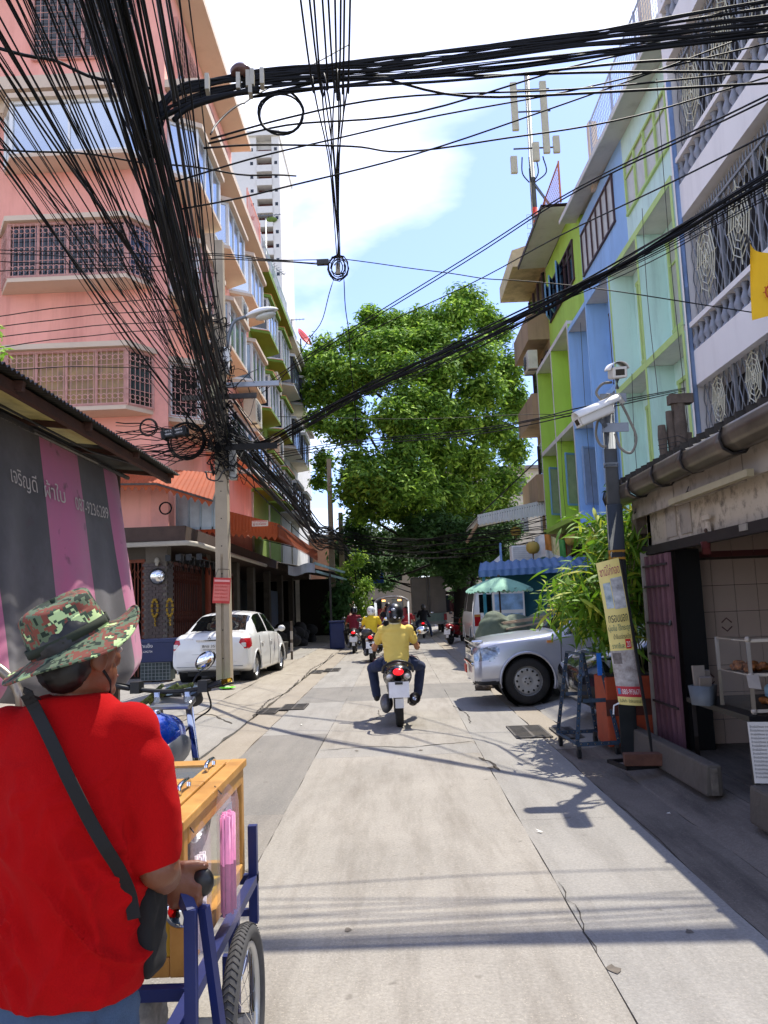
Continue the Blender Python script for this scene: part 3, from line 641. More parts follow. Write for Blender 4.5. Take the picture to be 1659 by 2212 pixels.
# white tower block far behind
tw = thing('tower_block', 'tall white apartment tower with dark red balcony recesses', 'tower', (0, 0, 0))
mw = M('white tower paint', '#d9d6cf', .85, var=.05, scale=.1, dirt=.2, dirtcol='#a8a49c'); YT = 150
b = MB(); b.box(-52, -24.8, YT, YT + 20, 0, 97.5); b.box(-24.8, -21.7, YT + 1.8, YT + 20, 0, 97.5); b.box(-21.7, -20.2, YT, YT + 20, 0, 97.5); b.box(-53, -20.0, YT - .5, YT + 20.5, 97.5, 98.6); b.build('wall', mw, tw)
mr = M('dark maroon recess', '#5e2f2a', .9, var=.2)  # dark maroon of the balcony recesses
for k in range(20):
    z = 37 + k * 2.95
    MB().box(-24.8, -21.7, YT - .3, YT + 1.79, z - .3, z).build('balcony_floor', mw, tw)
    MB().box(-24.8, -21.7, YT - .3, YT - .15, z + .001, z + 1.1).build('balcony_wall', mw, tw)
    MB().box(-24.7, -21.8, YT + 1.72, YT + 1.79, z + .01, z + 2.6).build('balcony_door', mr, tw)
    for x in (-20.9, -25.8): MB().box(x - .3, x + .3, YT - .03, YT + .05, z + 1.3, z + 2.0).build('small_window', m_glassd, tw)
for k in (9, 10, 14): MB().ell((-23.4 + k * .1, YT - .2, 38.2 + k * 2.95), (1.2, .4, .6), n=10, k=6).build('balcony_plant', leaf_mat('balcony leaves', '#4f6a25', '#86a03a'), tw)
# ------------------------------------------------------------------ left awnings, stall, pole
m_orange = M('orange corrugated sheet', '#a54c22', .8, var=.12, scale=3, dirt=.3, dirtcol='#8f4a28')
def corrugated(mb, a, b, c, d, pitch=.1, amp=.012):
    """sheet a-b (top edge) to d-c (bottom edge), ribs running from top to bottom"""
    a, b, c, d = map(Vector, (a, b, c, d)); n = max(4, int(((b - a).length) / pitch * 4)); nr = (b - a).cross(d - a).normalized()
    def fn(u, v):
        p = a.lerp(b, u).lerp(d.lerp(c, u), v); return p + nr * amp * math.sin(u * n / 4 * 2 * math.pi)
    old = mb.smooth; mb.smooth = True; mb.grid(fn, n, 1); mb.smooth = old; return mb
def lace(mb, a, b, h=.12, pitch=.16):
    """scalloped pendant trim hanging from the edge a-b"""
    a, b = Vector(a), Vector(b); L = (b - a).length; n = max(1, int(L / pitch))
    for i in range(n):
        p, q = a.lerp(b, i / n), a.lerp(b, (i + 1) / n); m = p.lerp(q, .5); z = Vector((0, 0, 1))
        mb.add([p, q, q - z * h * .45, m.lerp(q, .55) - z * h * .62, m - z * h, m.lerp(p, .55) - z * h * .62, p - z * h * .45], [(0, 1, 2, 3, 4, 5, 6)])
def awning(name, label, top, bot, mat, ends=(), drop=.1, lace_h=.16, frame=True):
    t = thing(name, label, 'awning'); b = MB()
    for i in range(len(top) - 1): corrugated(b, top[i], top[i + 1], bot[i + 1], bot[i])
    b.build('sheet', mat, t)
    for i in range(len(bot) - 1):
        l = MB(); lace(l, bot[i], bot[i + 1], lace_h); l.build('scalloped_trim', mat, t, thick=.004)
    if frame:
        for i in range(len(bot)): MB().bar(Vector(top[i]) - Vector((0, 0, .05)), Vector(bot[i]) - Vector((0, 0, .04)), .04).build('rafter', m_iron, t)
        for i in range(len(bot) - 1): MB().bar(Vector(bot[i]) - Vector((0, 0, .035)), Vector(bot[i + 1]) - Vector((0, 0, .035)), .04).build('rail', m_iron, t)
    return t
awning('corner_awning', 'orange corrugated awning with lace trim above the folding gate corner', [(-9.5, 19.0, 5.1), (-5.45, 19.0, 5.1), (-4.2, 19.2, 5.0)], [(-9.5, 18.0, 4.75), (-5.45, 18.0, 4.62), (-4.2, 18.2, 4.2)], m_orange, lace_h=.2)
aw2 = awning('street_awning', 'long orange corrugated awning running along the pavement behind the concrete pole', [(-5.45, 22.3, 4.62), (-5.45, 27.5, 4.6), (-5.45, 33, 4.6)], [(-3.25, 22.0, 3.97), (-3.25, 27.5, 3.97), (-3.25, 33, 3.97)], m_orange)
b = MB(); corrugated(b, (-5.45, 22.2, 4.66), (-3.25, 21.98, 4.0), (-3.25, 21.96, 3.7), (-5.45, 22.16, 3.98)); b.build('end_sheet', m_orange, aw2)
l = MB(); lace(l, (-5.45, 22.16, 3.98), (-3.25, 21.96, 3.7), .2); l.build('scalloped_trim', m_orange, aw2, thick=.004)
b = MB(); corrugated(b, (-3.24, 22.0, 4.0), (-3.24, 33, 4.0), (-3.23, 33, 3.7), (-3.23, 22.0, 3.7)); b.build('side_fascia', m_orange, aw2)
l = MB(); lace(l, (-3.23, 22.0, 3.7), (-3.23, 33, 3.7), .14); l.build('scalloped_trim', m_orange, aw2, thick=.004)
MB().box(-3.95, -3.5, 21.99, 22.0, 3.98, 4.14).build('notice', M('white notice', '#e6ddcf', .6), aw2).location = (0, -.1, -.05)
m_redink = M('red print', '#c02a1c', .6)
text('กันสาดอลูมิเนียม', .09, m_redink, aw2, (-3.93, 21.87, 4.03), FACE_CAM, width=.4); text('☎ 02-8165458', .07, m_redink, aw2, (-3.93, 21.87, 3.95), FACE_CAM, width=.38)
# far dark lean-to with blue sheet and pale pipes
dk = thing('dark_lean_to', 'low dark sheet roof over a shaded garage past the orange awning', 'lean-to')
b = MB(); corrugated(b, (-5.4, 33, 3.7), (-5.4, 45, 3.7), (-2.6, 45, 3.1), (-2.6, 33, 3.1)); b.build('roof_sheet', M('dark roof sheet', '#4a453f', .8, dirt=.4), dk)
for y in (33.2, 37, 41, 45): MB().bar((-2.75, y, .1), (-2.75, y, 3.1), .08).build('post', m_iron, dk)
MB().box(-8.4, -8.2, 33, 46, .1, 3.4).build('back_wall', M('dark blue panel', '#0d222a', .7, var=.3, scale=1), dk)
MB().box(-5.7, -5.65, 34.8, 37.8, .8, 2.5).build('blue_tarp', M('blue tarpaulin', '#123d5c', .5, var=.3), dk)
MB().box(-5.5, -2.7, 45.2, 45.3, .05, 3.3).build('end_board', M('added dark board', '#1c1a18', .9), dk)  # dark board added to cover the bright wall beyond and keep this end dark
for k, (y0, y1, z) in enumerate(((31.5, 37, 3.25), (32, 38, 2.95))): MB().tube([(-3.2, y0, z + .15), (-2.4, y1, z)], .06, 8).build('pale_pipe', M('pale cyan pipe', '#a9cdd3', .4), dk)
g = MB(); g.grid(lambda u, v: (-4.0 + 1.0 * u, 29.5 + .05 * math.sin(u * 9), 3.25 - .35 * v - .06 * math.sin(u * 6)), 12, 4); g.build('hanging_sheet', M('milky plastic sheet', '#b9c4d6', .4), dk)
for k, (y, h) in enumerate(((30.5, 1.0), (33.5, 1.3), (36, .9))):
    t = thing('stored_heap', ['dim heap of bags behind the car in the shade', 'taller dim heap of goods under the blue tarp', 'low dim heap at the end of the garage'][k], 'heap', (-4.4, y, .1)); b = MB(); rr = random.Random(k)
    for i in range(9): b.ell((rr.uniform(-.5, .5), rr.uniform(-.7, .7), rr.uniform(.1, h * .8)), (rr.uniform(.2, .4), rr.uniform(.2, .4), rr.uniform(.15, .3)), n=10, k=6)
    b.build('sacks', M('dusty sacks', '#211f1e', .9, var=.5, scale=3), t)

# stall with striped tarpaulin
st = thing('tarp_stall', 'roadside stall with corrugated roof and hanging pink and grey striped tarpaulin', 'stall')
def stripe_mat():
    m = bpy.data.materials.new('pink and grey striped tarpaulin'); m.use_nodes = True; t = m.node_tree; b = t.nodes['Principled BSDF']; b.inputs['Roughness'].default_value = .65; b.inputs['Sheen Weight'].default_value = .2
    N = lambda ty: t.nodes.new(ty); L = t.links.new
    uv = N('ShaderNodeAttribute'); uv.attribute_name = 'across'
    ramp = N('ShaderNodeValToRGB'); ramp.color_ramp.interpolation = 'CONSTANT'; e = ramp.color_ramp.elements
    pk, gr = (*lin('#bb6088'), 1), (*lin('#3a363b'), 1)
    e[0].position = 0; e[0].color = gr; e[1].position = 0.14; e[1].color = pk
    for p, c in ((.33, gr), (.55, pk), (.715, gr), (.87, pk)): q = e.new(p); q.color = c
    L(uv.outputs['Fac'], ramp.inputs[0])
    tcn = N('ShaderNodeTexCoord'); n = N('ShaderNodeTexNoise'); n.inputs['Scale'].default_value = 2.2; n.inputs['Detail'].default_value = 8; n.inputs['Roughness'].default_value = .7; L(tcn.outputs['Object'], n.inputs['Vector'])
    r2 = N('ShaderNodeValToRGB'); r2.color_ramp.elements[0].position = .45; r2.color_ramp.elements[1].position = .8; r2.color_ramp.elements[1].color = (.35, .35, .35, 1); L(n.outputs['Fac'], r2.inputs[0])
    x = N('ShaderNodeMix'); x.data_type = 'RGBA'; L(r2.outputs[0], x.inputs['Factor']); L(ramp.outputs[0], x.inputs['A']); x.inputs['B'].default_value = (*lin('#77707c'), 1)
    n3 = N('ShaderNodeTexNoise'); n3.inputs['Scale'].default_value = 5; n3.inputs['Detail'].default_value = 6; L(tcn.outputs['Object'], n3.inputs['Vector'])
    r3 = N('ShaderNodeValToRGB'); r3.color_ramp.elements[0].position = .62; r3.color_ramp.elements[1].position = .72; r3.color_ramp.elements[1].color = (.7, .7, .7, 1); L(n3.outputs['Fac'], r3.inputs[0])
    x2 = N('ShaderNodeMix'); x2.data_type = 'RGBA'; L(r3.outputs[0], x2.inputs['Factor']); L(x.outputs['Result'], x2.inputs['A']); x2.inputs['B'].default_value = (*lin('#3c2531'), 1)
    L(x2.outputs['Result'], b.inputs['Base Color']); return m
NU, NV = 110, 46
def tarp_pt(u, v):
    y = 4.6 + 5.3 * u; top = 3.36 - .03 * u; z = top - (top - .82 - .12 * math.sin(u * 7)) * v
    x = -3.42 + .30 * v + .03 * math.sin(u * 21 + 1.5 * v) * (0.3 + v) + .045 * math.sin(u * 9.5 + .6) * v + .018 * math.sin(u * 47 + 6 * v) * v
    if u > .88: x -= (u - .88) ** 2 * 6 * (1 - v * .3); 
    if v > .9: x -= ((v - .9) * 10) ** 2 * .12 ; 
    y += .16 * v * u
    return Vector((x, y, z))
b = MB(); b.smooth = True; b.grid(tarp_pt, NU, NV); to = b.build('tarpaulin', stripe_mat(), st)
att = to.data.attributes.new('across', 'FLOAT', 'POINT')
att.data.foreach_set('value', [i / NU for i in range(NU + 1) for j in range(NV + 1)])
# lettering on the tarpaulin
def on_tarp(s, u0, v0, size, width, shear=0):
    me = text_mesh(s, size); xs = [p.co.x for p in me.vertices]; x0, x1 = min(xs), max(xs)
    for p in me.vertices:
        uu = u0 + (p.co.x - x0) / (x1 - x0) * width / 5.3; vv = v0 - p.co.y / 2.5
        q = tarp_pt(uu, vv); p.co = (q.x + .012, q.y, q.z)
    me.materials.clear(); me.materials.append(M('faded white lettering', '#c9c0ba', .7)); o = link(bpy.data.objects.new('lettering', me), to)
on_tarp('เจริญดี', .415, .245, .2, .55); on_tarp('ผ้าใบ', .545, .25, .2, .42); on_tarp('087-9236289', .665, .262, .19, 1.02)
m_tin = M('dark corrugated roof', '#34352f', .55, .3, var=.3, scale=3, dirt=.5, dirtcol='#5b4a36')
b = MB(); corrugated(b, (-6.6, 3.2, 3.95), (-6.6, 10.35, 3.85), (-2.82, 10.35, 3.40), (-2.82, 3.2, 3.46), pitch=.076, amp=.016); b.build('roof_sheet', m_tin, st)
b = MB(); b.grid(lambda u, v: (-2.98 - .55 * v, 5.3 + 3.2 * u, 3.415 + .07 * v), 20, 2); b.build('yellow_sheet', M('yellowed fibreglass sheet', '#c9bb76', .6, var=.2, scale=6, dirt=.3), st)
for k in range(5):
    y = 4.6 + k * 1.4; MB().bar((-6.4, y, 3.86), (-2.86, y, 3.38), .05, .08).build('rafter', M('rust brown angle iron', '#45281a', .8, var=.3), st)
for x, z in ((-2.95, 3.39), (-3.7, 3.46), (-4.6, 3.56)): MB().bar((x, 3.2, z), (x, 10.3, z - .06), .06, .09).build('purlin', MATS['rust brown angle iron'], st)
for y in (5.0, 7.5, 9.95): MB().bar((-3.52, y, .1), (-3.52, y, 3.4), .07).build('post', m_brown, st)
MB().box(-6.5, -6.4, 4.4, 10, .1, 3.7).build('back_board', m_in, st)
MB().tube([(-3.34, 4.6, 3.34), (-3.36, 9.9, 3.31)], .025, 6).build('hem_rod', m_iron, st)
MB().tube([(-3.1, 4.8, 3.42), (-3.15, 6.0, 3.3), (-3.3, 6.9, 3.38), (-3.2, 8.2, 3.32), (-3.1, 9.6, 3.4)], .012, 6).build('cord', M('black cord', '#101010', .6), st)

# concrete utility pole with lamp
m_pole = M('weathered pole concrete', '#a89a84', .9, var=.1, scale=3, dirt=.4, dirtcol='#6f6557', streak=True, bump=.15)
def utility_pole(label, x, y, z, h, w0=.26, w1=.17, lean=0.0):
    t = thing('utility_pole', label, 'utility pole', (x, y, z)); b = MB()
    # I-shaped section: broad front with a recessed groove low down
    def sec(w, zz_): g = w * .1; return [(-w/2, -w/2, zz_), (-g, -w/2, zz_), (-g, -w/2 + .04 * (zz_ < 2.6), zz_), (g, -w/2 + .04 * (zz_ < 2.6), zz_), (g, -w/2, zz_), (w/2, -w/2, zz_), (w/2, w/2, zz_), (-w/2, w/2, zz_)]
    zs = [0, 2.55, 2.65, h]; vs = []
    for q in zs: vs += [(a + lean * q, c, d) for a, c, d in sec(w0 + (w1 - w0) * q / h, q)]
    fs = [(i * 8 + j, i * 8 + (j + 1) % 8, (i + 1) * 8 + (j + 1) % 8, (i + 1) * 8 + j) for i in range(3) for j in range(8)] + [tuple(range(24, 32))]
    b.add(vs, fs); b.build('shaft', m_pole, t)
    for k in range(int((h - .5) / .55)):
        zk = .6 + k * .55; ww = w0 + (w1 - w0) * zk / h
        MB().cyl((lean * zk, -ww / 2 - .002, zk), (lean * zk, -ww / 2 + .01, zk), .013, n=8).build('bolt_hole', M('bolt hole', '#171513', .9, var=0), t)
    return t
p1 = utility_pole('tall concrete utility pole standing before the white sedan, wrapped in cables', -3.42, 15.7, .08, 9.2, .28, .18, lean=.0)
for z in (4.1, 4.9, 5.7, 6.6, 7.4): MB().tube([( .13 * math.cos(a * .785) , .13 * math.sin(a * .785), z) for a in range(8)], .012, 5, closed=True).build('band', m_iron, p1)
MB().box(-.75, .75, -.16, -.1, 5.78, 5.88).build('cross_arm', m_iron, p1); MB().box(-.1, 1.15, -.17, -.11, 4.72, 4.84).build('cross_arm', M('black cable arm', '#191817', .7), p1)
MB().box(.12, 1.2, -.05, .02, 6.05, 6.15).build('steel_arm', M('galvanised steel', '#a6a9ab', .4, .6, var=.15), p1)
lamp = thing('street_lamp', 'white street lamp on a bent grey arm fixed to the concrete pole', 'street lamp', (-3.42, 15.7, .08))
MB().tube(smooth_pts([(.16, -.1, 6.75), (.2, -.1, 7.1), (.32, -.12, 7.4), (.6, -.15, 7.5)], 6), .035, 8).build('arm', M('grey lamp arm', '#7d848a', .5, .4), lamp)
b = MB(); b.smooth = True
m3 = Matrix.Rotation(R(-12), 3, 'Y')
def lamp_pt(u, v):
    a = u * 2 * math.pi; L = .34; k = v; r = math.sin(math.pi * min(1, .06 + .94 * k)) ** .6
    return Vector((.92, -.18, 7.52)) + m3 @ Vector((-L + 2 * L * k, .155 * r * math.cos(a), .11 * r * max(-.15, math.sin(a)) + .02))
b.grid(lamp_pt, 20, 14); b.build('housing', m_white, lamp)
MB().ell(Vector((.98, -.18, 7.47)), (.22, .12, .07), m3, 16, 8).build('lens', M('milky lamp lens', '#c9c9be', .25, spec=.7), lamp)
MB().box(.1, .22, -.2, -.08, 6.55, 6.85).build('clamp', m_white, lamp)
MB().cyl((.17, -.15, 6.3), (.17, -.15, 6.6), .05).build('fuse_holder', m_white, lamp)
sgn = thing('red_notice', 'small red plastic notice card tied to the concrete pole', 'notice', (-3.42, 15.53, 2.0), rot=(0, R(4), 0))
MB().box(-.17, .17, -.012, 0, -.25, .25).build('card', M('red plastic card', '#c33a34', .5), sgn); MB().box(-.155, .155, -.016, -.013, -.2, .12).build('leaflet', M('faded pink leaflet', '#d9766a', .6), sgn)
for k in range(4): text('ประกาศ รับซื้อของเก่า', .05, m_redink, sgn, (-.14, -.018, .05 - k * .07), FACE_CAM, width=.26)
MB().tube([(-.15, 0, .25), (-.1, .03, .42), (.12, .03, .42), (.15, 0, .25)], .006, 5).build('wire', m_iron, sgn)
MB().box(-.15, .15, -.02, -.0165, .17, .21).build('clip', M('pale clip', '#e8a59d', .5), sgn)
tb = thing('junction_box', 'grey junction box strapped to the side of the concrete pole', 'junction box', (-3.18, 15.62, 4.2)); MB().box(-.07, .07, -.07, .07, 0, .75).build('case', M('light grey box', '#a9a8a2', .6), tb, bevel=.015); MB().box(-.05, .05, -.075, -.071, .1, .65).build('cover', M('grey cover', '#8f8e89', .6), tb)
gp = thing('green_plate', 'bright green plastic plate at the foot of the concrete pole', 'plate', (-3.3, 15.38, .115)); MB().lathe([(.001, .01), (.09, .01), (.15, .035), (.16, .03)], (0, 0, 0), None, 20).build('dish', M('lime plastic', '#6fd629', .4), gp); MB().ell((0, .01, .03), (.06, .05, .03)).build('food', M('pale food', '#cfe0a8', .8), gp)
p2 = utility_pole('far concrete pole beside the tree, near end of the grey block', -2.95, 37.0, .05, 8.6, .3, .2); p3 = utility_pole('second far pole half hidden by dark cables', -2.75, 41.0, .05, 6.5, .32, .22)
# ------------------------------------------------------------------ right side buildings
m_mint = M('mint wall paint', '#d2efe2', .85, var=.05, scale=.6, dirt=.55, dscale=3.2, dirtcol='#a3bfb2', streak=True)
m_blue = M('sky blue wall paint', '#9cc4ee', .85, var=.06, scale=.6, dirt=.55, dscale=3.2, dirtcol='#7d9cc0', streak=True)
m_lime = M('lime green wall paint', '#b3d958', .85, var=.07, scale=.6, dirt=.4, dirtcol='#85ab35', streak=True)
m_limetrim = M('lime trim paint', '#bcd684', .8, var=.06)
m_ledge = M('off white ledge concrete', '#d8d6cd', .85, var=.08, dirt=.4, dirtcol='#8d8a80')
m_beige = M('weathered beige render', '#a98f6e', .9, var=.1, scale=.7, dirt=.6, dirtcol='#4b4237', dscale=1.1, streak=True)
m_frost = M('frosted window glass', '#b9b8ae', .35, .15, var=.12, scale=3, spec=.6)
m_bluefr = M('light blue window frame', '#79a9d0', .6, var=.08)
m_brownfr = M('dark brown window frame', '#4b3536', .6, var=.1)
XR, XW = 6.0, 6.62
def flat_window(parent, y0, y1, z0, z1, n, fr, pane, x=XW, d=.06, bar=.07, mid=True):
    f = MB()
    for i in range(n + 1): f.box(x - d, x + .02, y0 + (y1 - y0) * i / n - bar / 2, y0 + (y1 - y0) * i / n + bar / 2, z0, z1)
    f.box(x - d - .004, x + .02, y0 - bar, y1 + bar, z1, z1 + bar).box(x - d - .004, x + .02, y0 - bar, y1 + bar, z0 - bar, z0)
    wd = f.build('window', fr, parent)
    for i in range(n):
        a, b_ = y0 + (y1 - y0) * i / n, y0 + (y1 - y0) * (i + 1) / n
        quad(MB(), (x - .015, a, z0), (x - .015, b_, z0), (x - .015, b_, z1), (x - .015, a, z1)).build('pane', pane if not isinstance(pane, list) else pane[i % len(pane)], wd)
        if mid: MB().box(x - d + .01, x - .01, a + bar / 2, b_ - bar / 2, z0 + (z1 - z0) * .72, z0 + (z1 - z0) * .72 + .04).build('transom', fr, wd)
    return wd
def shutter(parent, yh, z0, z1, ang, fr, pane, wid=.55, x=XW - .05):
    """casement swung out on its hinge at yh"""
    c, s = math.cos(ang), math.sin(ang); P = lambda t, z: Vector((x - t * s, yh - t * c, z)); f = MB(); L = wid
    f.bar(P(0, z0), P(0, z1), .05).bar(P(L, z0), P(L, z1), .05).bar(P(0, z0), P(L, z0), .05, .07).bar(P(0, z1), P(L, z1), .05, .07)
    o = f.build('casement', fr, parent); quad(MB(), P(.02, z0), P(L - .02, z0), P(L - .02, z1), P(.02, z1)).build('pane', pane, o)
def fin_house(name, label, y0, y1, mw, mfin, mtrim, zl, ztop, zbot, ledge_m):
    t = thing(name, label, 'building'); b = MB(); b.box(XW, 14, y0, y1, zbot, ztop); b.build('wall', mw, t)
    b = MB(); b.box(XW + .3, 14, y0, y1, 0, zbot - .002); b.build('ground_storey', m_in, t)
    ym = (y0 + y1) / 2; lev = [zbot] + list(zl)
    for z in lev[1:]:
        MB().box(XR, XW - .002, y0 + .003, y1 - .003, z, z + .11).build('ledge', ledge_m, t)
        MB().box(XR - .012, XR - .001, y0 + .003, y1 - .003, z - .03, z + .13).build('ledge_edge', mtrim, t)
    MB().box(XR - .1, XW - .002, y0 + .003, y1 - .003, zbot - .05, zbot + .12).build('ledge', mfin, t)
    for i in range(len(lev) - 1):
        for y in (y0 + .05, ym, y1 - .05):
            MB().box(XR + .002, XW - .002, y - .05, y + .05, lev[i] + .125, lev[i + 1] - .002).build('fin', mfin, t)
            MB().box(XR - .012, XR + .001, y - .055, y + .055, lev[i] + .125, lev[i + 1] - .031).build('fin_edge', mtrim, t)
    return t
mint = fin_house('mint_house', 'mint green shophouse with lime window frames and deep fins', 15.45, 20.33, m_mint, m_mint, m_limetrim, (6.85, 10.05), 13.95, 3.4, m_ledge)
blue = fin_house('blue_house', 'sky blue shophouse between the mint and the lime one', 20.33, 25.28, m_blue, m_blue, m_blue, (7.05, 10.3), 14.05, 3.8, m_ledge)
lime = fin_house('lime_house', 'lime green shophouse with wide roof eave', 25.28, 31.0, m_lime, m_lime, m_ledge, (7.25, 10.62), 15.0, 4.2, m_ledge)
flat_window(mint, 16.1, 20.1, 11.75, 13.05, 5, m_limetrim, m_frost); flat_window(blue, 21.3, 25.0, 12.15, 13.5, 6, m_brownfr, m_frost, bar=.05, mid=False)
flat_window(lime, 26.3, 30.5, 12.62, 13.95, 6, m_brownfr, m_glassd, bar=.06)
for y in (28.3, 29.6, 30.4): shutter(lime, y, 12.65, 13.9, R(25), m_bluefr, m_glassd, .6)
for yc in (17.2, 19.5):
    for z0, z1 in ((4.6, 6.3), (7.6, 9.6)): flat_window(mint, yc - .3, yc + .3, z0, z1, 1, m_limetrim, m_frost, bar=.09)
for yc in (22.1, 24.5):
    for z0, z1 in ((7.8, 9.8),): flat_window(blue, yc - .35, yc + .35, z0, z1, 1, m_brownfr, m_frost, bar=.06)
    flat_window(blue, yc - .35, yc + .35, 4.6, 6.3, 1, m_bluefr, m_glassd)
    shutter(blue, yc + .5, 4.55, 6.35, R(62), M('grey blue shutter', '#9cb3cc', .6), M('pale shutter panel', '#aebccb', .6), .55)
for yc in (27.0, 29.9):
    flat_window(lime, yc - .35, yc + .35, 8.0, 10.0, 1, m_bluefr, m_glassd); flat_window(lime, yc - .4, yc + .4, 4.9, 6.6, 1, m_bluefr, m_frost)
    shutter(lime, yc + .55, 4.85, 6.65, R(60), m_bluefr, M('pale green shutter', '#a7b98e', .6), .55)
# eaves and roof fences
def eave(parent, x0, y0, y1, z0, z1, under, edge):
    b = MB(); b.add([(x0, y0, z0), (XW, y0, z0 + .02), (XW, y1, z1 + .02), (x0, y1, z1)], [(0, 1, 2, 3)]); b.build('soffit', under, parent)
    b = MB(); b.prism([(x0 - .03, y0, z0 - .03), (x0, y0, z0 - .03), (x0, y0, z0 + .12), (x0 - .03, y0, z0 + .12)], (0, y1 - y0, z1 - z0)); b.build('fascia', edge, parent, fix=True)
    b = MB(); b.add([(x0, y0, z0 + .1), (12, y0, z0 + .4), (12, y1, z1 + .4), (x0, y1, z1 + .1)], [(0, 1, 2, 3)]); b.build('roof_slab', edge, parent)
m_sof = M('grey white soffit board', '#c9c8bf', .85, var=.05, dirt=.4, dirtcol='#6d6961')
eave(mint, 6.08, 15.5, 20.3, 13.75, 13.95, m_sof, m_ledge); eave(blue, 6.08, 20.34, 25.7, 13.98, 14.3, m_sof, m_ledge); eave(lime, 5.52, 25.75, 30.95, 14.95, 15.05, m_sof, M('dark brown eave edge', '#3f2c22', .8, var=.2))
m_wire = M('galvanised wire', '#9aa0b0', .5, .3)
wire_fence(mint, lambda s, d, z: Vector((6.3, s, z)), 15.5, 22, 14.1, 15.6, m_wire, step=.15, rad=.007); wire_fence(lime, lambda s, d, z: Vector((6.2, s, z)), 25.8, 31, 15.15, 16.6, M('rusty orange wire', '#b06a44', .7), step=.16, rad=.008)
def brickfence(parent, T, w_, h_):
    g = MB()
    for r in range(int(h_ / .2) + 1): g.bar(T(0, r * .2), T(w_, r * .2), .014)
    for r in range(int(h_ / .2)):
        for k in range(int(w_ / .3) + 1):
            x = k * .3 + (.15 if r % 2 else 0)
            if x <= w_: g.bar(T(x, r * .2), T(x, r * .2 + .2), .014)
    g.build('fence_mesh', m_wire, parent)
brickfence(lime, lambda a, z: Vector((6.0 + a, 31.0, 15.2 + z)), 2.2, 2.4); MB().box(8.2, 8.4, 30.9, 31.1, 15.1, 18.0).build('fence_post', m_blue, lime)
for y in (17.8, 23.0): MB().box(6.5, 6.75, y - .12, y + .12, 14.0, 16.2).build('roof_post', m_cream, mint if y < 20 else blue)
# beige building beyond
bei = thing('beige_building', 'weathered beige shophouse with dark ribbon windows beside the big tree', 'building')
MB().box(6.6, 14, 31.02, 34.9, 0, 15.3).build('wall', m_beige, bei)
for z in (12.2, 8.9, 5.6):
    MB().box(5.75, 6.598, 31.02, 34.6, z, z + .95).build('parapet', m_beige, bei)
    MB().box(5.75, 6.598, 31.02, 34.6, z - .12, z - .002).build('slab', m_beige, bei)
for z in (13.2, 9.9, 6.6):
    wd = MB().box(6.52, 6.58, 31.1, 34.5, z, z + 1.75).build('window', m_glassd, bei)
    for k in range(4): MB().box(6.47, 6.53, 31.2 + k * 1.05, 31.28 + k * 1.05, z, z + 1.75).build('mullion', m_brownfr, wd)
MB().prism([(5.3, 31.02, 15.2), (5.3, 31.02, 15.9), (6.6, 31.02, 16.3), (6.6, 31.02, 15.2)], (0, 3.9, 0)).build('eave', M('yellowed render', '#cbb98c', .9, dirt=.5, dirtcol='#4c4438', streak=True), bei, fix=True)
aircon('air conditioner on brackets between the lime and beige fronts', 5.9, 31.6, 10.9, math.pi, 1.25)
wa = awning('white_awning', 'white corrugated awning with scalloped edge beside the big tree', [(6.3, 31.3, 5.5), (6.3, 36.5, 5.5)], [(3.35, 31.3, 4.98), (3.35, 36.5, 4.98)], M('white painted sheet', '#d6d8d4', .6, var=.06))
b = MB(); corrugated(b, (3.35, 31.28, 5.06), (6.3, 31.28, 5.6), (6.3, 31.26, 5.05), (3.35, 31.26, 4.76)); b.build('end_fascia', MATS['white painted sheet'], wa)
l = MB(); lace(l, (3.35, 31.26, 4.76), (6.3, 31.26, 5.05), .14); l.build('scalloped_trim', MATS['white painted sheet'], wa, thick=.004)
MB().bar((3.35, 31.3, 4.7), (2.9, 31.6, 4.0), .1).build('strut', m_beige, wa)
# white balcony building
wb = thing('balcony_building', 'white shophouse with baluster balconies and grey spider web grilles', 'building')
m_wb = M('off white balcony paint', '#f3ede7', .8, var=.04, scale=.5, dirt=.2, dirtcol='#b3a9a2', streak=True)
m_grl = M('blue grey grille paint', '#85888c', .5, .2, var=.15, scale=6); m_web = M('cream web paint', '#cfcab0', .5); m_bal = M('grey blue baluster paint', '#92959e', .7, var=.08, dirt=.3, dirtcol='#5d6068')
YB = 15.42
MB().box(7.3, 14, 2, YB, 0, 16).build('wall', M('shaded grey render', '#75736f', .9, var=.15), wb)
MB().box(6.02, 7.3, YB - .2, YB, 3.0, 16).build('end_pier', m_wb, wb); MB().tube([(5.97, YB - .35, 3.2), (5.97, YB - .35, 12)], .05, 8).build('blue_pipe', M('blue grey pipe', '#8aa3c9', .5), wb)
prof = [(.075, 0), (.075, .03), (.05, .05), (.045, .07), (.085, .15), (.09, .19), (.06, .27), (.038, .34), (.05, .37), (.04, .39), (.07, .42), (.07, .45)]
bal_me = MB().lathe(prof, n=10).mesh('baluster', m_bal)
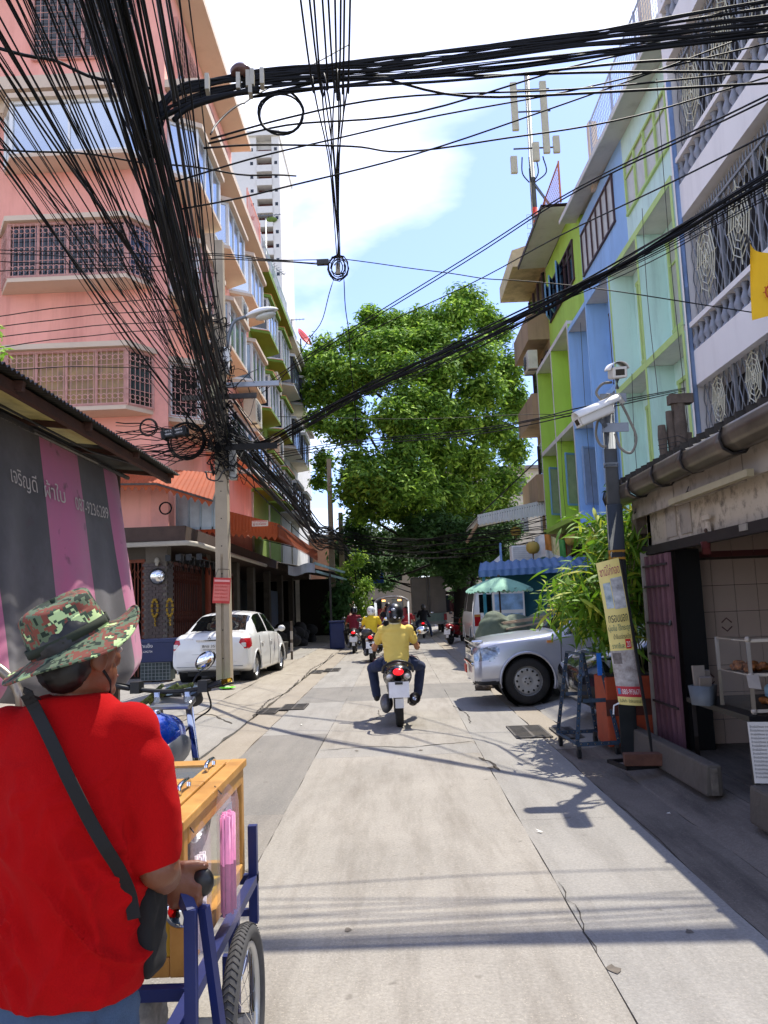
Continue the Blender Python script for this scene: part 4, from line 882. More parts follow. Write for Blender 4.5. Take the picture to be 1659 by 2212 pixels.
def screen(parent, y0, y1, z0, z1, web=True, x=6.16):
    w_ = y1 - y0; h_ = z1 - z0; f = MB()
    f.bar((x, y0, z0), (x, y1, z0), .05).bar((x, y0, z1), (x, y1, z1), .05).bar((x, y0, z0 - .1), (x, y0, z1), .06)
    o = f.build('screen', m_grl, parent); n = max(4, int(w_ / .105)); g = MB(); 
    for i in range(n):
        yy = y0 + w_ * (i + .5) / n; sg = 1 if i % 2 else -1; k = int(h_ / .075)
        g.tube([(x, yy + sg * .04 * math.sin(j * 1.05), z0 + h_ * j / k) for j in range(k + 1)], .011, 3, caps=False)
    g.build('wavy_bars', m_grl, o)
    s = MB()
    for i in range(n): yy = y0 + w_ * (i + .5) / n; s.tube([(x, yy, z1), (x, yy, z1 + .15), (x, yy, z1 + .24)], [.012, .016, .001], 4)
    s.build('spear_tips', m_grl, o)
    if web:
        c = (y0 + w_ / 2, z0 + h_ * .52); wbm = MB(); R0 = min(w_ * .42, h_ * .36)
        for k in range(8): a = k * math.pi / 4; wbm.tube([(x - .02, c[0], c[1]), (x - .02, c[0] + R0 * .8 * math.cos(a), c[1] + R0 * 1.25 * math.sin(a))], .012, 4)
        for q in (.25, .45, .65, .85): wbm.tube([(x - .02, c[0] + R0 * .8 * q * math.cos(k * math.pi / 4), c[1] + R0 * 1.25 * q * math.sin(k * math.pi / 4)) for k in range(8)], .012, 4, closed=True)
        wbm.build('web_motif', m_web, o)
for zr, top in ((13.72, 15.6), (10.29, 12.25), (6.86, 8.75), (4.46, 5.7)):
    MB().box(5.96, 6.2, 2.5, YB - .21, zr - .1, zr).build('hand_rail', m_wb, wb)
    if zr > 5: MB().box(6.0, 7.3, 2.5, YB - .21, zr - 1.25, zr - .57).build('slab_front', m_wb, wb)
    else: MB().box(6.0, 7.3, 2.5, YB - .21, zr - .9, zr - .55).build('slab_front', m_wb, wb)
    n = int((YB - .4 - 4) / .27)
    for i in range(n): inst('baluster', bal_me, wb, (6.08, YB - .4 - i * .27, zr - .565), scale=(1, 1, 1.03))
    k = 0; y1 = YB - .25
    while y1 > 5: screen(wb, y1 - 1.45, y1, zr + .1, top, True); y1 -= 1.45
MB().box(6.6, 7.29, 4, YB - .25, 4.5, 15.5).build('painted_dark_back', M('painted balcony shade', '#262526', .9, var=.2), wb)  # near-black colour puts in the shade of the interior behind the grilles
# antenna mast on the roofs
am = thing('telecom_mast', 'grey telecom mast with white panel antennas and a red band above the roofs', 'antenna mast', (7.75, 38.0, 15.4))
b = MB(); b.cyl((0, 0, 0), (.05, 0, 13.3), .16, .12, 10); b.build('mast_pole', M('galvanised mast', '#5f666c', .5, .4), am); MB().cyl((.02, 0, 4.9), (.022, 0, 5.9), .17, .17, 10).build('red_band', M('red band', '#d8402c', .5), am)
for k, (x, z, h) in enumerate(((-.75, 9.9, 2.6), (.75, 8.6, 3.9), (-.95, 7.6, .9), (1.25, 8.6, .9), (.2, 8.2, 1.0))): MB().box(x - .17, x + .17, -.5, -.3, z, z + h).build('panel_antenna', M('cream antenna panel', '#a9a48c', .5), am, bevel=.03)
for z in (9.0, 11.0, 12.2): MB().bar((-.9, -.25, z), (1.1, -.25, z), .06).build('bracket', m_iron, am)
MB().bar((.1, 0, 7.2), (3.3, .5, 2.4), .1).build('stay', MATS['galvanised mast'], am)
for k in range(4): MB().tube(smooth_pts([(-.5 + k * .35, -.3, 8.5), (-.55 + k * .4, -.4, 7.6), (-.2 + k * .1, -.2, 7.2)], 5), .035, 5).build('feeder', M('black cord', '#101010', .6), am)
MB().tube([(-.14, -.1, 0), (-.12, -.1, 8)], .04, 6).build('feeder', M('black cord', '#101010', .6), am)
# things at the foot of the lime house: lanterns, blue roofed kiosk, roller shutter, banner, umbrella, tarp heap
m_lan = M('yellow paper lantern', '#b99c45', .7, var=.25, scale=4, dirt=.3)
for k, (u, v, lab) in enumerate(((1235, 1165, 'yellow paper lantern, first of the three hanging together'), (1258, 1161, 'yellow paper lantern, middle of the three hanging together'), (1276, 1154, 'yellow paper lantern, nearest the camera pole of the three'), (1151, 1183, 'lone yellow paper lantern by the colourful banner'), (1114, 1148, 'dim yellow lantern under the white awning'))):
    p = at(u, v, y=24.0 - k * .4 if k < 3 else (24.6 if k == 3 else 32)); t = thing('paper_lantern', lab, 'lantern', p, 0, 'paper lanterns')
    MB().lathe([(.05, -.19), (.13, -.17), (.2, -.09), (.215, 0), (.2, .09), (.13, .17), (.05, .19)], n=16).build('shade', m_lan, t)
    MB().cyl((0, 0, .19), (0, 0, .45), .006, n=4).build('string', m_iron, t); MB().cyl((0, 0, -.4), (0, 0, -.19), .012, .03, n=6).build('tassel', M('brown tassel', '#7a5c33', .8), t)
ks = thing('blue_kiosk', 'small kiosk with blue corrugated roof and teal wall behind the umbrella', 'kiosk')
b = MB(); corrugated(b, (2.5, 23.2, 2.75), (6.2, 23.2, 2.85), (6.2, 22.0, 2.5), (2.3, 22.0, 2.42), pitch=.22, amp=.03); b.build('roof_sheet', M('blue corrugated roof', '#5679a6', .6, var=.12, scale=2, dirt=.3), ks)
b = MB(); corrugated(b, (2.3, 21.98, 2.46), (6.2, 21.98, 2.54), (6.2, 21.96, 2.36), (2.3, 21.96, 2.28), pitch=.22, amp=.03); b.build('roof_edge', MATS['blue corrugated roof'], ks)
MB().box(2.75, 6.2, 23.0, 23.1, .1, 2.6).build('back_wall', M('teal board', '#1d5a66', .8, var=.15, scale=1), ks); MB().bar((2.45, 22.1, .1), (2.45, 22.1, 2.4), .08).build('post', M('teal post', '#2f7d8c', .7), ks)
MB().box(2.75, 3.65, 22.75, 22.9, .7, 1.9).build('freezer_sign', m_white, ks); MB().box(2.8, 3.6, 22.74, 22.748, 1.35, 1.8).build('picture', M('blue water picture', '#8fb4d8', .5, var=.4, scale=3), ks); MB().box(2.82, 3.58, 22.739, 22.747, .8, 1.25).build('picture', M('ice picture', '#9db4c8', .5, var=.4, scale=9), ks)
MB().box(4.9, 5.05, 22.9, 22.99, 1.75, 1.9).build('switch_box', m_cream, ks)
rs = thing('roller_shutter', 'white roller shutter above the blue kiosk roof', 'shutter', (3.85, 26.0, 2.6))
MB().box(0, .95, 0, .5, 0, .8).build('housing', m_white, rs)
for k in range(11): MB().box(.04, .91, -.03, -.001, .03 + k * .068, .085 + k * .068).build('slat', M('ribbed white metal', '#cfd2d2', .5), rs)
MB().box(.5, .92, -.05, -.032, .02, .25).build('sign', M('black sign', '#1d1c1d', .5), rs); MB().box(.62, .76, -.056, -.051, .05, .18).build('red_mark', m_redink, rs)
ub = thing('white_gable', 'white gable board with blue edge behind the kiosk', 'gable', (3.0, 28.0, 2.65)); MB().prism([(0, 0, 0), (.75, 0, 0), (.75, 0, .6)], (0, .08, 0)).build('board', m_white, ub, fix=True); MB().bar((.75, -.02, 0), (.75, -.02, 1.0), .07).build('edge', M('blue edge', '#7ea3d8', .6), ub)
cb = thing('advert_banner', 'crumpled orange, green and white advert banner hanging under the lime ledge', 'banner', (4.45, 25.0, 2.55))
def ban(u, v): return Vector((1.0 * u, .06 * math.sin(u * 13) + .03 * math.sin(u * 29 + v * 4), 1.0 * v + .1 * math.sin(u * 5)))
for k, (u0, u1, v0, v1, c) in enumerate(((0, .3, 0, .3, '#3f6f63'), (0, .3, .3, 1, '#e3e1dc'), (.3, .52, 0, .5, '#e0ddd6'), (.3, .52, .5, 1, '#d98a3a'), (.52, .75, 0, .45, '#e6e3dc'), (.52, .75, .45, 1, '#e2d39a'), (.75, .95, 0, 1, '#4f9a48'), (.95, 1, 0, 1, '#c0392b'))):
    b = MB(); b.smooth = True; b.grid(lambda a, c_: ban(u0 + (u1 - u0) * a, v0 + (v1 - v0) * c_), 8, 6); b.build('panel', M('banner ' + c, c, .6, var=.15, scale=6), cb)
um = thing('green_umbrella', 'faded green market umbrella with scalloped edge beside the kiosk', 'umbrella', (2.62, 20.2, .1))
b = MB(); b.smooth = True; n = 40
def umb(u, v):
    a = u * 2 * math.pi; k = abs(math.sin(a * 4)); r = .86 * v * (1 - .05 * k * v); return Vector((r * math.cos(a), r * math.sin(a), 2.1 - .30 * v ** 1.5 - .045 * k * v + (.0 if v < .98 else -.06 * (0.4 + .6 * math.sin(a * 20) ** 2))))
b.grid(umb, n * 2, 12); b.build('canopy', M('faded green canvas', '#8dbba2', .8, var=.1, scale=2), um); MB().cyl((0, 0, 0), (0, 0, 2.12), .022).build('pole', m_brown, um); MB().ell((0, 0, 2.13), .04).build('finial', m_iron, um)
for k in range(8): a = k * math.pi / 4 + .39; MB().bar((0, 0, 1.75), (.85 * math.cos(a), .85 * math.sin(a), 1.8), .012).build('rib', m_iron, um)
th = thing('tarp_heap', 'heap of goods under grey green tarpaulin topped with planks and cardboard', 'heap', (2.6, 17.4, .1))
b = MB()
for p, r in (((-.5, 0, .5), (.42, .5, .75)), ((.0, .1, .45), (.5, .6, .72)), ((.6, .1, .5), (.6, .6, .7)), ((1.2, .2, .6), (.6, .6, .8)), ((-.62, -.3, .3), (.25, .3, .4)), ((1.9, .3, .5), (.6, .6, .7))): b.ell(p, r, n=16, k=10)
melt(b, 'tarpaulin', M('grey green tarpaulin', '#6f7a63', .8, var=.3, scale=2.5, col2='#4a5646'), th, voxel=.05, smooth=3, wrinkle=.05, wscale=3.2)
for k, (x, y, z, l, a) in enumerate(((.35, -.5, 1.12, 1.5, .12), (.3, -.62, 1.08, 1.35, .10), (.3, -.75, 1.0, 1.3, .15))): MB().obox((x, y, z), (l, .13, .03), Matrix.Rotation(-a, 3, 'Y') @ Matrix.Rotation(a * .5, 3, 'Z')).build('plank', M('grey pine plank', '#9d8b74', .85, var=.2, scale=5), th)
for k, (x, y, z, a) in enumerate(((1.0, -.3, 1.32, .3), (1.25, -.4, 1.3, -.2), (.85, -.45, 1.24, .1))): MB().obox((x, y, z), (.6, .45, .02), Matrix.Rotation(a, 3, 'Z') @ Matrix.Rotation(.25 * a, 3, 'Y')).build('cardboard', M('tan cardboard', '#c29a5b', .85, var=.12), th)
for k, (x, y, z, c) in enumerate(((1.68, 17.0, .45, '#1d4f9c'), (1.82, 16.8, .4, '#8f7f6a'), (1.95, 16.75, .3, '#c2452f'))):
    t = thing('cloth_bag', ['blue plastic bag at the edge of the tarp heap', 'grey cloth sack leaning by the tarp heap', 'small red bag at the foot of the tarp heap'][k], 'bag', (x, y, .05)); b = MB(); b.ell((0, 0, z * .55), (.11, .1, z * .55), n=12, k=8).ell((.02, .02, z * 1.0), (.05, .05, z * .3), n=8, k=6); melt(b, 'sack', M('bag ' + c, c, .5, var=.2), t, voxel=.02, smooth=2, wrinkle=.015, wscale=9)
for k, (x, y) in enumerate(((1.5, 14.6), (1.62, 15.6), (1.72, 15.0))):
    t = thing('dark_rock', ['broken concrete lump ahead of the pickup bumper', 'blackened rubble lump on the gutter past the pickup', 'small rubble lump on the gutter edge'][k], 'rubble', (x, y, 0)); b = MB(); rr = random.Random(k)
    for i in range(3): b.ell((rr.uniform(-.1, .1), rr.uniform(-.1, .1), .05), (rr.uniform(.08, .14),) * 2 + (.07,), n=8, k=6)
    melt(b, 'lump', M('dark rubble', '#4a4138', .95, var=.4, scale=8), t, voxel=.03, smooth=1, wrinkle=.02, wscale=12)
for k, (x, y0, y1, z0, z1) in enumerate(((5.985, 17.2, 17.25, 6.0, 10.4), (5.98, 19.0, 18.9, 3.6, 7.0), (5.985, 23.4, 23.5, 4.0, 10.0), (5.985, 27.3, 27.2, 4.3, 7.2), (5.98, 15.6, 15.7, 4.6, 12.5))):
    MB().tube(smooth_pts([(x, y0, z0), (x - .03, (y0 + y1) / 2 + .06, (z0 + z1) / 2), (x, y1, z1)], 6), .008, 5).build('wall_wire', m_iron, (mint, mint, blue, lime, mint)[k])
# ------------------------------------------------------------------ right: shack shop, camera pole, banner, cart frame, bamboo
m_board = M('grimy white board', '#9d9284', .9, var=.12, scale=2, dirt=.75, dirtcol='#2e2620', dscale=5)
m_plaster = M('spotted cream plaster', '#b7a995', .9, var=.08, dirt=.9, dirtcol='#2b241e', dscale=9)
m_zinc = M('dull brown gutter tin', '#6a6155', .38, .65, var=.3, scale=3, dirt=.4, dirtcol='#453a2b')
m_wood = M('rotten grey wood', '#63564a', .95, var=.35, scale=6, dirt=.5, dirtcol='#2a211a', streak=True, bump=.4)
sh = thing('corner_shack', 'low grimy shop shack with tin gutter and open tiled front', 'shack')
RY0, RY1 = 3.4, 8.33
# gutter in lengths with straps
gy = [3.4, 4.45, 5.3, 6.05, 6.75, 7.45, 8.33]
for i in range(6):
    a, c = gy[i] + .004, gy[i + 1] - .004; zo = .012 * math.sin(i * 2.3); b = MB(); b.smooth = True
    pf = [(2.26, 2.67), (2.24, 2.6), (2.26, 2.54), (2.32, 2.50), (2.39, 2.51), (2.43, 2.56)]
    b.grid(lambda u, v: (lambda k, f: Vector((pf[k][0] + (pf[min(k + 1, 5)][0] - pf[k][0]) * f, a + (c - a) * u, pf[k][1] + (pf[min(k + 1, 5)][1] - pf[k][1]) * f + zo)))(min(4, int(v * 5)), v * 5 - min(4, int(v * 5))), 6, 20)
    b.build('gutter', m_zinc, sh, thick=.006)
    b = MB(); b.tube([(2.25, c, 2.68), (2.23, c, 2.6), (2.25, c, 2.53), (2.32, c, 2.49), (2.4, c, 2.5), (2.45, c, 2.57)], .009, 5); b.build('gutter_strap', M('black strap', '#1f1a17', .7), sh)
for y0, y1, dz in ((3.4, 5.55, 0.0), (5.56, 6.95, -.01), (6.96, 8.2, .005)): MB().obox((2.5, (y0 + y1) / 2, 2.45 + dz), (.03, y1 - y0 - .01, .2)).build('fascia_board', m_board, sh)
b = MB(); corrugated(b, (2.3, 3.4, 2.66), (2.3, 8.3, 2.66), (5.4, 8.3, 3.35), (5.4, 3.4, 3.35), pitch=.16, amp=.03); b.build('roof_sheet', M('old fibre cement roof', '#5b5a58', .9, var=.25, dirt=.5), sh)
for k in range(28):
    y = 3.5 + k * .17; MB().lathe([(.035, 0), (.05, .0)], (0, 0, 0), n=8)
    MB().tube([(2.32, y, 2.72), (2.6, y, 2.79)], .04, 7).build('ridge_end', M('dark roof ridge', '#38342f', .9, var=.3), sh)
MB().box(2.6, 2.66, 3.0, 8.1, 2.06, 2.62).build('header_wall', m_plaster, sh); MB().box(2.53, 2.598, 3.0, 8.1, 1.97, 2.055).build('shutter_track', M('black iron track', '#241d1b', .7, .3, dirt=.3), sh)
for y in (7.05, 7.42): MB().box(2.588, 2.599, y - .17, y + .1, 2.1, 2.38).build('patch_board', m_board, sh)
MB().box(2.6, 2.72, 8.0, 8.12, .1, 2.6).build('corner_post', m_plaster, sh); MB().bar((2.62, 8.2, .1), (2.62, 8.2, 2.45), .1).build('timber_post', M('dark timber post', '#2c211b', .9, var=.3), sh); MB().box(2.5, 2.62, 8.13, 8.3, 2.2, 2.45).build('bracket_block', m_wood, sh)
MB().box(2.48, 2.6, 8.0, 8.03, .1, 2.0).build('door_jamb', M('chipped white jamb', '#a79d92', .8, dirt=.6), sh)
# interior
tw_ = MB().box(2.95, 5.2, 8.02, 8.1, .1, 2.6).build('tiled_wall', M('tile grout', '#4a4038', .9, var=.1), sh)
tm = MB().box(-.108, .108, -.006, .006, -.128, .128).mesh('tile', M('pinkish glazed wall tile', '#c4ad9c', .35, var=.06, scale=2)); tm2 = MB().box(-.108, .108, -.006, .006, -.03, .03).mesh('tile', M('maroon border tile', '#6e3f3c', .35))
for r in range(10):
    z = .2 + r * .262 + (.06 if r > 6 else 0)
    for k in range(10):
        if z < 2.5: inst('tile', tm, tw_, (3.06 + k * .222, 8.014, z))
for k in range(10): inst('tile', tm2, tw_, (3.06 + k * .222, 8.013, .2 + 6.55 * .262 + .04))
for k, (x, z) in enumerate(((3.28, 1.25), (3.06, .72))):
    for a in (1, -1): MB().tube([(x - .05, 8.004, z + a * .02), (x, 8.004, z + a * .065), (x + .05, 8.004, z + a * .02)], .007, 4).build('tile_motif', M('rose motif', '#6b4a44', .5), tw_)
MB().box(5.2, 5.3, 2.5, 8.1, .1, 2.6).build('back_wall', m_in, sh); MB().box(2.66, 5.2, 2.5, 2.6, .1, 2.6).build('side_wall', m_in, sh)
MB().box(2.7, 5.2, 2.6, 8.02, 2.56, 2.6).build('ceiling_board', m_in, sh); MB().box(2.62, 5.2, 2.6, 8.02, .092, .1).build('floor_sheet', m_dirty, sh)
MB().box(2.72, 2.95, 7.7, 8.02, .1, 2.0).build('dark_cabinet', M('black cabinet', '#121010', .6), sh)
# folded purple gate
gt = MB().bar((2.5, 7.25, .12), (2.5, 7.25, 1.95), .03).build('folding_gate', M('dusty mauve gate steel', '#6d4a52', .6, .2, var=.15), sh)
for k in range(9): MB().bar((2.5 + .02 * (k % 2), 7.3 + k * .075, .12), (2.5 + .02 * (k % 2), 7.3 + k * .075, 1.95), .028, .05).build('gate_slat', MATS['dusty mauve gate steel'], gt)
for z in (.55, 1.0, 1.3, 1.65, 1.85): MB().bar((2.48, 7.26, z), (2.48, 7.95, z), .02).build('gate_link', M('dark gate iron', '#2b2022', .6), gt)
MB().tube([(2.46, 7.22, 1.3), (2.45, 7.2, 1.33), (2.44, 7.2, 1.29)], .012, 5).build('hasp', m_iron, gt)
# fluorescent tube under the fascia, hooks, little shrine and switch
MB().bar((2.42, 5.3, 2.36), (2.42, 6.85, 2.36), .05, .05).build('lamp_tube', M('dusty cream tube', '#a59a7c', .6, dirt=.4), sh)
for y in (6.6, 8.05): MB().tube([(2.48, y, 2.42), (2.45, y - .03, 2.40), (2.45, y - .07, 2.42), (2.46, y - .08, 2.45)], .005, 5).build('hook', m_iron, sh)
MB().box(2.518, 2.53, 5.66, 5.78, 2.0, 2.05).build('switch_plate', M('pale plastic', '#8d867b', .6), sh)
sp = thing('wall_charm', 'small pale charm with red pot hanging over the shack door', 'charm', (2.56, 6.45, 2.0))
MB().prism([(-.01, -.05, .02), (-.01, .05, .02), (-.01, .02, .14), (-.01, -.02, .14)], (.02, 0, 0)).build('plaque', M('chipped plaster', '#b9ab98', .8, dirt=.5), sp, fix=True); MB().ell((-.02, 0, .07), (.012, .018, .02)).build('hole', m_brown, sp); MB().cyl((-.03, 0, -.12), (-.03, 0, -.02), .035, .04).build('pot', M('dark red pot', '#5f2a26', .5), sp); MB().box(-.015, 0, -.07, .07, .16, .2).build('hanger', M('chipped plaster', '#b9ab98', .8), sp)
# timber stump and leaning plank above the roof
tp = thing('rotten_post', 'rotten timber post tied with wire sticking up behind the gutter', 'post', (3.0, 8.25, 2.6))
for k, (x, h, w_) in enumerate(((-.12, .75, .09), (-.03, .9, .08), (.07, 1.02, .15), (.15, .66, .08))):
    b = MB(); n = 8; b.grid(lambda u, v: (x + w_ / 2 * math.cos(u * 6.283) * (1 + .12 * math.sin(v * 17 + k)), w_ / 2 * math.sin(u * 6.283), -.1 + (h + .1) * v), 10, n); b.build('timber', m_wood, tp)
MB().obox((.09, -.02, 1.02), (.24, .12, .1)).build('cap', m_wood, tp); MB().obox((.18, -.05, .28), (.12, .1, .2)).build('block', m_wood, tp)
for z in (.48, .52, .58): MB().tube([(-.2, -.08, z), (0, -.12, z + .03), (.22, -.06, z - .05), (.4, 0, z - .2)], .004, 4).build('wire', m_iron, tp)
lp = thing('leaning_plank', 'pale grey plank leaning above the shack gutter', 'plank', (3.35, 7.9, 2.62)); MB().obox((.16, 0, .38), (.13, .03, .95), Matrix.Rotation(R(28), 3, 'Y')).build('plank', M('bleached plank', '#a39c93', .9, var=.15, scale=5), lp)
# kerb walls of the shack
lw = thing('low_wall', 'low concrete wall at the shack front beside the banner foot', 'wall', (0, 0, 0)); b = MB(); b.prism([(2.2, 6.0, .09), (2.33, 6.0, .09), (2.33, 6.0, .31), (2.22, 6.0, .31)], (-.02, 2.15, 0)); b.build('wall_block', M('rough low wall concrete', '#5c554c', .95, var=.2, scale=4, dirt=.6, bump=.3, bscale=25), lw, bevel=.015); MB().box(2.24, 2.29, 5.985, 5.998, .1, .29).build('groove', m_dark, lw)
lw2 = thing('low_wall', 'short low concrete wall stub at the right picture edge', 'wall', (0, 0, 0)); MB().prism([(2.2, 4.0, .09), (2.36, 4.0, .09), (2.36, 4.0, .33), (2.22, 4.0, .33)], (0, 1.3, 0)).build('wall_block', MATS['rough low wall concrete'], lw2, bevel=.02)
# food stand: table, case, contents
tb_ = thing('food_table', 'black table with steel corner legs under the fried food case', 'table', (2.42, 5.72, .1))
MB().box(0, .9, -.05, 1.15, .56, .6).build('table_top', M('black table top', '#0c0b0a', .5), tb_)
for x, y in ((.04, 0), (.86, 0), (.04, 1.1), (.86, 1.1)): MB().cyl((x, y, 0), (x, y, .56), .018).build('leg', M('worn steel leg', '#4a423c', .5, .5), tb_)
MB().box(0, .12, -.055, -.051, .5, .56).build('corner_plate', M('steel corner', '#9d968d', .4, .5), tb_); MB().tube(smooth_pts([(.1, .2, .02), (.12, .2, .4), (.3, .2, .52), (.6, .2, .5)], 6), .014, 6).build('brace', m_iron, tb_)
fc = thing('food_case', 'clear acrylic food case with white pipe frame holding fried chicken', 'display case', (2.42, 5.72, .705))
mpv = M('ivory pvc pipe', '#aba091', .5, var=.1); wx, wy, hz = .62, .55, .52
for x in (0.06, wx):
    for y in (0.0, wy): MB().cyl((x, y, 0), (x, y, hz), .016, n=10).build('post', mpv, fc)
for z in (.02, .27, hz - .01):
    MB().cyl((.06, 0, z), (wx, 0, z), .013, n=8).build('rail', mpv, fc); MB().cyl((wx, 0, z), (wx, wy, z), .013, n=8).build('rail', mpv, fc)
    if z != .02: MB().cyl((.06, 0, z), (.06, wy, z), .006, n=8).build('rail', mpv, fc)
for x in (.06, wx):
    for z in (.02, .27, hz): MB().ell((x, 0, z), .022, n=10, k=6).build('elbow', mpv, fc)
def clear_mat(name, col, a):
    if name in MATS: return MATS[name]
    m = bpy.data.materials.new(name); m.use_nodes = True; t = m.node_tree; t.nodes.clear(); o = t.nodes.new('ShaderNodeOutputMaterial'); mix = t.nodes.new('ShaderNodeMixShader'); tr = t.nodes.new('ShaderNodeBsdfTransparent'); gl = t.nodes.new('ShaderNodeBsdfPrincipled')
    gl.inputs['Base Color'].default_value = (*lin(col), 1); gl.inputs['Roughness'].default_value = .08; mix.inputs[0].default_value = a; t.links.new(tr.outputs[0], mix.inputs[1]); t.links.new(gl.outputs[0], mix.inputs[2]); t.links.new(mix.outputs[0], o.inputs[0]); MATS[name] = m; return m
m_clear = clear_mat('scuffed clear acrylic', '#8d8a84', .06)
MB().box(.05, .055, .02, wy - .02, .02, hz).build('side_sheet', m_clear, fc); MB().box(.07, wx, wy - .005, wy, .02, hz).build('back_sheet', m_clear, fc); MB().box(.05, wx, .02, wy, hz - .005, hz).build('top_sheet', m_clear, fc)
MB().box(.07, wx - .01, .02, wy - .02, .262, .272).build('shelf', M('dark tray', '#2a2522', .4), fc); MB().box(.3, wx - .02, .04, .4, .015, .03).build('tray', M('dark tray', '#2a2522', .4), fc)
m_fry = M('golden fried chicken', '#a8672c', .6, var=.35, scale=25, col2='#6e3a14', bump=.6, bscale=60)
def food(label, x0, x1, y0, y1, z, n, seed):
    t = thing('fried_chicken', label, 'food', (2.42, 5.72, .705)); b = MB(); rr = random.Random(seed)
    for _ in range(n): b.ell((rr.uniform(x0, x1), rr.uniform(y0, y1), z + rr.uniform(0, .03)), (rr.uniform(.02, .04), rr.uniform(.02, .04), rr.uniform(.014, .026)), n=8, k=6)
    melt(b, 'pieces', m_fry, t, voxel=.008, smooth=1, wrinkle=.008, wscale=45)
food('fried chicken pieces on the lower tray of the case', .24, .58, .08, .35, .035, 34, 1); food('fried chicken pieces on the shelf of the case', .1, .3, .2, .5, .285, 30, 2)
for k, (x, y, z, c, r, h, lab) in enumerate(((.5, .3, .06, '#4fa095', .03, .12, 'teal capped bottle in the food case'), (.38, .42, .06, '#8fb3c9', .04, .1, 'pale blue cup in the food case'), (.52, .18, .275, '#d8d4cc', .03, .05, 'small white cup on the case shelf'))):
    t = thing('cup', lab, 'cup', (2.42 + x, 5.72 + y, .705 + z)); MB().lathe([(.001, 0), (r, 0), (r * 1.1, h * .7), (r * .5, h), (.001, h)], n=14).build('vessel', M('cup ' + c, c, .4), t)
bk = thing('plastic_basket', 'small grey plastic basket of cartons beside the food case', 'basket', (2.36, 6.32, .705)); MB().lathe([(.001, .005), (.09, .005), (.11, .15), (.115, .15), (.095, 0)], m3=Matrix.Diagonal((1, 1.2, 1)), n=4).build('basket', M('pale grey plastic', '#565c60', .5), bk)
for k, (x, y, h) in enumerate(((-.02, 0, .28), (.03, .05, .24), (.0, -.04, .2))): MB().obox((x, y, h / 2 + .02), (.09, .03, h), Matrix.Rotation(.2 * k - .1, 3, 'X')).build('carton', M('off white carton', '#7a7066', .7), bk)
pp = thing('paper_note', 'small white note hanging on the food case frame', 'note', (2.42, 5.70, .9)); MB().add([(.02, 0, .08), (.1, -.01, .08), (.11, -.02, -.02), (.03, 0, -.01)], [(0, 1, 2, 3)]).build('sheet', M('white note', '#a59d97', .7), pp)
sb = thing('menu_board', 'white and pink menu board with fine print leaning at the right edge', 'sign', (2.25, 5.28, .36), rot=(R(-12), 0, R(-14)))
MB().box(0, .14, -.01, 0, -.02, .36).build('board', M('white board', '#cfc9c0', .6), sb); MB().box(.14, .6, -.01, 0, -.02, .36).build('pink_board', M('pink board', '#b9647a', .6), sb)
for k in range(14): text('ข้าวมันไก่ทอด ราคา', .018, M('dark print', '#3b3432', .7), sb, (.01, -.0115, .32 - k * .024), FACE_CAM, width=.12)
# yellow flag with red emblem
fl = thing('yellow_flag', 'yellow cloth flag with a red round emblem hanging at the right edge', 'flag', at(1628, 552, y=7.0))
b = MB(); b.smooth = True; b.grid(lambda u, v: (-.02 + .34 * u - .03 * v * (1 - u), .05 * math.sin(u * 8 + v * 2), .12 - .72 * v - .25 * u * (1 - v)), 18, 18); fo = b.build('cloth', M('yellow flag cloth', '#eab818', .8, var=.05), fl)
MB().cyl((-.04, .02, .22), (.3, .3, -.75), .013).build('staff', m_iron, fl)
MB().tube([(.1 + .055 * math.cos(a * .524), -.06, -.38 + .065 * math.sin(a * .524)) for a in range(12)], .008, 4, closed=True).build('emblem_ring', M('red emblem', '#c2481e', .7), fl); MB().ell((.1, -.055, -.38), (.032, .004, .04)).build('emblem_disc', M('red emblem', '#c2481e', .7), fl)
for k in range(10): a = k * .628; MB().bar((.1 + .064 * math.cos(a), -.06, -.38 + .075 * math.sin(a)), (.1 + .075 * math.cos(a), -.06, -.38 + .088 * math.sin(a)), .012, .004).build('emblem_ray', M('red emblem', '#c2481e', .7), fl)
# camera pole
m_galv = M('galvanised pole', '#7d8288', .45, .55, var=.15, scale=4, dirt=.25)
cp = thing('camera_pole', 'galvanised steel pole carrying security cameras beside the shack', 'pole', (2.17, 7.8, .07))
MB().cyl((0, 0, 0), (.02, 0, 2.4), .082, .08, 18).build('lower_tube', M('dark weathered pole', '#4a4f52', .5, .4, var=.2), cp); MB().cyl((.02, 0, 2.4), (.03, 0, 3.5), .066, .062, 18).build('upper_tube', m_galv, cp); MB().cyl((.02, 0, 2.78), (.021, 0, 2.82), .072).build('collar', m_galv, cp); MB().ell((.03, 0, 3.5), (.062, .062, .03)).build('cap', m_galv, cp)
MB().cyl((.012, 0, 1.86), (.013, 0, 1.95), .0835).build('tape', M('yellow tape', '#c08a2d', .6), cp)
for z in (3.12, 3.42): MB().box(-.06, .2, -.085, -.068, z, z + .09).build('clamp_plate', m_galv, cp)
m_cam = M('off white camera casing', '#d5d1c7', .45, var=.05, dirt=.15)
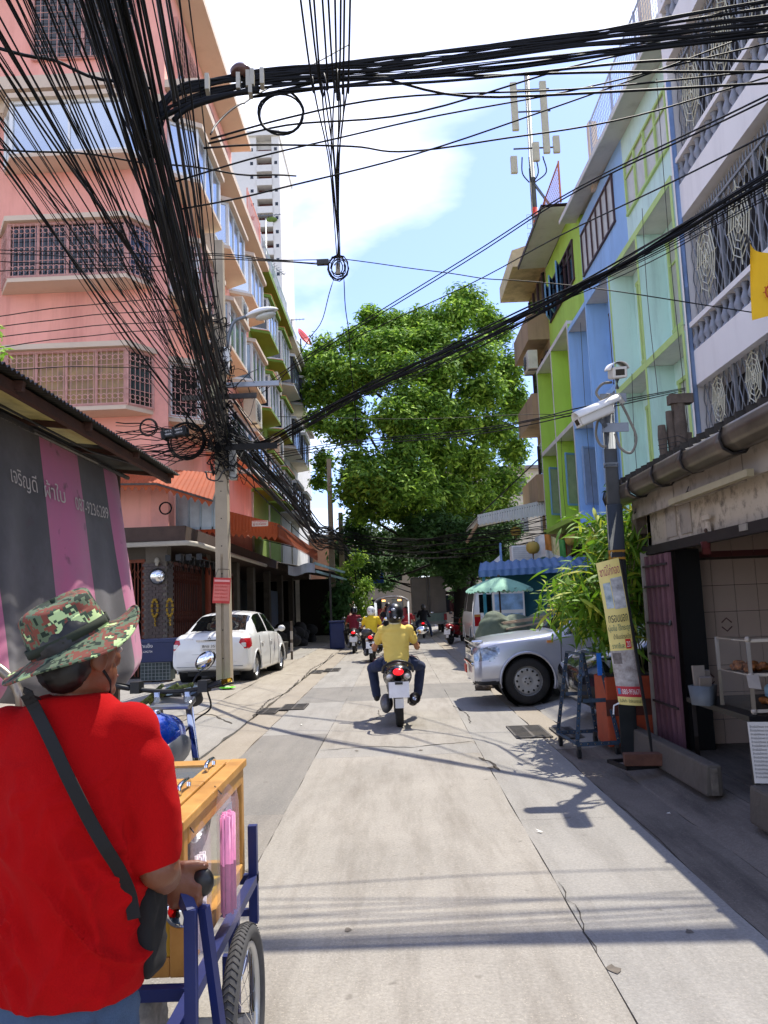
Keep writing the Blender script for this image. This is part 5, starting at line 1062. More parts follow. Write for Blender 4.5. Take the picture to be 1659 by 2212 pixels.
def camera(label, p, m3, L=.42):
    t = thing('security_camera', label, 'security camera', p); X = lambda a, b_, c: m3 @ Vector((a, b_, c))
    b = MB(); b.smooth = True; b.grid(lambda u, v: X(.085 * math.cos(math.pi * u), -L * .15 + L * 1.05 * v - .02, .03 + .075 * math.sin(math.pi * u)), 14, 2); b.build('sun_shield', M('white sun shield', '#eceae4', .4), t, thick=.006)
    MB().obox(X(0, L * .42, 0), (.14, L * .82, .11), m3).build('housing', m_cam, t, bevel=.02); MB().obox(X(0, L * .845, 0), (.13, .01, .1), m3).build('front_ring', m_cam, t, bevel=.01); MB().obox(X(0, L * .853, 0), (.085, .008, .06), m3).build('lens_window', M('black lens glass', '#0a0a0b', .08), t, bevel=.01)
    MB().cyl(X(0, L * .35, -.055), X(0, L * .3, -.15), .022).build('mount', m_galv, t); return t
camera('upper security camera looking towards the viewer', (2.26, 7.68, 3.77), Matrix.Rotation(R(172), 3, 'Z') @ Matrix.Rotation(R(-14), 3, 'X'))
camera('lower white security camera pointing down the street to the side', (2.2, 7.66, 3.42), Matrix.Rotation(R(98), 3, 'Z') @ Matrix.Rotation(R(-22), 3, 'X'), .46)
for pts in (((.14, -.1, 3.4), (.2, -.1, 3.25), (.26, -.1, 3.05), (.2, -.1, 2.9), (.1, -.1, 2.95), (.06, -.08, 3.1)), ((.06, -.1, 3.62), (-.04, -.12, 3.6), (-.1, -.1, 3.52), (-.04, -.08, 3.45), (.04, -.08, 3.5)), ((-.08, -.06, 3.3), (-.12, -.05, 3.12), (-.08, -.04, 3.0), (-.02, -.05, 2.98))): MB().tube(smooth_pts(pts, 6), .013, 7).build('conduit', M('grey conduit', '#7b766c', .6), cp)
MB().cyl((.1, -.09, 3.5), (.16, -.09, 3.4), .025).build('gland', m_cam, cp)
# leaning sales banner
bn = thing('sales_banner', 'tall yellow food banner with photos leaning on the camera pole', 'banner', (0, 0, 0))
A, B_, C_, D_ = (at(1287, 1217, y=7.62), at(1336, 1204, y=7.60), at(1390, 1525, y=7.45), at(1338, 1522, y=7.48))
def bp_(u, v): p = A.lerp(B_, u).lerp(D_.lerp(C_, u), v); p.y += -.03 * math.sin(math.pi * u) * (.5 + .5 * v) - .02 * math.sin(v * 5); return p
def ban_panel(name, mat, u0, u1, v0, v1, off=0.0):
    b = MB(); b.smooth = True; b.grid(lambda a, c: bp_(u0 + (u1 - u0) * a, v0 + (v1 - v0) * c) - Vector((0, off, 0)), 10, 10); return b.build(name, mat, bn)
m_by = M('yellow banner vinyl', '#f0dc84', .5, var=.08, scale=3)
ban_panel('vinyl', m_by, 0, 1, 0, 1); ban_panel('photo', M('pale drink photo', '#c9d3d2', .5, var=.5, scale=14, col2='#7c8f93'), .12, .42, .155, .335, .003); ban_panel('photo', M('white ice photo', '#dcdcd8', .5, var=.4, scale=12, col2='#8d8a88'), .45, .97, .13, .345, .003)
ban_panel('photo', M('chicken photo', '#cfc9c2', .5, var=.5, scale=16, col2='#8a7b72'), 0, 1, .63, .875, .003); ban_panel('photo', M('dark chicken photo', '#6e645f', .5, var=.5, scale=20), .05, .4, .645, .72, .005)
ban_panel('red_strip', M('red banner strip', '#c22a36', .5), 0, 1, .87, .945, .003); ban_panel('price_patch', M('red price patch', '#cf2b25', .5), .66, .9, .555, .62, .004)
def ban_text(s, u0, u1, v, h, mat, off=.006):
    me = text_mesh(s, 1.0); xs = [p.co.x for p in me.vertices]; yy = [p.co.y for p in me.vertices]
    if not xs: return
    x0, x1, y0, y1 = min(xs), max(xs), min(yy), max(yy)
    for p in me.vertices: q = bp_(u0 + (u1 - u0) * (p.co.x - x0) / (x1 - x0), v + h - h * (p.co.y - y0) / (y1 - y0)); p.co = (q.x, q.y - off, q.z)
    me.materials.clear(); me.materials.append(mat); link(bpy.data.objects.new('lettering', me), bn)
m_mag = M('magenta print', '#a83a5a', .6); m_blk = M('black print', '#201d1a', .6); m_tea = M('dark green print', '#1f5a50', .6); m_wpr = M('white print', '#ece6e0', .6)
ban_text('ซานิไก่ทอด', .08, .92, .03, .075, m_mag); ban_text('กรอบนอก', .1, .93, .385, .05, m_blk); ban_text('นุ่มใน ไร้กระดูก', .05, 1.0, .45, .055, m_tea); ban_text('น้ำจิ้มแจ่วรสเด็ด', .2, .93, .515, .035, m_blk); ban_text('ราคาชิ้นละ', .1, .62, .575, .04, m_tea); ban_text('20', .7, .86, .57, .04, m_wpr, .008); ban_text('บาท', .91, 1.0, .575, .035, m_tea)
ban_text('080-9936671', .2, .97, .892, .035, m_wpr); ban_text('รับสั่งทำ - จัดส่งนอกสถานที่', .06, .97, .957, .025, m_blk); ban_panel('phone_dot', M('blue dot', '#3f7fa8', .5), .05, .16, .888, .928, .004)
bs = thing('banner_stand', 'black iron stand with square foot holding the leaning food banner', 'stand', (0, 0, 0)); p0 = at(1342, 1210, y=7.66); p1_ = at(1413, 1650, z=.1)
MB().bar(p0, p1_, .022).build('upright', M('black iron', '#161413', .6, .3), bs)
for k in range(4): a = k * math.pi / 2; MB().obox((p1_.x - .15 + .17 * math.cos(a + .2), p1_.y + .02 + .17 * math.sin(a + .2), .105), (.03, .37, .03), rz=a + .2).build('foot_bar', MATS['black iron'], bs)
MB().tube([bp_(0, .99) + Vector((0, -.02, 0)), bp_(0, .99) + Vector((-.05, -.02, -.02)), bp_(0, .99) + Vector((-.06, -.02, -.1))], .008, 5).build('white_tie', m_white, bs)
br_ = thing('loose_brick', 'brown paving brick weighing down the banner stand foot', 'brick', (2.06, 7.02, .125), R(-8)); MB().box(-.16, .16, -.06, .06, 0, .1).build('brick_block', M('brown brick', '#5d3c2d', .9, var=.25, scale=10, bump=.3), br_, bevel=.008)
# angle iron cart on casters
ic = thing('angle_iron_cart', 'blue perforated angle iron frame on casters behind the banner', 'cart frame', (1.72, 8.02, 0), R(3))
m_ang = M('chipped blue angle iron', '#3d4f62', .55, .4, var=.35, scale=9, dirt=.5, dirtcol='#2b2a2b')
hole = MB().cyl((0, -.0012, 0), (0, .0012, 0), .009, n=8).mesh('slot', M('slot', '#c8bfb2', .9, var=0)); 
def angle(p0, p1, nm, w_=.038, holes=True):
    p0, p1 = Vector(p0), Vector(p1); b = MB(); b.bar(p0, p1, w_, .004, up=(0, -1, 0)); 
    d = (p1 - p0).normalized(); s = d.cross(Vector((0, -1, 0))).normalized(); b.bar(p0 + s * w_ / 2 + Vector((0, .019, 0)), p1 + s * w_ / 2 + Vector((0, .019, 0)), .004, .038, up=(0, -1, 0)); o = b.build(nm, m_ang, ic)
    if holes:
        L = (p1 - p0).length
        for k in range(int(L / .07)):
            q = p0 + d * (.04 + k * .07); inst('slot', hole, o, q + Vector((0, -.0035, 0)))
W2, D2 = .42, .75
for x, xt in ((0, .13), (W2, .30)):
    for y in (0, D2): angle((x, y, .14), (xt, y + (.1 if y == 0 else -.1), 1.0), 'upright')
for y in (0, D2): angle((0, y, .14), (W2, y, .14), 'base_rail'); angle((.1, y + (.05 if y == 0 else -.05), .55), (.33, y + (.05 if y == 0 else -.05), .55), 'cross_rail', holes=False)
for x in (0, W2): MB().bar((x, 0, .14), (x, D2, .14), .038, .01).build('side_rail', m_ang, ic)
MB().bar((.13, .1, 1.0), (.13, .65, 1.0), .038, .02).build('top_rail', m_ang, ic); MB().bar((.3, .1, 1.0), (.3, .65, 1.0), .038, .02).build('top_rail', m_ang, ic); MB().obox((.30, .08, .9), (.045, .012, .22)).build('tape', M('bright blue tape', '#1e6fd0', .5), ic)
for x in (0.02, W2 - .02):
    for y in (0.02, D2 - .02):
        MB().box(x - .02, x + .02, y - .02, y + .02, .09, .135).build('caster_fork', m_iron, ic); MB().cyl((x - .014, y, .05), (x + .014, y, .05), .05, n=16).build('caster_wheel', M('black rubber', '#171616', .7), ic)
pl = thing('orange_planter', 'rust stained orange metal planter behind the camera pole', 'planter', (2.33, 8.28, .09)); MB().box(-.28, .3, -.2, .25, 0, .68).build('box', M('rusty orange paint', '#a8431f', .7, var=.2, dirt=.7, dirtcol='#3a2217', dscale=4), pl, bevel=.015); MB().box(-.24, .26, -.16, .21, .66, .69).build('soil', M('dark soil', '#2a2018', 1), pl); MB().box(-.285, .305, -.206, -.2005, .3, .46).build('faded_band', M('sooty red band', '#54261a', .8, var=.3), pl)
# bamboo
bb = thing('bamboo', 'bushy bamboo with long bright leaves growing from the orange planter', 'bamboo plant', (2.38, 8.35, .75))
m_bl = leaf_mat('bamboo leaf', '#456f1a', '#86b02c', .4, .6); m_bl2 = leaf_mat('yellow bamboo leaf', '#9dbb35', '#cdbf4c', .4, .6)
rr = random.Random(21); tips = []
for k in range(30):
    dx, dy = rr.uniform(-.5, .5), rr.uniform(-.2, 1.3); h = rr.uniform(.75, 1.15) if dx < -.2 else rr.uniform(.9, 1.8); pts = smooth_pts([(rr.uniform(-.15, .15), rr.uniform(-.05, .15), 0), (dx * .25, dy * .25, h * .55), (dx * .7, dy * .7, h * .95), (dx * 1.1, dy * 1.05, h * (.95 if k % 3 else .7))], 5)
    MB().tube(pts, [.011 * (1 - .75 * i / len(pts)) for i in range(len(pts))], 5).build('cane', M('green brown cane', '#5f5a2c', .6, var=.2), bb); tips += pts[5:]
lv = [(0, 0, 0), (.07, .25, .012), (.075, .5, .0), (.045, .75, -.05), (0, 1, -.13), (-.045, .75, -.05), (-.075, .5, .0), (-.07, .25, .012)]
lme = [MB().add([(a * .9, b_, c) for a, b_, c in lv], [(0, 1, 7), (1, 2, 6, 7), (2, 3, 5, 6), (3, 4, 5)]).mesh('leaf', mm) for mm in (m_bl, m_bl2)]
def leaf_rot(rr):
    yaw = rr.uniform(0, 6.283); pit = rr.uniform(-1.25, .35); return (pit, rr.uniform(-.6, .6), yaw)
alld = []
for k in range(3400):
    p = rr.choice(tips) + Vector((rr.gauss(0, .13), rr.gauss(0, .13), rr.gauss(-.02, .12)))
    alld.append((p, leaf_rot(rr), rr.uniform(.17, .34)))
alld.sort(key=lambda q: q[0].y)
for p, r_, s in alld[:280]: inst('leaf', lme[rr.random() < .25], bb, p, r_, (s, s, s))
b = MB()
from mathutils import Euler
for p, r_, s in alld[280:]:
    m = Euler(r_).to_matrix(); b.mi = int(rr.random() < .22); b.add([p + m @ Vector((a * .9, b_, c)) * s for a, b_, c in lv], [(0, 1, 7), (1, 2, 6, 7), (2, 3, 5, 6), (3, 4, 5)])
tag(b.build('foliage', [m_bl, m_bl2], bb), kind='stuff')
# ------------------------------------------------------------------ trees
m_bark = M('dark bark', '#1f1a15', .95, var=.3, scale=4, bump=.4, bscale=14)
def tree(name, label, base, trunk, clumps, n_leaf, size, mats, seed, trunk_r=.5, group=None, droop=.3):
    t = thing(name, label, 'tree', base, 0, group); g = np.random.default_rng(seed); b = MB()
    top = Vector(trunk[-1]); pts = smooth_pts(trunk, 5); b.tube(pts, [trunk_r * (1 - .6 * i / len(pts)) for i in range(len(pts))], 12); tk = b.build('trunk', m_bark, t)
    rr = random.Random(seed)
    for c, r in clumps:
        if rr.random() < .55:
            k = pts[rr.randrange(len(pts) // 3, len(pts))]; m = k.lerp(Vector(c), .5) + Vector((0, 0, -.08 * (Vector(c) - k).length)); q = smooth_pts([k, m, c], 4)
            MB().tube(q, [trunk_r * .28 * (1 - .8 * i / len(q)) for i in range(len(q))], 6).build('limb', m_bark, t)
    wts = np.array([max(r) ** 2 for c, r in clumps]); wts /= wts.sum(); P = []; Nn = []
    for (c, r), wg in zip(clumps, wts):
        n = max(20, int(n_leaf * wg)); d = g.normal(0, 1, (n, 3)); d /= np.linalg.norm(d, axis=1)[:, None]
        rad = g.uniform(.55, 1.05, n) ** .6; low = d[:, 2] < -.35; rad[low] *= .8
        bump = 1 + .16 * np.sin(d[:, 0] * 5 + c[0] * 3) * np.sin(d[:, 1] * 6 + c[1]) + .12 * np.sin(d[:, 2] * 9 + c[2])
        p = np.array(c) + d * np.array(r) * (rad * bump)[:, None]
        # gather leaves into sprays
        sp = g.integers(0, max(3, n // 9), n); cen = p[g.integers(0, n, max(3, n // 9))]; p = p * .45 + (cen[sp] + g.normal(0, size * .75, (n, 3))) * .55
        P.append(p); Nn.append(d * .55 + np.array([0, -.1, .75]))
    P = np.concatenate(P); Nn = np.concatenate(Nn); v, f = scatter_cards(P, Nn, size, .42, seed, droop, jitter=.45)
    mi = (g.random(len(f)) < .3).astype(int)
    o = link(bpy.data.objects.new('crown', np_mesh('crown', v, f, mats, mi)), t); return t
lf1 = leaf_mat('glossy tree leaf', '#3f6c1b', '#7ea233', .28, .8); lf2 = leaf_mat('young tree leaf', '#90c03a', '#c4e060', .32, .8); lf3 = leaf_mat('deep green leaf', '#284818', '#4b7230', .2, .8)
TY = 42.0
def P(u, v, dy=0): q = at(u, v, y=TY + dy); return q - Vector((3.4, TY, 0))
S = TY / 1706
cl = []
def add(u, v, ru, rv, dy=0, ry=None): cl.append((tuple(P(u, v, dy)), (ru * S, (ry or ru) * S, rv * S)))
for u, v, ru, rv, dy in ((1005, 655, 55, 48, 0), (1045, 690, 48, 45, 2), (975, 690, 60, 45, -1), (1075, 720, 50, 50, 2), (800, 690, 42, 36, 1), (850, 705, 60, 40, 1), (905, 700, 60, 40, 0), (930, 740, 70, 50, -2), (840, 750, 75, 45, -2), (770, 740, 50, 45, 0), (700, 755, 42, 42, 1), (665, 790, 45, 50, 2), (720, 800, 65, 50, 0), (790, 810, 75, 50, -2), (860, 800, 60, 40, -4), (940, 810, 70, 50, -3), (1020, 770, 75, 55, -1), (1090, 800, 55, 60, 2), (1110, 870, 45, 70, 3), (1040, 850, 70, 55, -1),
    (680, 850, 50, 45, 1), (740, 870, 65, 50, 0), (690, 910, 45, 45, 2), (880, 860, 55, 45, -5), (850, 905, 60, 45, -6), (930, 890, 60, 45, -4), (890, 940, 65, 50, -5), (750, 930, 60, 45, -3), (990, 910, 65, 55, -2), (1060, 930, 65, 60, 1), (1110, 970, 45, 60, 3), (950, 980, 60, 55, -3), (1020, 1000, 70, 55, -1), (1090, 1040, 55, 55, 2),
    (770, 1000, 42, 40, -5), (860, 990, 55, 45, -6), (890, 1030, 55, 45, -6), (800, 1040, 60, 45, -7), (760, 1060, 45, 45, -6), (850, 1060, 60, 45, -7), (910, 1070, 50, 40, -5), (970, 1070, 65, 50, -2), (1030, 1080, 60, 50, 0), (1080, 1100, 45, 45, 2), (700, 1000, 30, 40, 2), (690, 1040, 25, 30, 2), (820, 1100, 50, 35, -5), (880, 1110, 45, 35, -4), (950, 1120, 50, 40, -1), (780, 1110, 35, 30, -3), (1000, 1130, 50, 35, 1)): add(u, v, ru, rv, dy)
big = tree('big_tree', 'huge leafy green tree towering over the end of the street', (3.4, TY, 0), [(0, 0, 0), (.1, .2, 3), (-.3, .5, 6), (-.8, 1, 10), (-.5, 1, 14)], cl, 84000, .31, [lf1, lf2], 3, .5)
cl = []
for u, v, ru, rv, dy in ((985, 1190, 70, 45, 3), (930, 1180, 70, 40, 2), (870, 1170, 60, 40, 1), (810, 1170, 55, 40, 0), (770, 1150, 40, 45, -1), (1040, 1170, 65, 45, 4), (1090, 1150, 55, 45, 5), (850, 1215, 55, 35, 4), (900, 1225, 50, 32, 6), (800, 1225, 45, 35, 2), (1000, 1235, 55, 40, 7), (950, 1230, 50, 35, 8), (1050, 1225, 50, 45, 8), (1095, 1230, 45, 50, 9), (770, 1235, 35, 35, 4), (830, 1260, 40, 25, 9), (1010, 1270, 35, 30, 10), (985, 1285, 22, 22, 9), (740, 1200, 35, 40, 3), (730, 1250, 30, 40, 6), (940, 1145, 55, 40, -4), (1000, 1160, 60, 45, -4), (1060, 1150, 55, 45, -3), (960, 1205, 50, 35, -3), (1025, 1215, 45, 35, -3), (1075, 1200, 45, 40, -2), (900, 1150, 45, 35, -5), (985, 1250, 30, 25, -2)): add(u, v, ru, rv, dy)
tree('shade_tree', 'dark shaded low boughs hanging over the road beyond the riders', (3.4, TY, 0), [(1.2, 3, 0), (1.0, 3, 2.5), (.2, 2.5, 4.5)], cl, 34000, .30, [lf3, lf3], 5, .3)  # low boughs added in darker leaves to deepen the shade at the street end
cl = [((0, 0, 2.2), (.8, .7, .9)), ((.3, -.3, 1.4), (.6, .6, .7)), ((-.4, .2, 3.2), (.6, .6, .7)), ((.2, .1, 3.9), (.5, .5, .6)), ((.5, .3, 2.6), (.5, .5, .6))]
tree('roadside_tree', 'thin young tree with sunny leaves by the far concrete poles', (-2.0, 39.0, .05), [(0, 0, 0), (.1, 0, 1.6), (0, 0, 3.4)], cl, 2600, .2, [lf2, lf1], 8, .09)
cl = [((0, 0, .7), (.55, .6, .6)), ((.2, .5, .9), (.5, .5, .6)), ((-.1, -.5, .5), (.4, .4, .45)), ((.2, .2, 1.3), (.4, .4, .4))]
tree('roadside_shrub', 'dark shrub beside the parked red motorcycle', (2.9, 32.0, .1), [(0, 0, 0), (0, 0, .6), (.1, 0, 1.1)], cl, 2600, .14, [lf3], 9, .06)
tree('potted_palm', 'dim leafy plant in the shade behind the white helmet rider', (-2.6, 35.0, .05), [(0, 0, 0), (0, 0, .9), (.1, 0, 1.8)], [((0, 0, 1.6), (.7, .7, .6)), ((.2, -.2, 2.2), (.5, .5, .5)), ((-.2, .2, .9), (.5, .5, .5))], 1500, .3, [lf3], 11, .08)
tree('stall_sapling', 'sprig of leaves poking in at the left edge above the stall roof', (-6.6, 10.5, .1), [(0, 0, 0), (.3, 0, 3), (.9, .1, 5.2)], [((1.1, 0, 5.4), (.18, .2, .2)), ((1.25, 0, 5.1), (.14, .15, .14)), ((.8, 0, 4.9), (.2, .2, .2))], 130, .13, [lf2], 12, .04)
tree('gutter_fern', 'feathery plant growing on the blue house ledge', (6.0, 21.0, 3.9), [(0, 0, 0), (0, 0, .2), (0, 0, .4)], [((0, 0, .5), (.3, .5, .35)), ((-.1, -.5, .3), (.25, .4, .25))], 500, .1, [lf3, lf1], 14, .02)
tree('creeper', 'leafy creeper over the lime ground floor roof behind the lanterns', (5.7, 22.5, 3.0), [(0, 0, 0), (0, 0, .2), (0, 0, .4)], [((0, -1.5, .5), (.4, 1.2, .3)), ((0, .5, .45), (.4, 1.0, .3)), ((-.3, -.5, .2), (.3, .8, .3))], 1100, .13, [lf1, lf2], 15, .02)
# buildings closing the street beyond the trees
for k, (x0, x1, y, h, c, lab) in enumerate(((-9, -3.2, 52, 6.2, '#b98a70', 'faded terracotta house beyond the far poles'), (-3.0, 2.0, 74, 8.0, '#8f8778', 'cream building closing the far end of the street'), (3.0, 14, 62, 12, '#cfc5ae', 'pale house glimpsed through the tree'), (-12, -5.6, 46.2, 13.5, '#dedcd6', 'white side wall of the house behind the grey block'))):
    t = thing('far_house', lab, 'house', (0, y, 0)); MB().box(x0, x1, 0, 8, 0, h).build('wall', M('far wall ' + c, c, .9, var=.12, dirt=.3), t); MB().box(x0 - .3, x1 + .3, -.4, 8.3, h, h + .25).build('roof', M('far roof', '#8d857c', .9), t)
    for i in range(int((x1 - x0) / 2)):
        for j in range(int(h / 3)): wd = MB().box(x0 + .6 + i * 2, x0 + 1.6 + i * 2, -.05, -.01, 1 + j * 3, 2.3 + j * 3).build('window', m_glassd, t)
# ------------------------------------------------------------------ vehicles
m_tyre = M('black tyre rubber', '#1b1a19', .8, var=.2, scale=8, dirt=.3, dirtcol='#4a433b'); m_alloy = M('silver alloy', '#b5b7b8', .35, .8, var=.08); m_steel = M('steel rim grey', '#9c9b99', .5, .5, var=.1)
m_chrome = M('chrome', '#d9dadb', .08, 1.0, var=0); m_blkp = M('black plastic', '#141415', .5, var=.15); m_redl = M('red lamp lens', '#b3121a', .2, spec=.7); m_cler = M('clear lamp lens', '#d6d9da', .12, .2, spec=.8); m_tint = M('tinted car glass', '#0d1012', .05, .1, var=.1, spec=.8); m_rubber = M('black rubber trim', '#101010', .7, var=0)
def wheel(parent, c, r, w_, spokes=5, rim_m=None, axis='X', steel=False):
    rot = Matrix.Rotation(math.pi / 2, 3, 'Y') if axis == 'X' else Matrix.Rotation(math.pi / 2, 3, 'X')
    ri = r * .64; k = w_ / 2
    o = MB().lathe([(ri, -k * .9), (r * .9, -k), (r * .975, -k * .8), (r, -k * .45), (r * 1.003, 0), (r, k * .45), (r * .975, k * .8), (r * .9, k), (ri, k * .9), (ri, -k * .9)], (0, 0, 0), rot, 36).build('wheel', m_tyre, parent, loc=c)
    rm = rim_m or m_alloy
    MB().lathe([(ri, -k * .9), (ri * 1.0, -k * .7), (ri * .9, -k * .5), (ri * .88, k * .5), (ri, k * .7), (ri, k * .9)], (0, 0, 0), rot, 32).build('rim', rm, o)
    for s in (-1, 1):
        b = MB()
        if steel:
            b.lathe([(.001, s * k * .55), (ri * .3, s * k * .6), (ri * .45, s * k * .45), (ri * .7, s * k * .75), (ri * .9, s * k * .55)], (0, 0, 0), rot, 32); b.build('disc', rm, o)
            hl = MB()
            for q in range(12): a = q * math.pi / 6; hl.cyl(rot @ Vector((ri * .73 * math.cos(a), ri * .73 * math.sin(a), s * k * .72)), rot @ Vector((ri * .73 * math.cos(a), ri * .73 * math.sin(a), s * k * .78)), ri * .075, n=8)
            for q in range(5): a = q * 1.2566; hl.cyl(rot @ Vector((ri * .2 * math.cos(a), ri * .2 * math.sin(a), s * k * .58)), rot @ Vector((ri * .2 * math.cos(a), ri * .2 * math.sin(a), s * k * .68)), ri * .05, n=8)
            hl.build('disc_holes', m_rubber, o)
        else:
            for q in range(spokes):
                a = q * 2 * math.pi / spokes; d = rot @ Vector((math.cos(a), math.sin(a), 0)); ax = rot @ Vector((0, 0, s * k * .55)); b.bar(ax + d * ri * .08, ax * .9 + d * ri * .95, ri * .2, .02, up=rot @ Vector((0, 0, 1)))
            b.lathe([(.001, s * k * .65), (ri * .2, s * k * .62), (ri * .22, s * k * .4)], (0, 0, 0), rot, 16); b.build('spokes', rm, o); MB().lathe([(.001, s * k * .1), (ri * .88, s * k * .1)], (0, 0, 0), rot, 24).build('brake_disc', M('dark wheel well', '#1a1a1b', .8), o)
    return o
def crom(v, t):
    i = min(int(t), len(v) - 2); f = t - i; a = v[max(i - 1, 0)]; b = v[i]; c = v[i + 1]; d = v[min(i + 2, len(v) - 1)]
    ln = b + (c - b) * f; cr_ = .5 * (2 * b + (c - a) * f + (2 * a - 5 * b + 4 * c - d) * f * f + (3 * b - a - 3 * c + d) * f ** 3)
    return .45 * ln + .55 * cr_
def car_shell(root, st, paint, regions, arches, nl=9, nr=6):
    """st: stations (y, zbot, wbot, zmid, wmid, zbelt, wbelt, zedge, wedge, ztop); regions: [(name, material, test(x, y, z, ring))]; arches: [(y, z, r)]"""
    ys_ = []; rings = []
    for i in range((len(st) - 1) * nl + 1):
        t = i / nl; q = [crom([s[k] for s in st], t) for k in range(10)]; y, zb, wb, zm, wm, zl_, wl, ze, we, zt = q
        pts = [(0, zb), (wb, zb), (wm * .985, zb + (zm - zb) * .35), (wm, zm), (wl, zl_), (we, ze), (we * .5, zt - (zt - ze) * .22), (0, zt)]
        ring = []
        for j in range((len(pts) - 1) * nr + 1): tt = j / nr; ring.append((crom([p[0] for p in pts], tt), crom([p[1] for p in pts], tt)))
        ys_.append(y); rings.append(ring)
    n = len(rings[0]); V = []; 
    for y, r in zip(ys_, rings): V += [(x, y, z) for x, z in r]
    for y, r in zip(ys_, rings): V += [(-x, y, z) for x, z in r]
    off = len(ys_) * n; body = []; reg = [[] for _ in regions]
    def put(f, ring):
        c = [sum(V[i][k] for i in f) / len(f) for k in range(3)]
        for (ay, az, ar) in arches:
            if abs(c[0]) > .45 and (c[1] - ay) ** 2 + (c[2] - az) ** 2 < ar * ar: return
        for k, (nm, mt, test) in enumerate(regions):
            if test(c[0], c[1], c[2], ring): reg[k].append(f); return
        body.append(f)
    for i in range(len(ys_) - 1):
        for j in range(n - 1):
            a, b, c, d = i * n + j, i * n + j + 1, (i + 1) * n + j + 1, (i + 1) * n + j
            put((a, d, c, b), j / nr); put((off + a, off + b, off + c, off + d), j / nr)
    def mk(nm, mt, fs, parent):
        used = sorted({i for f in fs for i in f}); mp_ = {k: q for q, k in enumerate(used)}; b = MB(); b.smooth = True; b.add([V[i] for i in used], [tuple(mp_[i] for i in f) for f in fs]); return b.build(nm, mt, parent)
    for e in (0, len(ys_) - 1): body.append(tuple([e * n + j for j in range(n)] + [off + e * n + j for j in range(n - 2, 0, -1)]))
    bo = mk('body', paint, body, root)
    bm = bmesh.new(); bm.from_mesh(bo.data); bmesh.ops.remove_doubles(bm, verts=bm.verts, dist=.0005); bmesh.ops.recalc_face_normals(bm, faces=bm.faces); bm.to_mesh(bo.data); bm.free()
    for k, (nm, mt, _) in enumerate(regions):
        if nm in ('side_window', 'tail_lamp', 'headlamp'):
            for sg in (-1, 1):
                q = [f for f in reg[k] if sg * V[f[0]][0] > 0]
                if q: mk(nm, mt, q, root)
        elif reg[k]: mk(nm, mt, reg[k], root)
    for (ay, az, ar) in arches:
        for s in (-1, 1):
            wm = max(x for y, r in zip(ys_, rings) for x, z in r if abs(y - ay) < .2)
            b = MB(); b.tube([(s * (wm - .012), ay + ar * math.cos(a), az + ar * math.sin(a)) for a in [math.pi * q / 16 - .25 for q in range(20)]], .022, 6); b.build('arch_lip', paint, root)
            b = MB(); b.lathe([(.01, 0), (ar + .01, 0), (ar + .01, .3)], (s * (wm - .34), ay, az), Matrix.Rotation(s * math.pi / 2, 3, 'Y'), 24); b.build('arch_liner', m_rubber, root)
    MB().box(-.55, .55, st[0][0] + .25, st[-1][0] - .25, st[len(st) // 2][1] - .02, .5).build('underbody', m_rubber, root)
    return bo
# white sedan
wc = thing('white_sedan', 'white sedan parked on the pavement behind the concrete pole', 'car', (-3.93, 16.62, .1), R(-3.4))
m_wcar = M('white car paint', '#e6e6e2', .25, var=.015, coat=.6, dirt=.08)
st = [(0, .34, .55, .5, .70, .70, .74, .84, .62, .86), (.05, .30, .68, .52, .80, .84, .77, .95, .66, .985), (.22, .26, .72, .55, .835, .92, .80, 1.02, .68, 1.06), (.6, .2, .74, .56, .84, .96, .80, 1.06, .67, 1.10), (.95, .19, .75, .56, .84, .97, .79, 1.24, .62, 1.29), (1.4, .18, .76, .56, .84, .97, .79, 1.40, .58, 1.47), (2.0, .18, .76, .56, .84, .96, .79, 1.43, .57, 1.51), (2.6, .18, .76, .55, .84, .94, .79, 1.38, .57, 1.46), (3.1, .18, .75, .55, .84, .92, .78, 1.12, .60, 1.18), (3.5, .2, .74, .53, .83, .86, .76, .93, .62, .97), (4.0, .22, .68, .5, .78, .74, .70, .80, .55, .83), (4.25, .3, .5, .48, .62, .6, .56, .64, .4, .66)]
car_shell(wc, st, m_wcar, [('rear_window', m_tint, lambda x, y, z, r: r > 4.8 and .52 < y < 1.28 and abs(x) < .60 - .05 * (y - .5) and z > 1.085), ('windscreen', m_tint, lambda x, y, z, r: r > 5.05 and 2.62 < y < 3.3),
    ('side_window', m_tint, lambda x, y, z, r: 4.06 < r < 4.93 and .98 + (z - 1) * .6 < y < 3.0 - (z - .95) * 1.0 and not 1.92 < y < 2.02), ('tail_lamp', m_redl, lambda x, y, z, r: abs(x) > .45 and y < .33 and .715 + .25 * max(0, y - .1) < z < .925 and 2.9 < r < 5.0)],
    [(.78, .31, .35), (3.35, .31, .35)], nl=16, nr=10)
for x in (-.72, .72):
    for y in (.78, 3.35): wheel(wc, (x, y, .29), .29, .19, 8)
    MB().obox((x * 1.0, .012, .79), (.1, .02, .09), rz=0).build('lamp_clear', m_cler, wc, bevel=.02)
    MB().tube([(x / .72 * .80, 2.66, 1.0), (x / .72 * .93, 2.68, 1.03)], .03, 8).ell((x / .72 * .97, 2.68, 1.05), (.09, .07, .075)).build('door_mirror', m_wcar, wc)
    for y in (1.3, 2.2): MB().obox((x / .72 * .842, y, .8), (.02, .16, .03)).build('door_handle', m_wcar, wc)
for y in (1.05, 2.0, 2.95): 
    for s in (-1, 1): MB().tube([(s * .838, y - .02, .26), (s * .846, y, .55), (s * .81, y, .95)], .004, 4).build('door_seam', m_rubber, wc)
MB().obox((0, -.008, .905), (.56, .03, .025)).build('chrome_strip', m_chrome, wc); MB().box(-.19, .19, -.03, -.012, .69, .82).build('number_plate', M('white number plate', '#dedcd4', .5), wc)
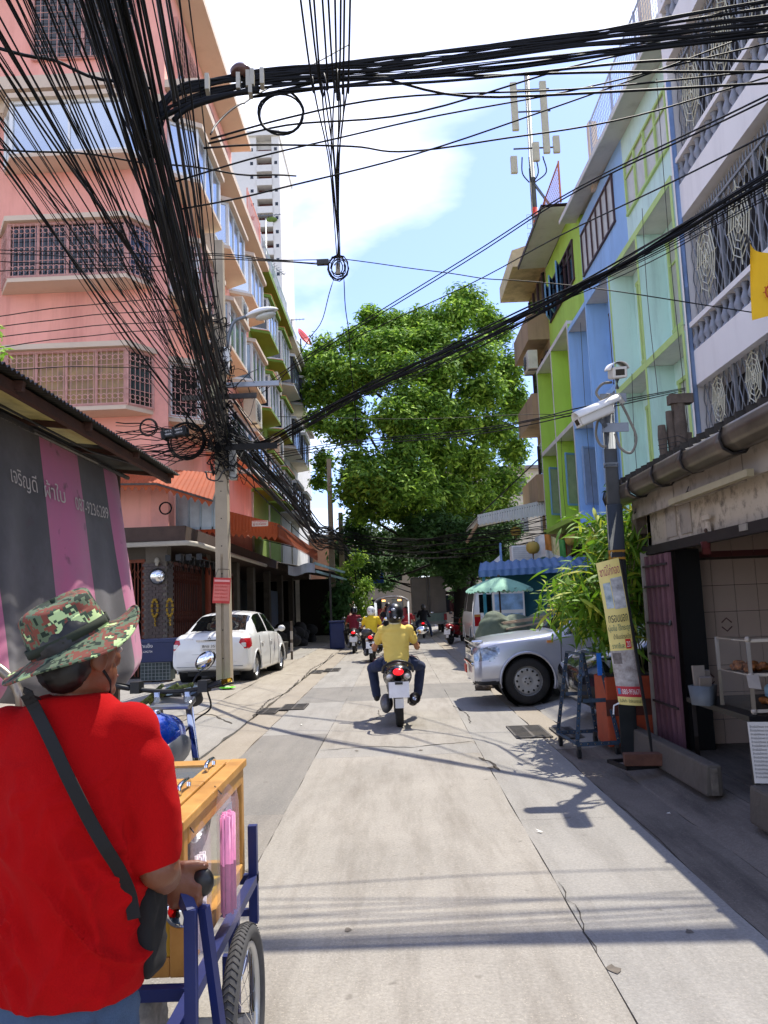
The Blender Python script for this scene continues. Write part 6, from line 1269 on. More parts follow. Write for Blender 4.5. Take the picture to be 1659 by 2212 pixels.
text('8กช 351', .075, m_blk, wc, (-.15, -.034, .745), FACE_CAM, width=.3); text('กรุงเทพมหานคร', .035, m_blk, wc, (-.13, -.034, .7), FACE_CAM, width=.26)
for a in (90, 210, 330):
    d = Vector((math.cos(R(a)), 0, math.sin(R(a)))); s = Vector((-d.z, 0, d.x)); c = Vector((0, -.012, .95)); MB().add([c, c + d * .022 + s * .012, c + d * .045, c + d * .022 - s * .012], [(0, 1, 2, 3)]).build('emblem', m_chrome, wc)
text('ATTRAGE', .035, m_chrome, wc, (-.55, -.0, .92), FACE_CAM, width=.2)
MB().box(-.7, .7, -.02, .0, .36, .372).build('bumper_seam', M('grey seam', '#8d8d8a', .6), wc); MB().tube([(-.7, .03, .47), (-.4, -.02, .45), (.4, -.02, .45), (.7, .03, .47)], .012, 6).build('bumper_lip', m_wcar, wc); MB().obox((0, 0, .62), (.75, .01, .006)).build('boot_seam', M('grey seam', '#8d8d8a', .6), wc)
# silver pickup
pk = thing('silver_pickup', 'silver pickup truck nosing out from the forecourt towards the road', 'pickup', (6.14, 12.93, .03), R(90))
m_silv = M('silver car paint', '#b7b8bf', .28, .45, var=.03, coat=.6)
st = [(0, .5, .7, .75, .86, .95, .86, 1.05, .82, 1.06), (.1, .42, .74, .7, .88, 1.0, .88, 1.08, .84, 1.08), (1.45, .42, .74, .7, .88, 1.0, .88, 1.08, .84, 1.08), (1.52, .34, .74, .68, .88, 1.04, .86, 1.6, .66, 1.66), (2.1, .34, .76, .66, .88, 1.04, .86, 1.62, .66, 1.7), (2.9, .34, .76, .66, .88, 1.02, .86, 1.6, .66, 1.68), (3.35, .34, .76, .64, .885, 1.0, .85, 1.40, .70, 1.46), (3.75, .34, .76, .62, .89, .97, .84, 1.06, .74, 1.10), (4.2, .32, .76, .62, .90, .95, .84, 1.00, .70, 1.06), (4.65, .30, .76, .60, .885, .90, .83, .955, .68, 1.01), (4.9, .29, .72, .58, .85, .84, .79, .91, .64, .95), (5.0, .33, .62, .56, .76, .76, .70, .82, .56, .85)]
car_shell(pk, st, m_silv, [('windscreen', m_tint, lambda x, y, z, r: r > 5.0 and 3.12 < y < 3.74), ('side_window', m_tint, lambda x, y, z, r: 4.08 < r < 4.92 and 1.62 < y < 3.62 - (z - 1.02) * 1.0 and not 2.25 < y < 2.34),
    ('headlamp', M('headlamp glass', '#9aa1a6', .04, .5, var=.5, scale=18), lambda x, y, z, r: abs(x) > .5 and y > 4.62 and .66 < z < .86 and z - .66 > (4.72 - y) * 1.2 and r > 2.6), ('bumper', M('dark lower bumper', '#2d2d30', .6), lambda x, y, z, r: y > 4.5 and z < .36)], [(4.22, .36, .41), (1.15, .36, .41)], nl=14, nr=10)
for x in (-.76, .76):
    for y in (1.15, 4.22): wheel(pk, (x, y, .345), .345, .22, steel=True, rim_m=m_steel)
    sx = x / .76
    MB().obox((sx * .875, 3.86, .92), (.015, .09, .035)).build('side_repeater', M('amber lens', '#c9853a', .3), pk); MB().ell((sx * 1.0, 3.45, 1.09), (.1, .08, .11)).build('door_mirror', m_blkp, pk); MB().ell((sx * 1.0, 3.47, 1.11), (.095, .075, .085)).build('mirror_cap', m_silv, pk)
    for y in (3.72, 2.3): MB().tube([(sx * .885, y, .34), (sx * .893, y - .01, .62), (sx * .85, y - .03, 1.0)], .005, 4).build('door_seam', m_rubber, pk)
    MB().ell((sx * .74, 4.86, .5), (.06, .05, .06)).build('fog_lamp', m_cler, pk); MB().obox((sx * .88, 2.95, .36), (.03, 1.6, .06)).build('side_step', M('grey sill', '#8d8e93', .5), pk)
MB().obox((0, 4.97, .78), (1.0, .1, .14)).build('grille', m_chrome, pk, bevel=.03); MB().obox((0, 5.0, .6), (1.3, .08, .05)).build('bumper_bar', m_chrome, pk, bevel=.02); MB().obox((0, 4.93, .935), (1.3, .18, .05)).build('bonnet_guard', m_chrome, pk, bevel=.02)
MB().obox((.35, 5.04, .48), (.3, .02, .13)).build('red_plate', M('red temporary plate', '#c73a2a', .5), pk); MB().tube([(-.6, 3.78, 1.11), (0, 3.86, 1.13), (.6, 3.78, 1.11)], .015, 6).build('wiper', m_rubber, pk); MB().bar((-.1, 3.8, 1.12), (.5, 3.55, 1.3), .015).build('wiper', m_rubber, pk)
# dark hatchback
dc = thing('dark_hatchback', 'dark small car parked behind the angle iron cart and bamboo', 'car', (5.85, 9.85, .08), R(90))
m_dcar = M('dark glossy car paint', '#22262b', .15, .3, var=.05, coat=.8)
st = [(0, .34, .6, .5, .74, .72, .76, .85, .6, .9), (.1, .28, .7, .55, .8, .86, .77, 1.2, .6, 1.26), (.5, .22, .74, .55, .83, .92, .79, 1.42, .58, 1.48), (1.4, .2, .74, .55, .83, .93, .79, 1.45, .57, 1.52), (2.2, .2, .74, .55, .83, .92, .79, 1.38, .57, 1.45), (2.75, .2, .74, .54, .83, .9, .78, 1.1, .6, 1.15), (3.1, .21, .73, .52, .82, .85, .75, .92, .6, .97), (3.55, .24, .66, .5, .78, .75, .7, .82, .55, .86), (3.8, .3, .5, .48, .62, .62, .56, .68, .42, .7)]
car_shell(dc, st, m_dcar, [('windscreen', m_tint, lambda x, y, z, r: r > 5.05 and 2.25 < y < 2.9), ('side_window', m_tint, lambda x, y, z, r: 4.06 < r < 4.93 and .6 < y < 2.7 - (z - .93)), ('bumper', m_blkp, lambda x, y, z, r: y > 3.2 and z < .5)], [(3.02, .31, .35), (.65, .31, .35)])
for x in (-.72, .72):
    for y in (.65, 3.02): wheel(dc, (x, y, .3), .3, .19, 7)
    sx = x / .72; b = MB(); b.smooth = True; b.grid(lambda u, v: (sx * (.79 - .2 * u ** 2), 3.3 + .3 * u, .62 + .16 * v), 8, 6); b.build('headlamp', M('headlamp glass', '#9aa1a6', .04, .5, var=.5, scale=18), dc).location = (sx * .012, .01, 0)
MB().obox((0, 3.72, .6), (.9, .06, .06)).build('grille', m_chrome, dc, bevel=.02); MB().tube([(-.72, 3.5, .84), (0, 3.72, .78), (.72, 3.5, .84)], .012, 6).build('bonnet_edge', m_silv, dc)
# white van far right
vn = thing('white_van', 'white van standing behind the green umbrella', 'van', (3.35, 26.4, .1), R(0))
st = [(0, .4, .7, .7, .82, 1.05, .84, 1.85, .66, 1.95), (.1, .3, .74, .65, .86, 1.05, .86, 1.95, .7, 2.05), (2.5, .28, .76, .65, .87, 1.05, .86, 1.97, .7, 2.08), (3.6, .28, .76, .65, .87, 1.05, .86, 1.9, .7, 2.0), (4.2, .3, .76, .62, .86, 1.0, .84, 1.2, .7, 1.28), (4.6, .34, .6, .55, .7, .8, .68, .9, .55, .95)]
car_shell(vn, st, m_wcar, [('side_window', m_tint, lambda x, y, z, r: 4.1 < r < 4.85 and .35 < y < 3.7 and not 1.3 < y < 1.4 and not 2.5 < y < 2.6), ('rear_window', m_tint, lambda x, y, z, r: False)], [(.9, .33, .38), (3.6, .33, .38)])
MB().box(-.62, .62, -.02, -.005, 1.15, 1.75).build('rear_window', m_tint, vn); MB().box(-.2, .2, -.03, -.01, .62, .75).build('number_plate', MATS['white number plate'], vn)
for x in (-.7, .7):
    MB().box(x - .1, x + .1, -.03, .0, .72, 1.02).build('tail_lamp', m_redl, vn); MB().box(x - .1, x + .1, -.032, .0, 1.02, 1.1).build('indicator', M('amber lens', '#c9853a', .3), vn)
    for y in (.9, 3.6): wheel(vn, (x * 1.05, y, .32), .32, .2, steel=True, rim_m=m_steel)
# ---------------------------------------------------------------- scooters
m_sblk = M('glossy black scooter plastic', '#17161a', .25, var=.05, coat=.5)
def scooter(label, loc, rz, paint=None, plate='#ecebea', lit=True, detail=True, tail='#c3131a', mirror=True, group='scooters and motorcycles on the road'):
    t = thing('scooter', label, 'scooter', loc, rz, group); paint = paint or m_sblk
    wheel(t, (0, 0, .27), .27, .1, 5, m_blkp); wheel(t, (0, 1.27, .27), .27, .09, 5, m_blkp)
    b = MB(); b.ell((0, .1, .68), (.18, .34, .11), n=16).ell((0, .35, .62), (.2, .35, .17), n=16).ell((0, .6, .5), (.16, .25, .2), n=16).ell((0, -.12, .72), (.14, .14, .09), n=14); melt(b, 'tail_body', paint, t, voxel=.02, smooth=4)
    b = MB(); b.ell((0, .45, .76), (.15, .42, .07), n=16).ell((0, .12, .79), (.12, .2, .06), n=14); melt(b, 'seat', m_blkp, t, voxel=.02, smooth=4)
    MB().tube(smooth_pts([(-.2, .05, .70), (-.17, -.2, .80), (0, -.28, .86), (.17, -.2, .80), (.2, .05, .70)], 6), .018, 8).build('grab_rail', m_blkp, t)
    b = MB(); b.ell((0, -.24, .72), (.07, .05, .045), n=14, k=8); b.build('tail_lamp', M('lit tail lamp', tail, .3, emit=(tail, 1.2)) if lit else m_redl, t)
    for s in (-1, 1): MB().ell((s * .11, -.17, .66), (.05, .08, .035), Matrix.Rotation(s * .4, 3, 'Y'), 12, 8).build('indicator', m_cler, t)
    MB().obox((0, -.30, .5), (.26, .012, .2), Matrix.Rotation(R(-14), 3, 'X')).build('number_plate', M('scooter plate ' + plate, plate, .4), t); MB().obox((0, -.20, .58), (.1, .2, .03)).build('plate_bracket', m_blkp, t); MB().obox((0, -.305, .33), (.11, .01, .12), Matrix.Rotation(R(-10), 3, 'X')).build('mud_flap', M('white flap', '#d6d6d4', .5), t)
    b = MB(); b.ell((-.16, .25, .28), (.09, .3, .12), n=14).ell((-.17, .02, .27), (.07, .12, .1), n=14); melt(b, 'engine', M('grey engine casting', '#6e6e6f', .5, .5, var=.25), t, voxel=.02, smooth=2)
    MB().tube([(.17, .5, .25), (.18, .2, .28), (.19, .12, .3)], .022, 8).cyl((.19, .2, .3), (.2, -.22, .38), .07, .075, 14).build('muffler', M('dark muffler', '#2b2b2d', .4, .6), t); MB().cyl((.2, -.22, .38), (.2, -.235, .383), .04, .03, 12).build('exhaust_tip', m_chrome, t)
    for s in (-1, 1): MB().cyl((s * .12, .12, .55), (s * .13, -.02, .3), .022, n=8).build('shock', m_steel, t)
    b = MB(); b.ell((0, .85, .38), (.15, .35, .08), n=14).ell((0, 1.12, .62), (.17, .1, .3), n=16).ell((0, 1.2, .88), (.13, .12, .14), n=14); melt(b, 'front_shield', paint, t, voxel=.02, smooth=3)
    MB().tube(smooth_pts([(-.34, .98, 1.02), (-.18, 1.06, 1.0), (0, 1.1, .98), (.18, 1.06, 1.0), (.34, .98, 1.02)], 5), .016, 8).build('handlebar', m_blkp, t)
    for s in (-1, 1):
        MB().cyl((s * 1.0 * .36, .97, 1.02), (s * .25, 1.03, 1.01), .02, n=8).build('grip', m_rubber, t); MB().cyl((s * .125, 1.22, .7), (s * .1, 1.27, .3), .022, n=8).build('fork', m_steel, t)
        if mirror: MB().tube([(s * .24, 1.05, 1.02), (s * .34, 1.02, 1.16)], .008, 6).ell((s * .40, 1.02, 1.2), (.085, .03, .055), None, 14, 8).build('mirror', m_chrome if s > 0 else M('mirror back', '#3a3a3d', .3), t)
    return t
scooter('black scooter ridden by the yellow shirted rider ahead', (-.02, 10.58, 0), R(1.5))
scooter('scooter with red tail and white plate under the white helmeted rider', (-.78, 23.1, 0), R(-2), M('dark red plastic', '#4d1518', .3, coat=.4))
scooter('scooter carrying the woman with black hair', (-.2, 26.3, 0), R(2), M('dark red plastic', '#4d1518', .3)); scooter('scooter of the rider in red behind the white helmet', (-1.55, 28.0, 0), R(0))
scooter('dark motorcycle with lit tail lamp and yellow plate waiting by the truck', (1.25, 38.6, 0), R(-4), plate='#b99b3a')
rm_ = scooter('red motorcycle parked at the shrub on the pavement edge', (2.05, 31.2, .02), R(-28), M('red motorcycle plastic', '#a5222a', .35, coat=.4), lit=False)
# tuk-tuk
tk = thing('tuk_tuk', 'three wheeled taxi with dark arched canopy ahead of the riders', 'tuk-tuk', (-.2, 32.2, 0))
m_tk = M('dark canopy vinyl', '#1b1a1d', .5, var=.1); b = MB(); b.smooth = True; b.grid(lambda u, v: (.72 * math.sin((u - .5) * 2.6), 0 + 2.2 * v, 1.98 - .22 * (abs(u - .5) * 2) ** 2.2), 20, 4); b.build('canopy', m_tk, tk, thick=.05)
MB().tube([(.72 * math.sin((u / 12 - .5) * 2.6), -.02, 1.98 - .22 * (abs(u / 12 - .5) * 2) ** 2.2) for u in range(13)], .03, 6).build('canopy_edge', M('pale trim', '#c6c3bd', .4), tk)
for s in (-1, 1):
    MB().bar((s * .66, .02, .6), (s * .68, .02, 1.8), .05).build('post', m_chrome, tk); MB().bar((s * .66, 2.1, .6), (s * .68, 2.1, 1.8), .05).build('post', m_chrome, tk); MB().box(s * .32 - .07, s * .32 + .07, -.05, -.02, 1.79, 1.85).build('roof_lamp', M('warm roof lamp', '#e0a060', .4, emit=('#ffb060', 2.0)), tk); wheel(tk, (s * .6, .45, .25), .25, .13, 5)
MB().box(-.68, .68, 0, .7, .35, .95).build('rear_body', M('red tuk tuk paint', '#a02b30', .4, coat=.3), tk, bevel=.05); MB().box(-.6, .6, .3, .5, .95, 1.5).build('seat_back', M('red seat vinyl', '#8d2328', .5), tk, bevel=.05); MB().box(-.2, .2, -.03, -.001, .45, .6).build('number_plate', MATS['white number plate'], tk); MB().box(-.55, .55, .7, 2.3, .3, .45).build('floor_pan', m_blkp, tk); wheel(tk, (0, 2.3, .25), .25, .12, 5); MB().box(-.62, .62, 2.05, 2.2, .45, 1.0).build('front_panel', MATS['red tuk tuk paint'], tk)
# pickup with cargo box
bt = thing('box_truck', 'pickup with tall grey cargo box waiting under the tree', 'truck', (1.75, 43.0, 0))
MB().box(-.92, .92, 0, 2.6, 1.15, 3.1).build('cargo_box', M('grey brown box panel', '#77706a', .6, var=.15, scale=1, dirt=.3), bt)
for s in (-1, 1): MB().box(s * .46 - .43, s * .46 + .43, -.03, -.002, 1.2, 3.02).build('rear_door', M('box door', '#857d75', .6, var=.15, scale=1.5), bt); MB().cyl((s * .07, -.05, 1.2), (s * .07, -.05, 3.0), .02, n=6).build('lock_rod', m_steel, bt); MB().box(s * .85 - .08, s * .85 + .08, -.08, -.01, .75, 1.1).build('tail_lamp', m_redl, bt); wheel(bt, (s * .75, .8, .35), .35, .22, steel=True, rim_m=m_steel)
MB().box(-.9, .9, 0, 2.6, .6, 1.14).build('bed', M('pale green bed', '#8fa69b', .5, var=.15), bt); MB().box(-.9, .9, -.12, -.02, .55, .7).build('rear_bumper', m_steel, bt); MB().box(-.85, .85, 2.7, 4.3, .5, 1.7).build('cab', m_wcar, bt, bevel=.1); wheel(bt, (-.75, 3.9, .35), .35, .22, steel=True, rim_m=m_steel); wheel(bt, (.75, 3.9, .35), .35, .22, steel=True, rim_m=m_steel); MB().box(-.25, .25, -.13, -.121, .42, .54).build('number_plate', MATS['white number plate'], bt)
fv = thing('orange_truck', 'small orange vehicle glimpsed beyond the box truck', 'truck', (5.4, 58, 0)); MB().box(-1, 1, 0, 3, .5, 2.0).build('body', M('orange red paint', '#c9482c', .5), fv, bevel=.1); MB().box(-.9, .9, -.02, 0, 1.2, 1.8).build('rear_window', m_tint, fv)
for s in (-1, 1): wheel(fv, (s * .8, .7, .33), .33, .2, steel=True, rim_m=m_steel); wheel(fv, (s * .8, 2.4, .33), .33, .2, steel=True, rim_m=m_steel)
# blue motorcycle beside the food cart
mc = thing('blue_motorcycle', 'blue motorcycle with gold bar end and round mirror behind the vendor', 'motorcycle', (-1.52, 4.2, .02), R(-8))
m_bt = M('metallic blue tank paint', '#0e3fae', .18, .55, var=.08, coat=.8); wheel(mc, (0, -.35, .29), .29, .1, 6, m_alloy); wheel(mc, (.02, 1.0, .29), .29, .09, 6, m_alloy)
b = MB(); b.ell((.0, .5, .82), (.15, .28, .15), n=20).ell((.0, .33, .81), (.13, .2, .12), n=18).ell((0, .68, .82), (.12, .14, .12), n=16); melt(b, 'tank', m_bt, mc, voxel=.015, smooth=5)
for s in (-1, 1): b = MB(); b.ell((s * .13, .55, .75), (.035, .2, .085), n=14); b.build('tank_side', M('grey tank side panel', '#6b6e74', .4, .4), mc)
MB().lathe([(.001, .02), (.035, .02), (.04, 0)], (0, .52, .965), n=16).build('fuel_cap', m_chrome, mc); b = MB(); b.ell((0, -.05, .79), (.13, .36, .06), n=16); b.build('seat', m_blkp, mc); b = MB(); b.ell((0, .35, .45), (.16, .25, .2), n=14).ell((0, .3, .62), (.1, .3, .1), n=12); melt(b, 'engine', M('grey engine casting', '#6e6e6f', .5), mc, voxel=.025, smooth=1)
for s in (-1, 1): MB().cyl((s * .1, .80, .98), (s * .1, 1.0, .3), .024, n=10).build('fork', m_chrome, mc)
MB().obox((0, .79, .99), (.26, .12, .035), Matrix.Rotation(R(20), 3, 'X')).build('triple_clamp', M('cast alloy', '#a3a29e', .35, .7), mc, bevel=.01)
for s in (-1, 1): MB().cyl((s * .1, .78, 1.0), (s * .1, .78, 1.06), .02, n=10).build('riser', m_chrome, mc); MB().lathe([(.001, .03), (.05, .03), (.058, 0), (.055, -.06)], (s * .07, .93, 1.03), Matrix.Rotation(R(38), 3, 'X'), 18).build('gauge', m_blkp, mc); MB().lathe([(.001, .034), (.045, .034)], (s * .07, .93, 1.03), Matrix.Rotation(R(38), 3, 'X'), 18).build('dial', M('dial face', '#5f6f7d', .2, var=.3, scale=30), mc)
MB().tube(smooth_pts([(-.36, .68, 1.12), (-.2, .76, 1.08), (0, .8, 1.06), (.2, .76, 1.08), (.36, .68, 1.12)], 5), .014, 8).build('handlebar', m_blkp, mc)
for s in (-1, 1): MB().cyl((s * .26, .74, 1.095), (s * .36, .69, 1.12), .02, n=10).build('grip', m_rubber, mc); MB().cyl((s * .36, .69, 1.12), (s * .43, .65, 1.138), .017, .012, 10).build('bar_end', M('gold anodised', '#c99a2e', .25, .9), mc); MB().box(s * .22 - .03, s * .22 + .03, .72, .79, 1.06, 1.13).build('switch_pod', m_blkp, mc); MB().tube([(s * .25, .8, 1.08), (s * .32, .80, 1.09), (s * .41, .74, 1.11)], .007, 6).build('lever', m_blkp, mc)
MB().tube(smooth_pts([(.1, .84, 1.07), (.1, .9, 1.13), (.13, .95, 1.18)], 5), .007, 6).build('mirror_stem', m_blkp, mc); mr_ = Matrix.Rotation(R(-38), 3, 'Y')
MB().ell((.155, .95, 1.235), (.078, .03, .05), Matrix.Rotation(R(-42), 3, 'Y'), 18, 10).build('mirror_shell', m_blkp, mc); MB().lathe([(.001, 0), (.046, 0), (.05, -.006)], (.155, .918, 1.235), Matrix.Rotation(R(-42), 3, 'Y') @ Matrix.Diagonal((1.45, 1, 1)) @ Matrix.Rotation(R(90), 3, 'X'), 24).build('mirror_glass', m_chrome, mc)
for k in range(3): MB().tube(smooth_pts([(.12 - .1 * k, .82, 1.1), (-.05 - .08 * k, .84, 1.06 - .03 * k), (-.2 - .1 * k, .9, .98 - .03 * k)], 5), .014, 6).build('patterned_strap', M('green black cord', '#6f7a2c', .7, var=.9, scale=60, col2='#121410'), mc)
MB().tube(smooth_pts([(.24, .75, 1.07), (.22, .85, .95), (.12, .86, .88), (.06, .8, .8)], 5), .006, 6).build('cable', m_rubber, mc)
for s in (-1, 1): MB().cyl((s * .11, -.3, .32), (s * .12, -.05, .68), .02, n=8).build('shock', m_steel, mc)
MB().tube([(0, .75, .9), (0, .5, .66), (0, 0, .68), (0, -.3, .6)], .03, 8).build('frame', m_blkp, mc)
# ------------------------------------------------------------------ people
m_skin = M('brown skin', '#70432b', .5, var=.06, scale=20, sss=.1, bump=.08, bscale=120); m_skin2 = M('tan skin', '#b07a55', .5, var=.06, scale=20, sss=.1)
m_hair = M('black hair', '#0c0a09', .45, var=.3, scale=60)
def head(mb_skin, c, face, up=(0, 0, 1), s=1.0):
    """skull with brow, nose, jaw and ears; face = direction it looks"""
    f = Vector(face).normalized(); u = Vector(up).normalized(); r = f.cross(u).normalized(); u = r.cross(f); m = Matrix((r, f, u)).transposed(); c = Vector(c)
    mb_skin.ell(c + m @ Vector((0, -.005, .02)) * s, (.076 * s, .096 * s, .10 * s), m, 20, 14).ell(c + m @ Vector((0, .035, -.055)) * s, (.056 * s, .06 * s, .062 * s), m, 16, 10)
    mb_skin.ell(c + m @ Vector((0, .098, -.018)) * s, (.014 * s, .022 * s, .026 * s), m, 10, 8).ell(c + m @ Vector((0, .075, -.095)) * s, (.026 * s, .022 * s, .02 * s), m, 10, 8)
    for k in (-1, 1): mb_skin.ell(c + m @ Vector((k * .08, -.008, -.01)) * s, (.012 * s, .024 * s, .034 * s), m, 10, 8)
    return m
def face_bits(parent, c, m, s=1.0):
    c = Vector(c)
    for k in (-1, 1): MB().ell(c + m @ Vector((k * .032, .086, .005)) * s, (.014 * s, .008 * s, .008 * s), m, 10, 6).build('eye', M('eye white', '#9a8f86', .4), parent); MB().ell(c + m @ Vector((k * .032, .093, .005)) * s, (.006 * s, .004 * s, .006 * s), m, 8, 6).build('iris', m_hair, parent); MB().ell(c + m @ Vector((k * .032, .09, .026)) * s, (.02 * s, .006 * s, .004 * s), m, 8, 6).build('eyebrow', m_hair, parent)
    MB().ell(c + m @ Vector((0, .092, -.062)) * s, (.024 * s, .008 * s, .007 * s), m, 10, 6).build('mouth', M('lips', '#7a4038', .5), parent)
def fingers(mb, palm, along, curl, side, r=.0092, n=4, L=.03, spread=.019):
    """four bent fingers: palm point, knuckle direction, direction they curl to, direction that separates them"""
    p0, a, c, s = Vector(palm), Vector(along).normalized(), Vector(curl).normalized(), Vector(side).normalized()
    for i in range(n):
        q = p0 + s * spread * (i - (n - 1) / 2); l = L * (1.0, 1.12, 1.05, .85)[i]; limb(mb, [q, q + a * l, q + a * l * 1.25 + c * l * .9, q + a * l * .6 + c * l * 1.5], [r * 1.05, r, r * .95, r * .8], 8)
def loft(mb, secs, n=28, cap=True):
    """secs: (cx, cy, z, wx, wy)"""
    vs = []; fs = []; k = len(secs)
    for cx, cy, z, wx, wy in secs: vs += [(cx + wx * math.cos(2 * math.pi * j / n), cy + wy * math.sin(2 * math.pi * j / n), z) for j in range(n)]
    for i in range(k - 1): fs += [(i * n + j, i * n + (j + 1) % n, (i + 1) * n + (j + 1) % n, (i + 1) * n + j) for j in range(n)]
    fs += [tuple(range(n - 1, -1, -1)), tuple((k - 1) * n + j for j in range(n))]; old = mb.smooth; mb.smooth = True; mb.add(vs, fs); mb.smooth = old
def rider(label, loc, rz, shirt, trousers, helmet=None, hair=False, lean=.12, knee=.34, voxel=.014, skin=None, feet_z=.28, look=(0, 1, 0), hand_up=False, down_leg=False, sleeve=True, scale=1.0):
    """person astride a scooter, origin on the ground below the seat"""
    p = thing('person', label, 'person', loc, rz); p.scale = (scale,) * 3; sk = skin or m_skin2
    hip = Vector((0, 0, .84)); ch = Vector((0, lean * .8, 1.16)); nk = Vector((0, lean + .03, 1.31)); hd = Vector((0, lean + .06, 1.455))
    b = MB(); m = head(b, hd, look); limb(b, [nk - Vector((0, 0, .06)), hd - Vector((0, .01, .06))], [.058, .052]); 
    bars = {-1: Vector((-.31, .56, 1.02)), 1: Vector((.31, .56, 1.02))}
    for s in (-1, 1):
        shd = Vector((s * .19, lean * .9, 1.255)); el = Vector((s * .30, lean + .12, 1.0)); wr = bars[s] - Vector((0, .05, -.01))
        if hand_up and s < 0: el = Vector((-.30, lean - .02, 1.17)); wr = Vector((-.13, lean + .02, 1.43))
        limb(b, [shd, el, wr], [.05, .042, .03]); h = bars[s] if not (hand_up and s < 0) else Vector((-.09, lean, 1.47)); b.ell(h - Vector((0, .02, 0)), (.045, .045, .022), None, 12, 8); fingers(b, h + Vector((0, .01, .005)), (0, 1, -.1), (0, -.1, -1), (1, 0, 0), r=.0085); limb(b, [h + Vector((-s * .03, -.02, 0)), h + Vector((-s * .055, .015, -.008))], [.011, .009], 8)
    melt(b, 'body', sk, p, voxel=voxel * .75, smooth=3)
    t = MB(); loft(t, [(0, -.02, .76, .165, .13), (0, -.015, .86, .17, .13), (0, lean * .3, .98, .172, .125), (0, lean * .65, 1.1, .19, .125), (0, lean * .9, 1.2, .205, .12), (0, lean * .95, 1.27, .185, .10), (0, lean, 1.315, .10, .075), (0, lean + .01, 1.345, .066, .062)])
    for s in (-1, 1):
        shd = Vector((s * .185, lean * .9, 1.25)); el = Vector((s * .30, lean + .12, 1.0)) if not (hand_up and s < 0) else Vector((-.30, lean - .02, 1.17)); e = shd.lerp(el, .55 if sleeve else .95); limb(t, [shd, shd.lerp(el, .3), e], [.07, .064, .06])
    so = melt(t, 'shirt', shirt, p, voxel=voxel, smooth=4, wrinkle=.007, wscale=8, stretch=(.7, 1, 1.5))
    g = MB()
    for s in (-1, 1):
        kn = Vector((s * knee, .36, .72)); an = Vector((s * (knee * .86), .42, feet_z + .06))
        if down_leg and s > 0: kn = Vector((.3, .28, .5)); an = Vector((.36, .2, .1))
        limb(g, [hip + Vector((s * .09, 0, -.02)), (hip + Vector((s * .09, 0, 0))).lerp(kn, .5), kn, kn.lerp(an, .5), an], [.105, .095, .075, .066, .058])
    loft(g, [(0, 0, .74, .15, .13), (0, 0, .8, .17, .14), (0, 0, .88, .165, .13)]); melt(g, 'trousers', trousers, p, voxel=voxel, smooth=4, wrinkle=.006, wscale=10)
    for s in (-1, 1):
        an = Vector((s * (knee * .86), .42, feet_z + .03)) if not (down_leg and s > 0) else Vector((.36, .2, .07)); f = MB(); f.ell(an + Vector((0, .06, -.02)), (.045, .13, .042), None, 14, 8).ell(an + Vector((0, -.02, .0)), (.04, .05, .05), None, 12, 8); melt(f, 'shoe', M('black shoe', '#151416', .6), p, voxel=.014, smooth=2)
    face_bits(p, hd, m)
    if helmet:
        h = MB(); h.ell(hd + m @ Vector((0, -.015, .04)), (.125, .145, .13), m, 24, 16).ell(hd + m @ Vector((0, -.05, -.02)), (.118, .115, .10), m, 20, 12); ho = melt(h, 'helmet', helmet[0], p, voxel=.014, smooth=4)
        if len(helmet) > 1:
            for q in helmet[1]: MB().ell(hd + m @ Vector(q[0]), q[1], m, 14, 8).build('helmet_mark', q[2], p)
    if hair: h = MB(); h.ell(hd + Vector((0, -.02, .03)), (.105, .12, .12), None, 18, 12).ell(hd + Vector((0, -.08, -.1)), (.11, .07, .17), None, 16, 10).ell(hd + Vector((0, -.1, -.25)), (.09, .05, .14), None, 14, 8); melt(h, 'hair', m_hair, p, voxel=.016, smooth=2, wrinkle=.01, wscale=22, stretch=(2, 2, .4))
    return p
m_yel = M('yellow polo cloth', '#f2d267', .85, var=.04, scale=5, bump=.1, bscale=150); m_yel2 = M('bright yellow polo cloth', '#f0cb2e', .85, var=.05)
m_jean = M('navy denim', '#27324f', .9, var=.15, scale=12, bump=.15, bscale=200); m_jblk = M('black trousers cloth', '#15151a', .9, var=.15)
m_hb = M('glossy black helmet', '#0b0b0d', .35, var=.05, coat=.3); m_hw = M('glossy white helmet', '#e3e2de', .2, var=.03, coat=.6)
r1 = rider('rider in yellow polo, navy jeans and black helmet on the near scooter', (-.03, 11.02, -.02), R(1.5), m_yel, m_jean, [m_hb, [((-.02, -.155, .08), (.032, .012, .02), M('silver sticker', '#b9bcc4', .3, .5)), ((-.07, -.135, .05), (.018, .012, .01), m_redink), ((0, -.165, -.03), (.018, .008, .014), m_white), ((.06, -.15, -.04), (.01, .01, .008), m_white)]], voxel=.012, knee=.34)
MB().tube([(.075 * math.cos(a * .6), .13 + .07 * math.sin(a * .6), 1.345 + .01 * math.sin(a * .6)) for a in range(11)], .014, 6).build('collar', M('pale collar', '#e8dcae', .85), r1)
for s in (-1, 1): MB().tube([(s * .44 * .77, .36, .80), (s * .30, .2, .86), (s * .2, .05, .9)], .006, 5).build('piping', M('maroon piping', '#6b2038', .8), r1)
rider('rider in yellow polo and black trousers with white helmet', (-.78, 23.55, -.02), R(-2), m_yel2, m_jblk, [m_hw, [((-.03, -.15, .0), (.035, .01, .012), m_redink), ((.05, -.14, .02), (.02, .012, .02), m_jblk)]], voxel=.018, knee=.28)
rider('woman with long black hair, one arm raised, riding ahead', (-.28, 26.75, .04), R(2), M('black blouse', '#121114', .9), m_jean, None, hair=True, voxel=.018, hand_up=True, sleeve=True, scale=1.04)
rider('rider in dark red shirt and black helmet beside the white helmet', (-1.55, 28.45, 0), 0, M('dark red shirt', '#7d1626', .85), m_jblk, [m_hb], voxel=.02)
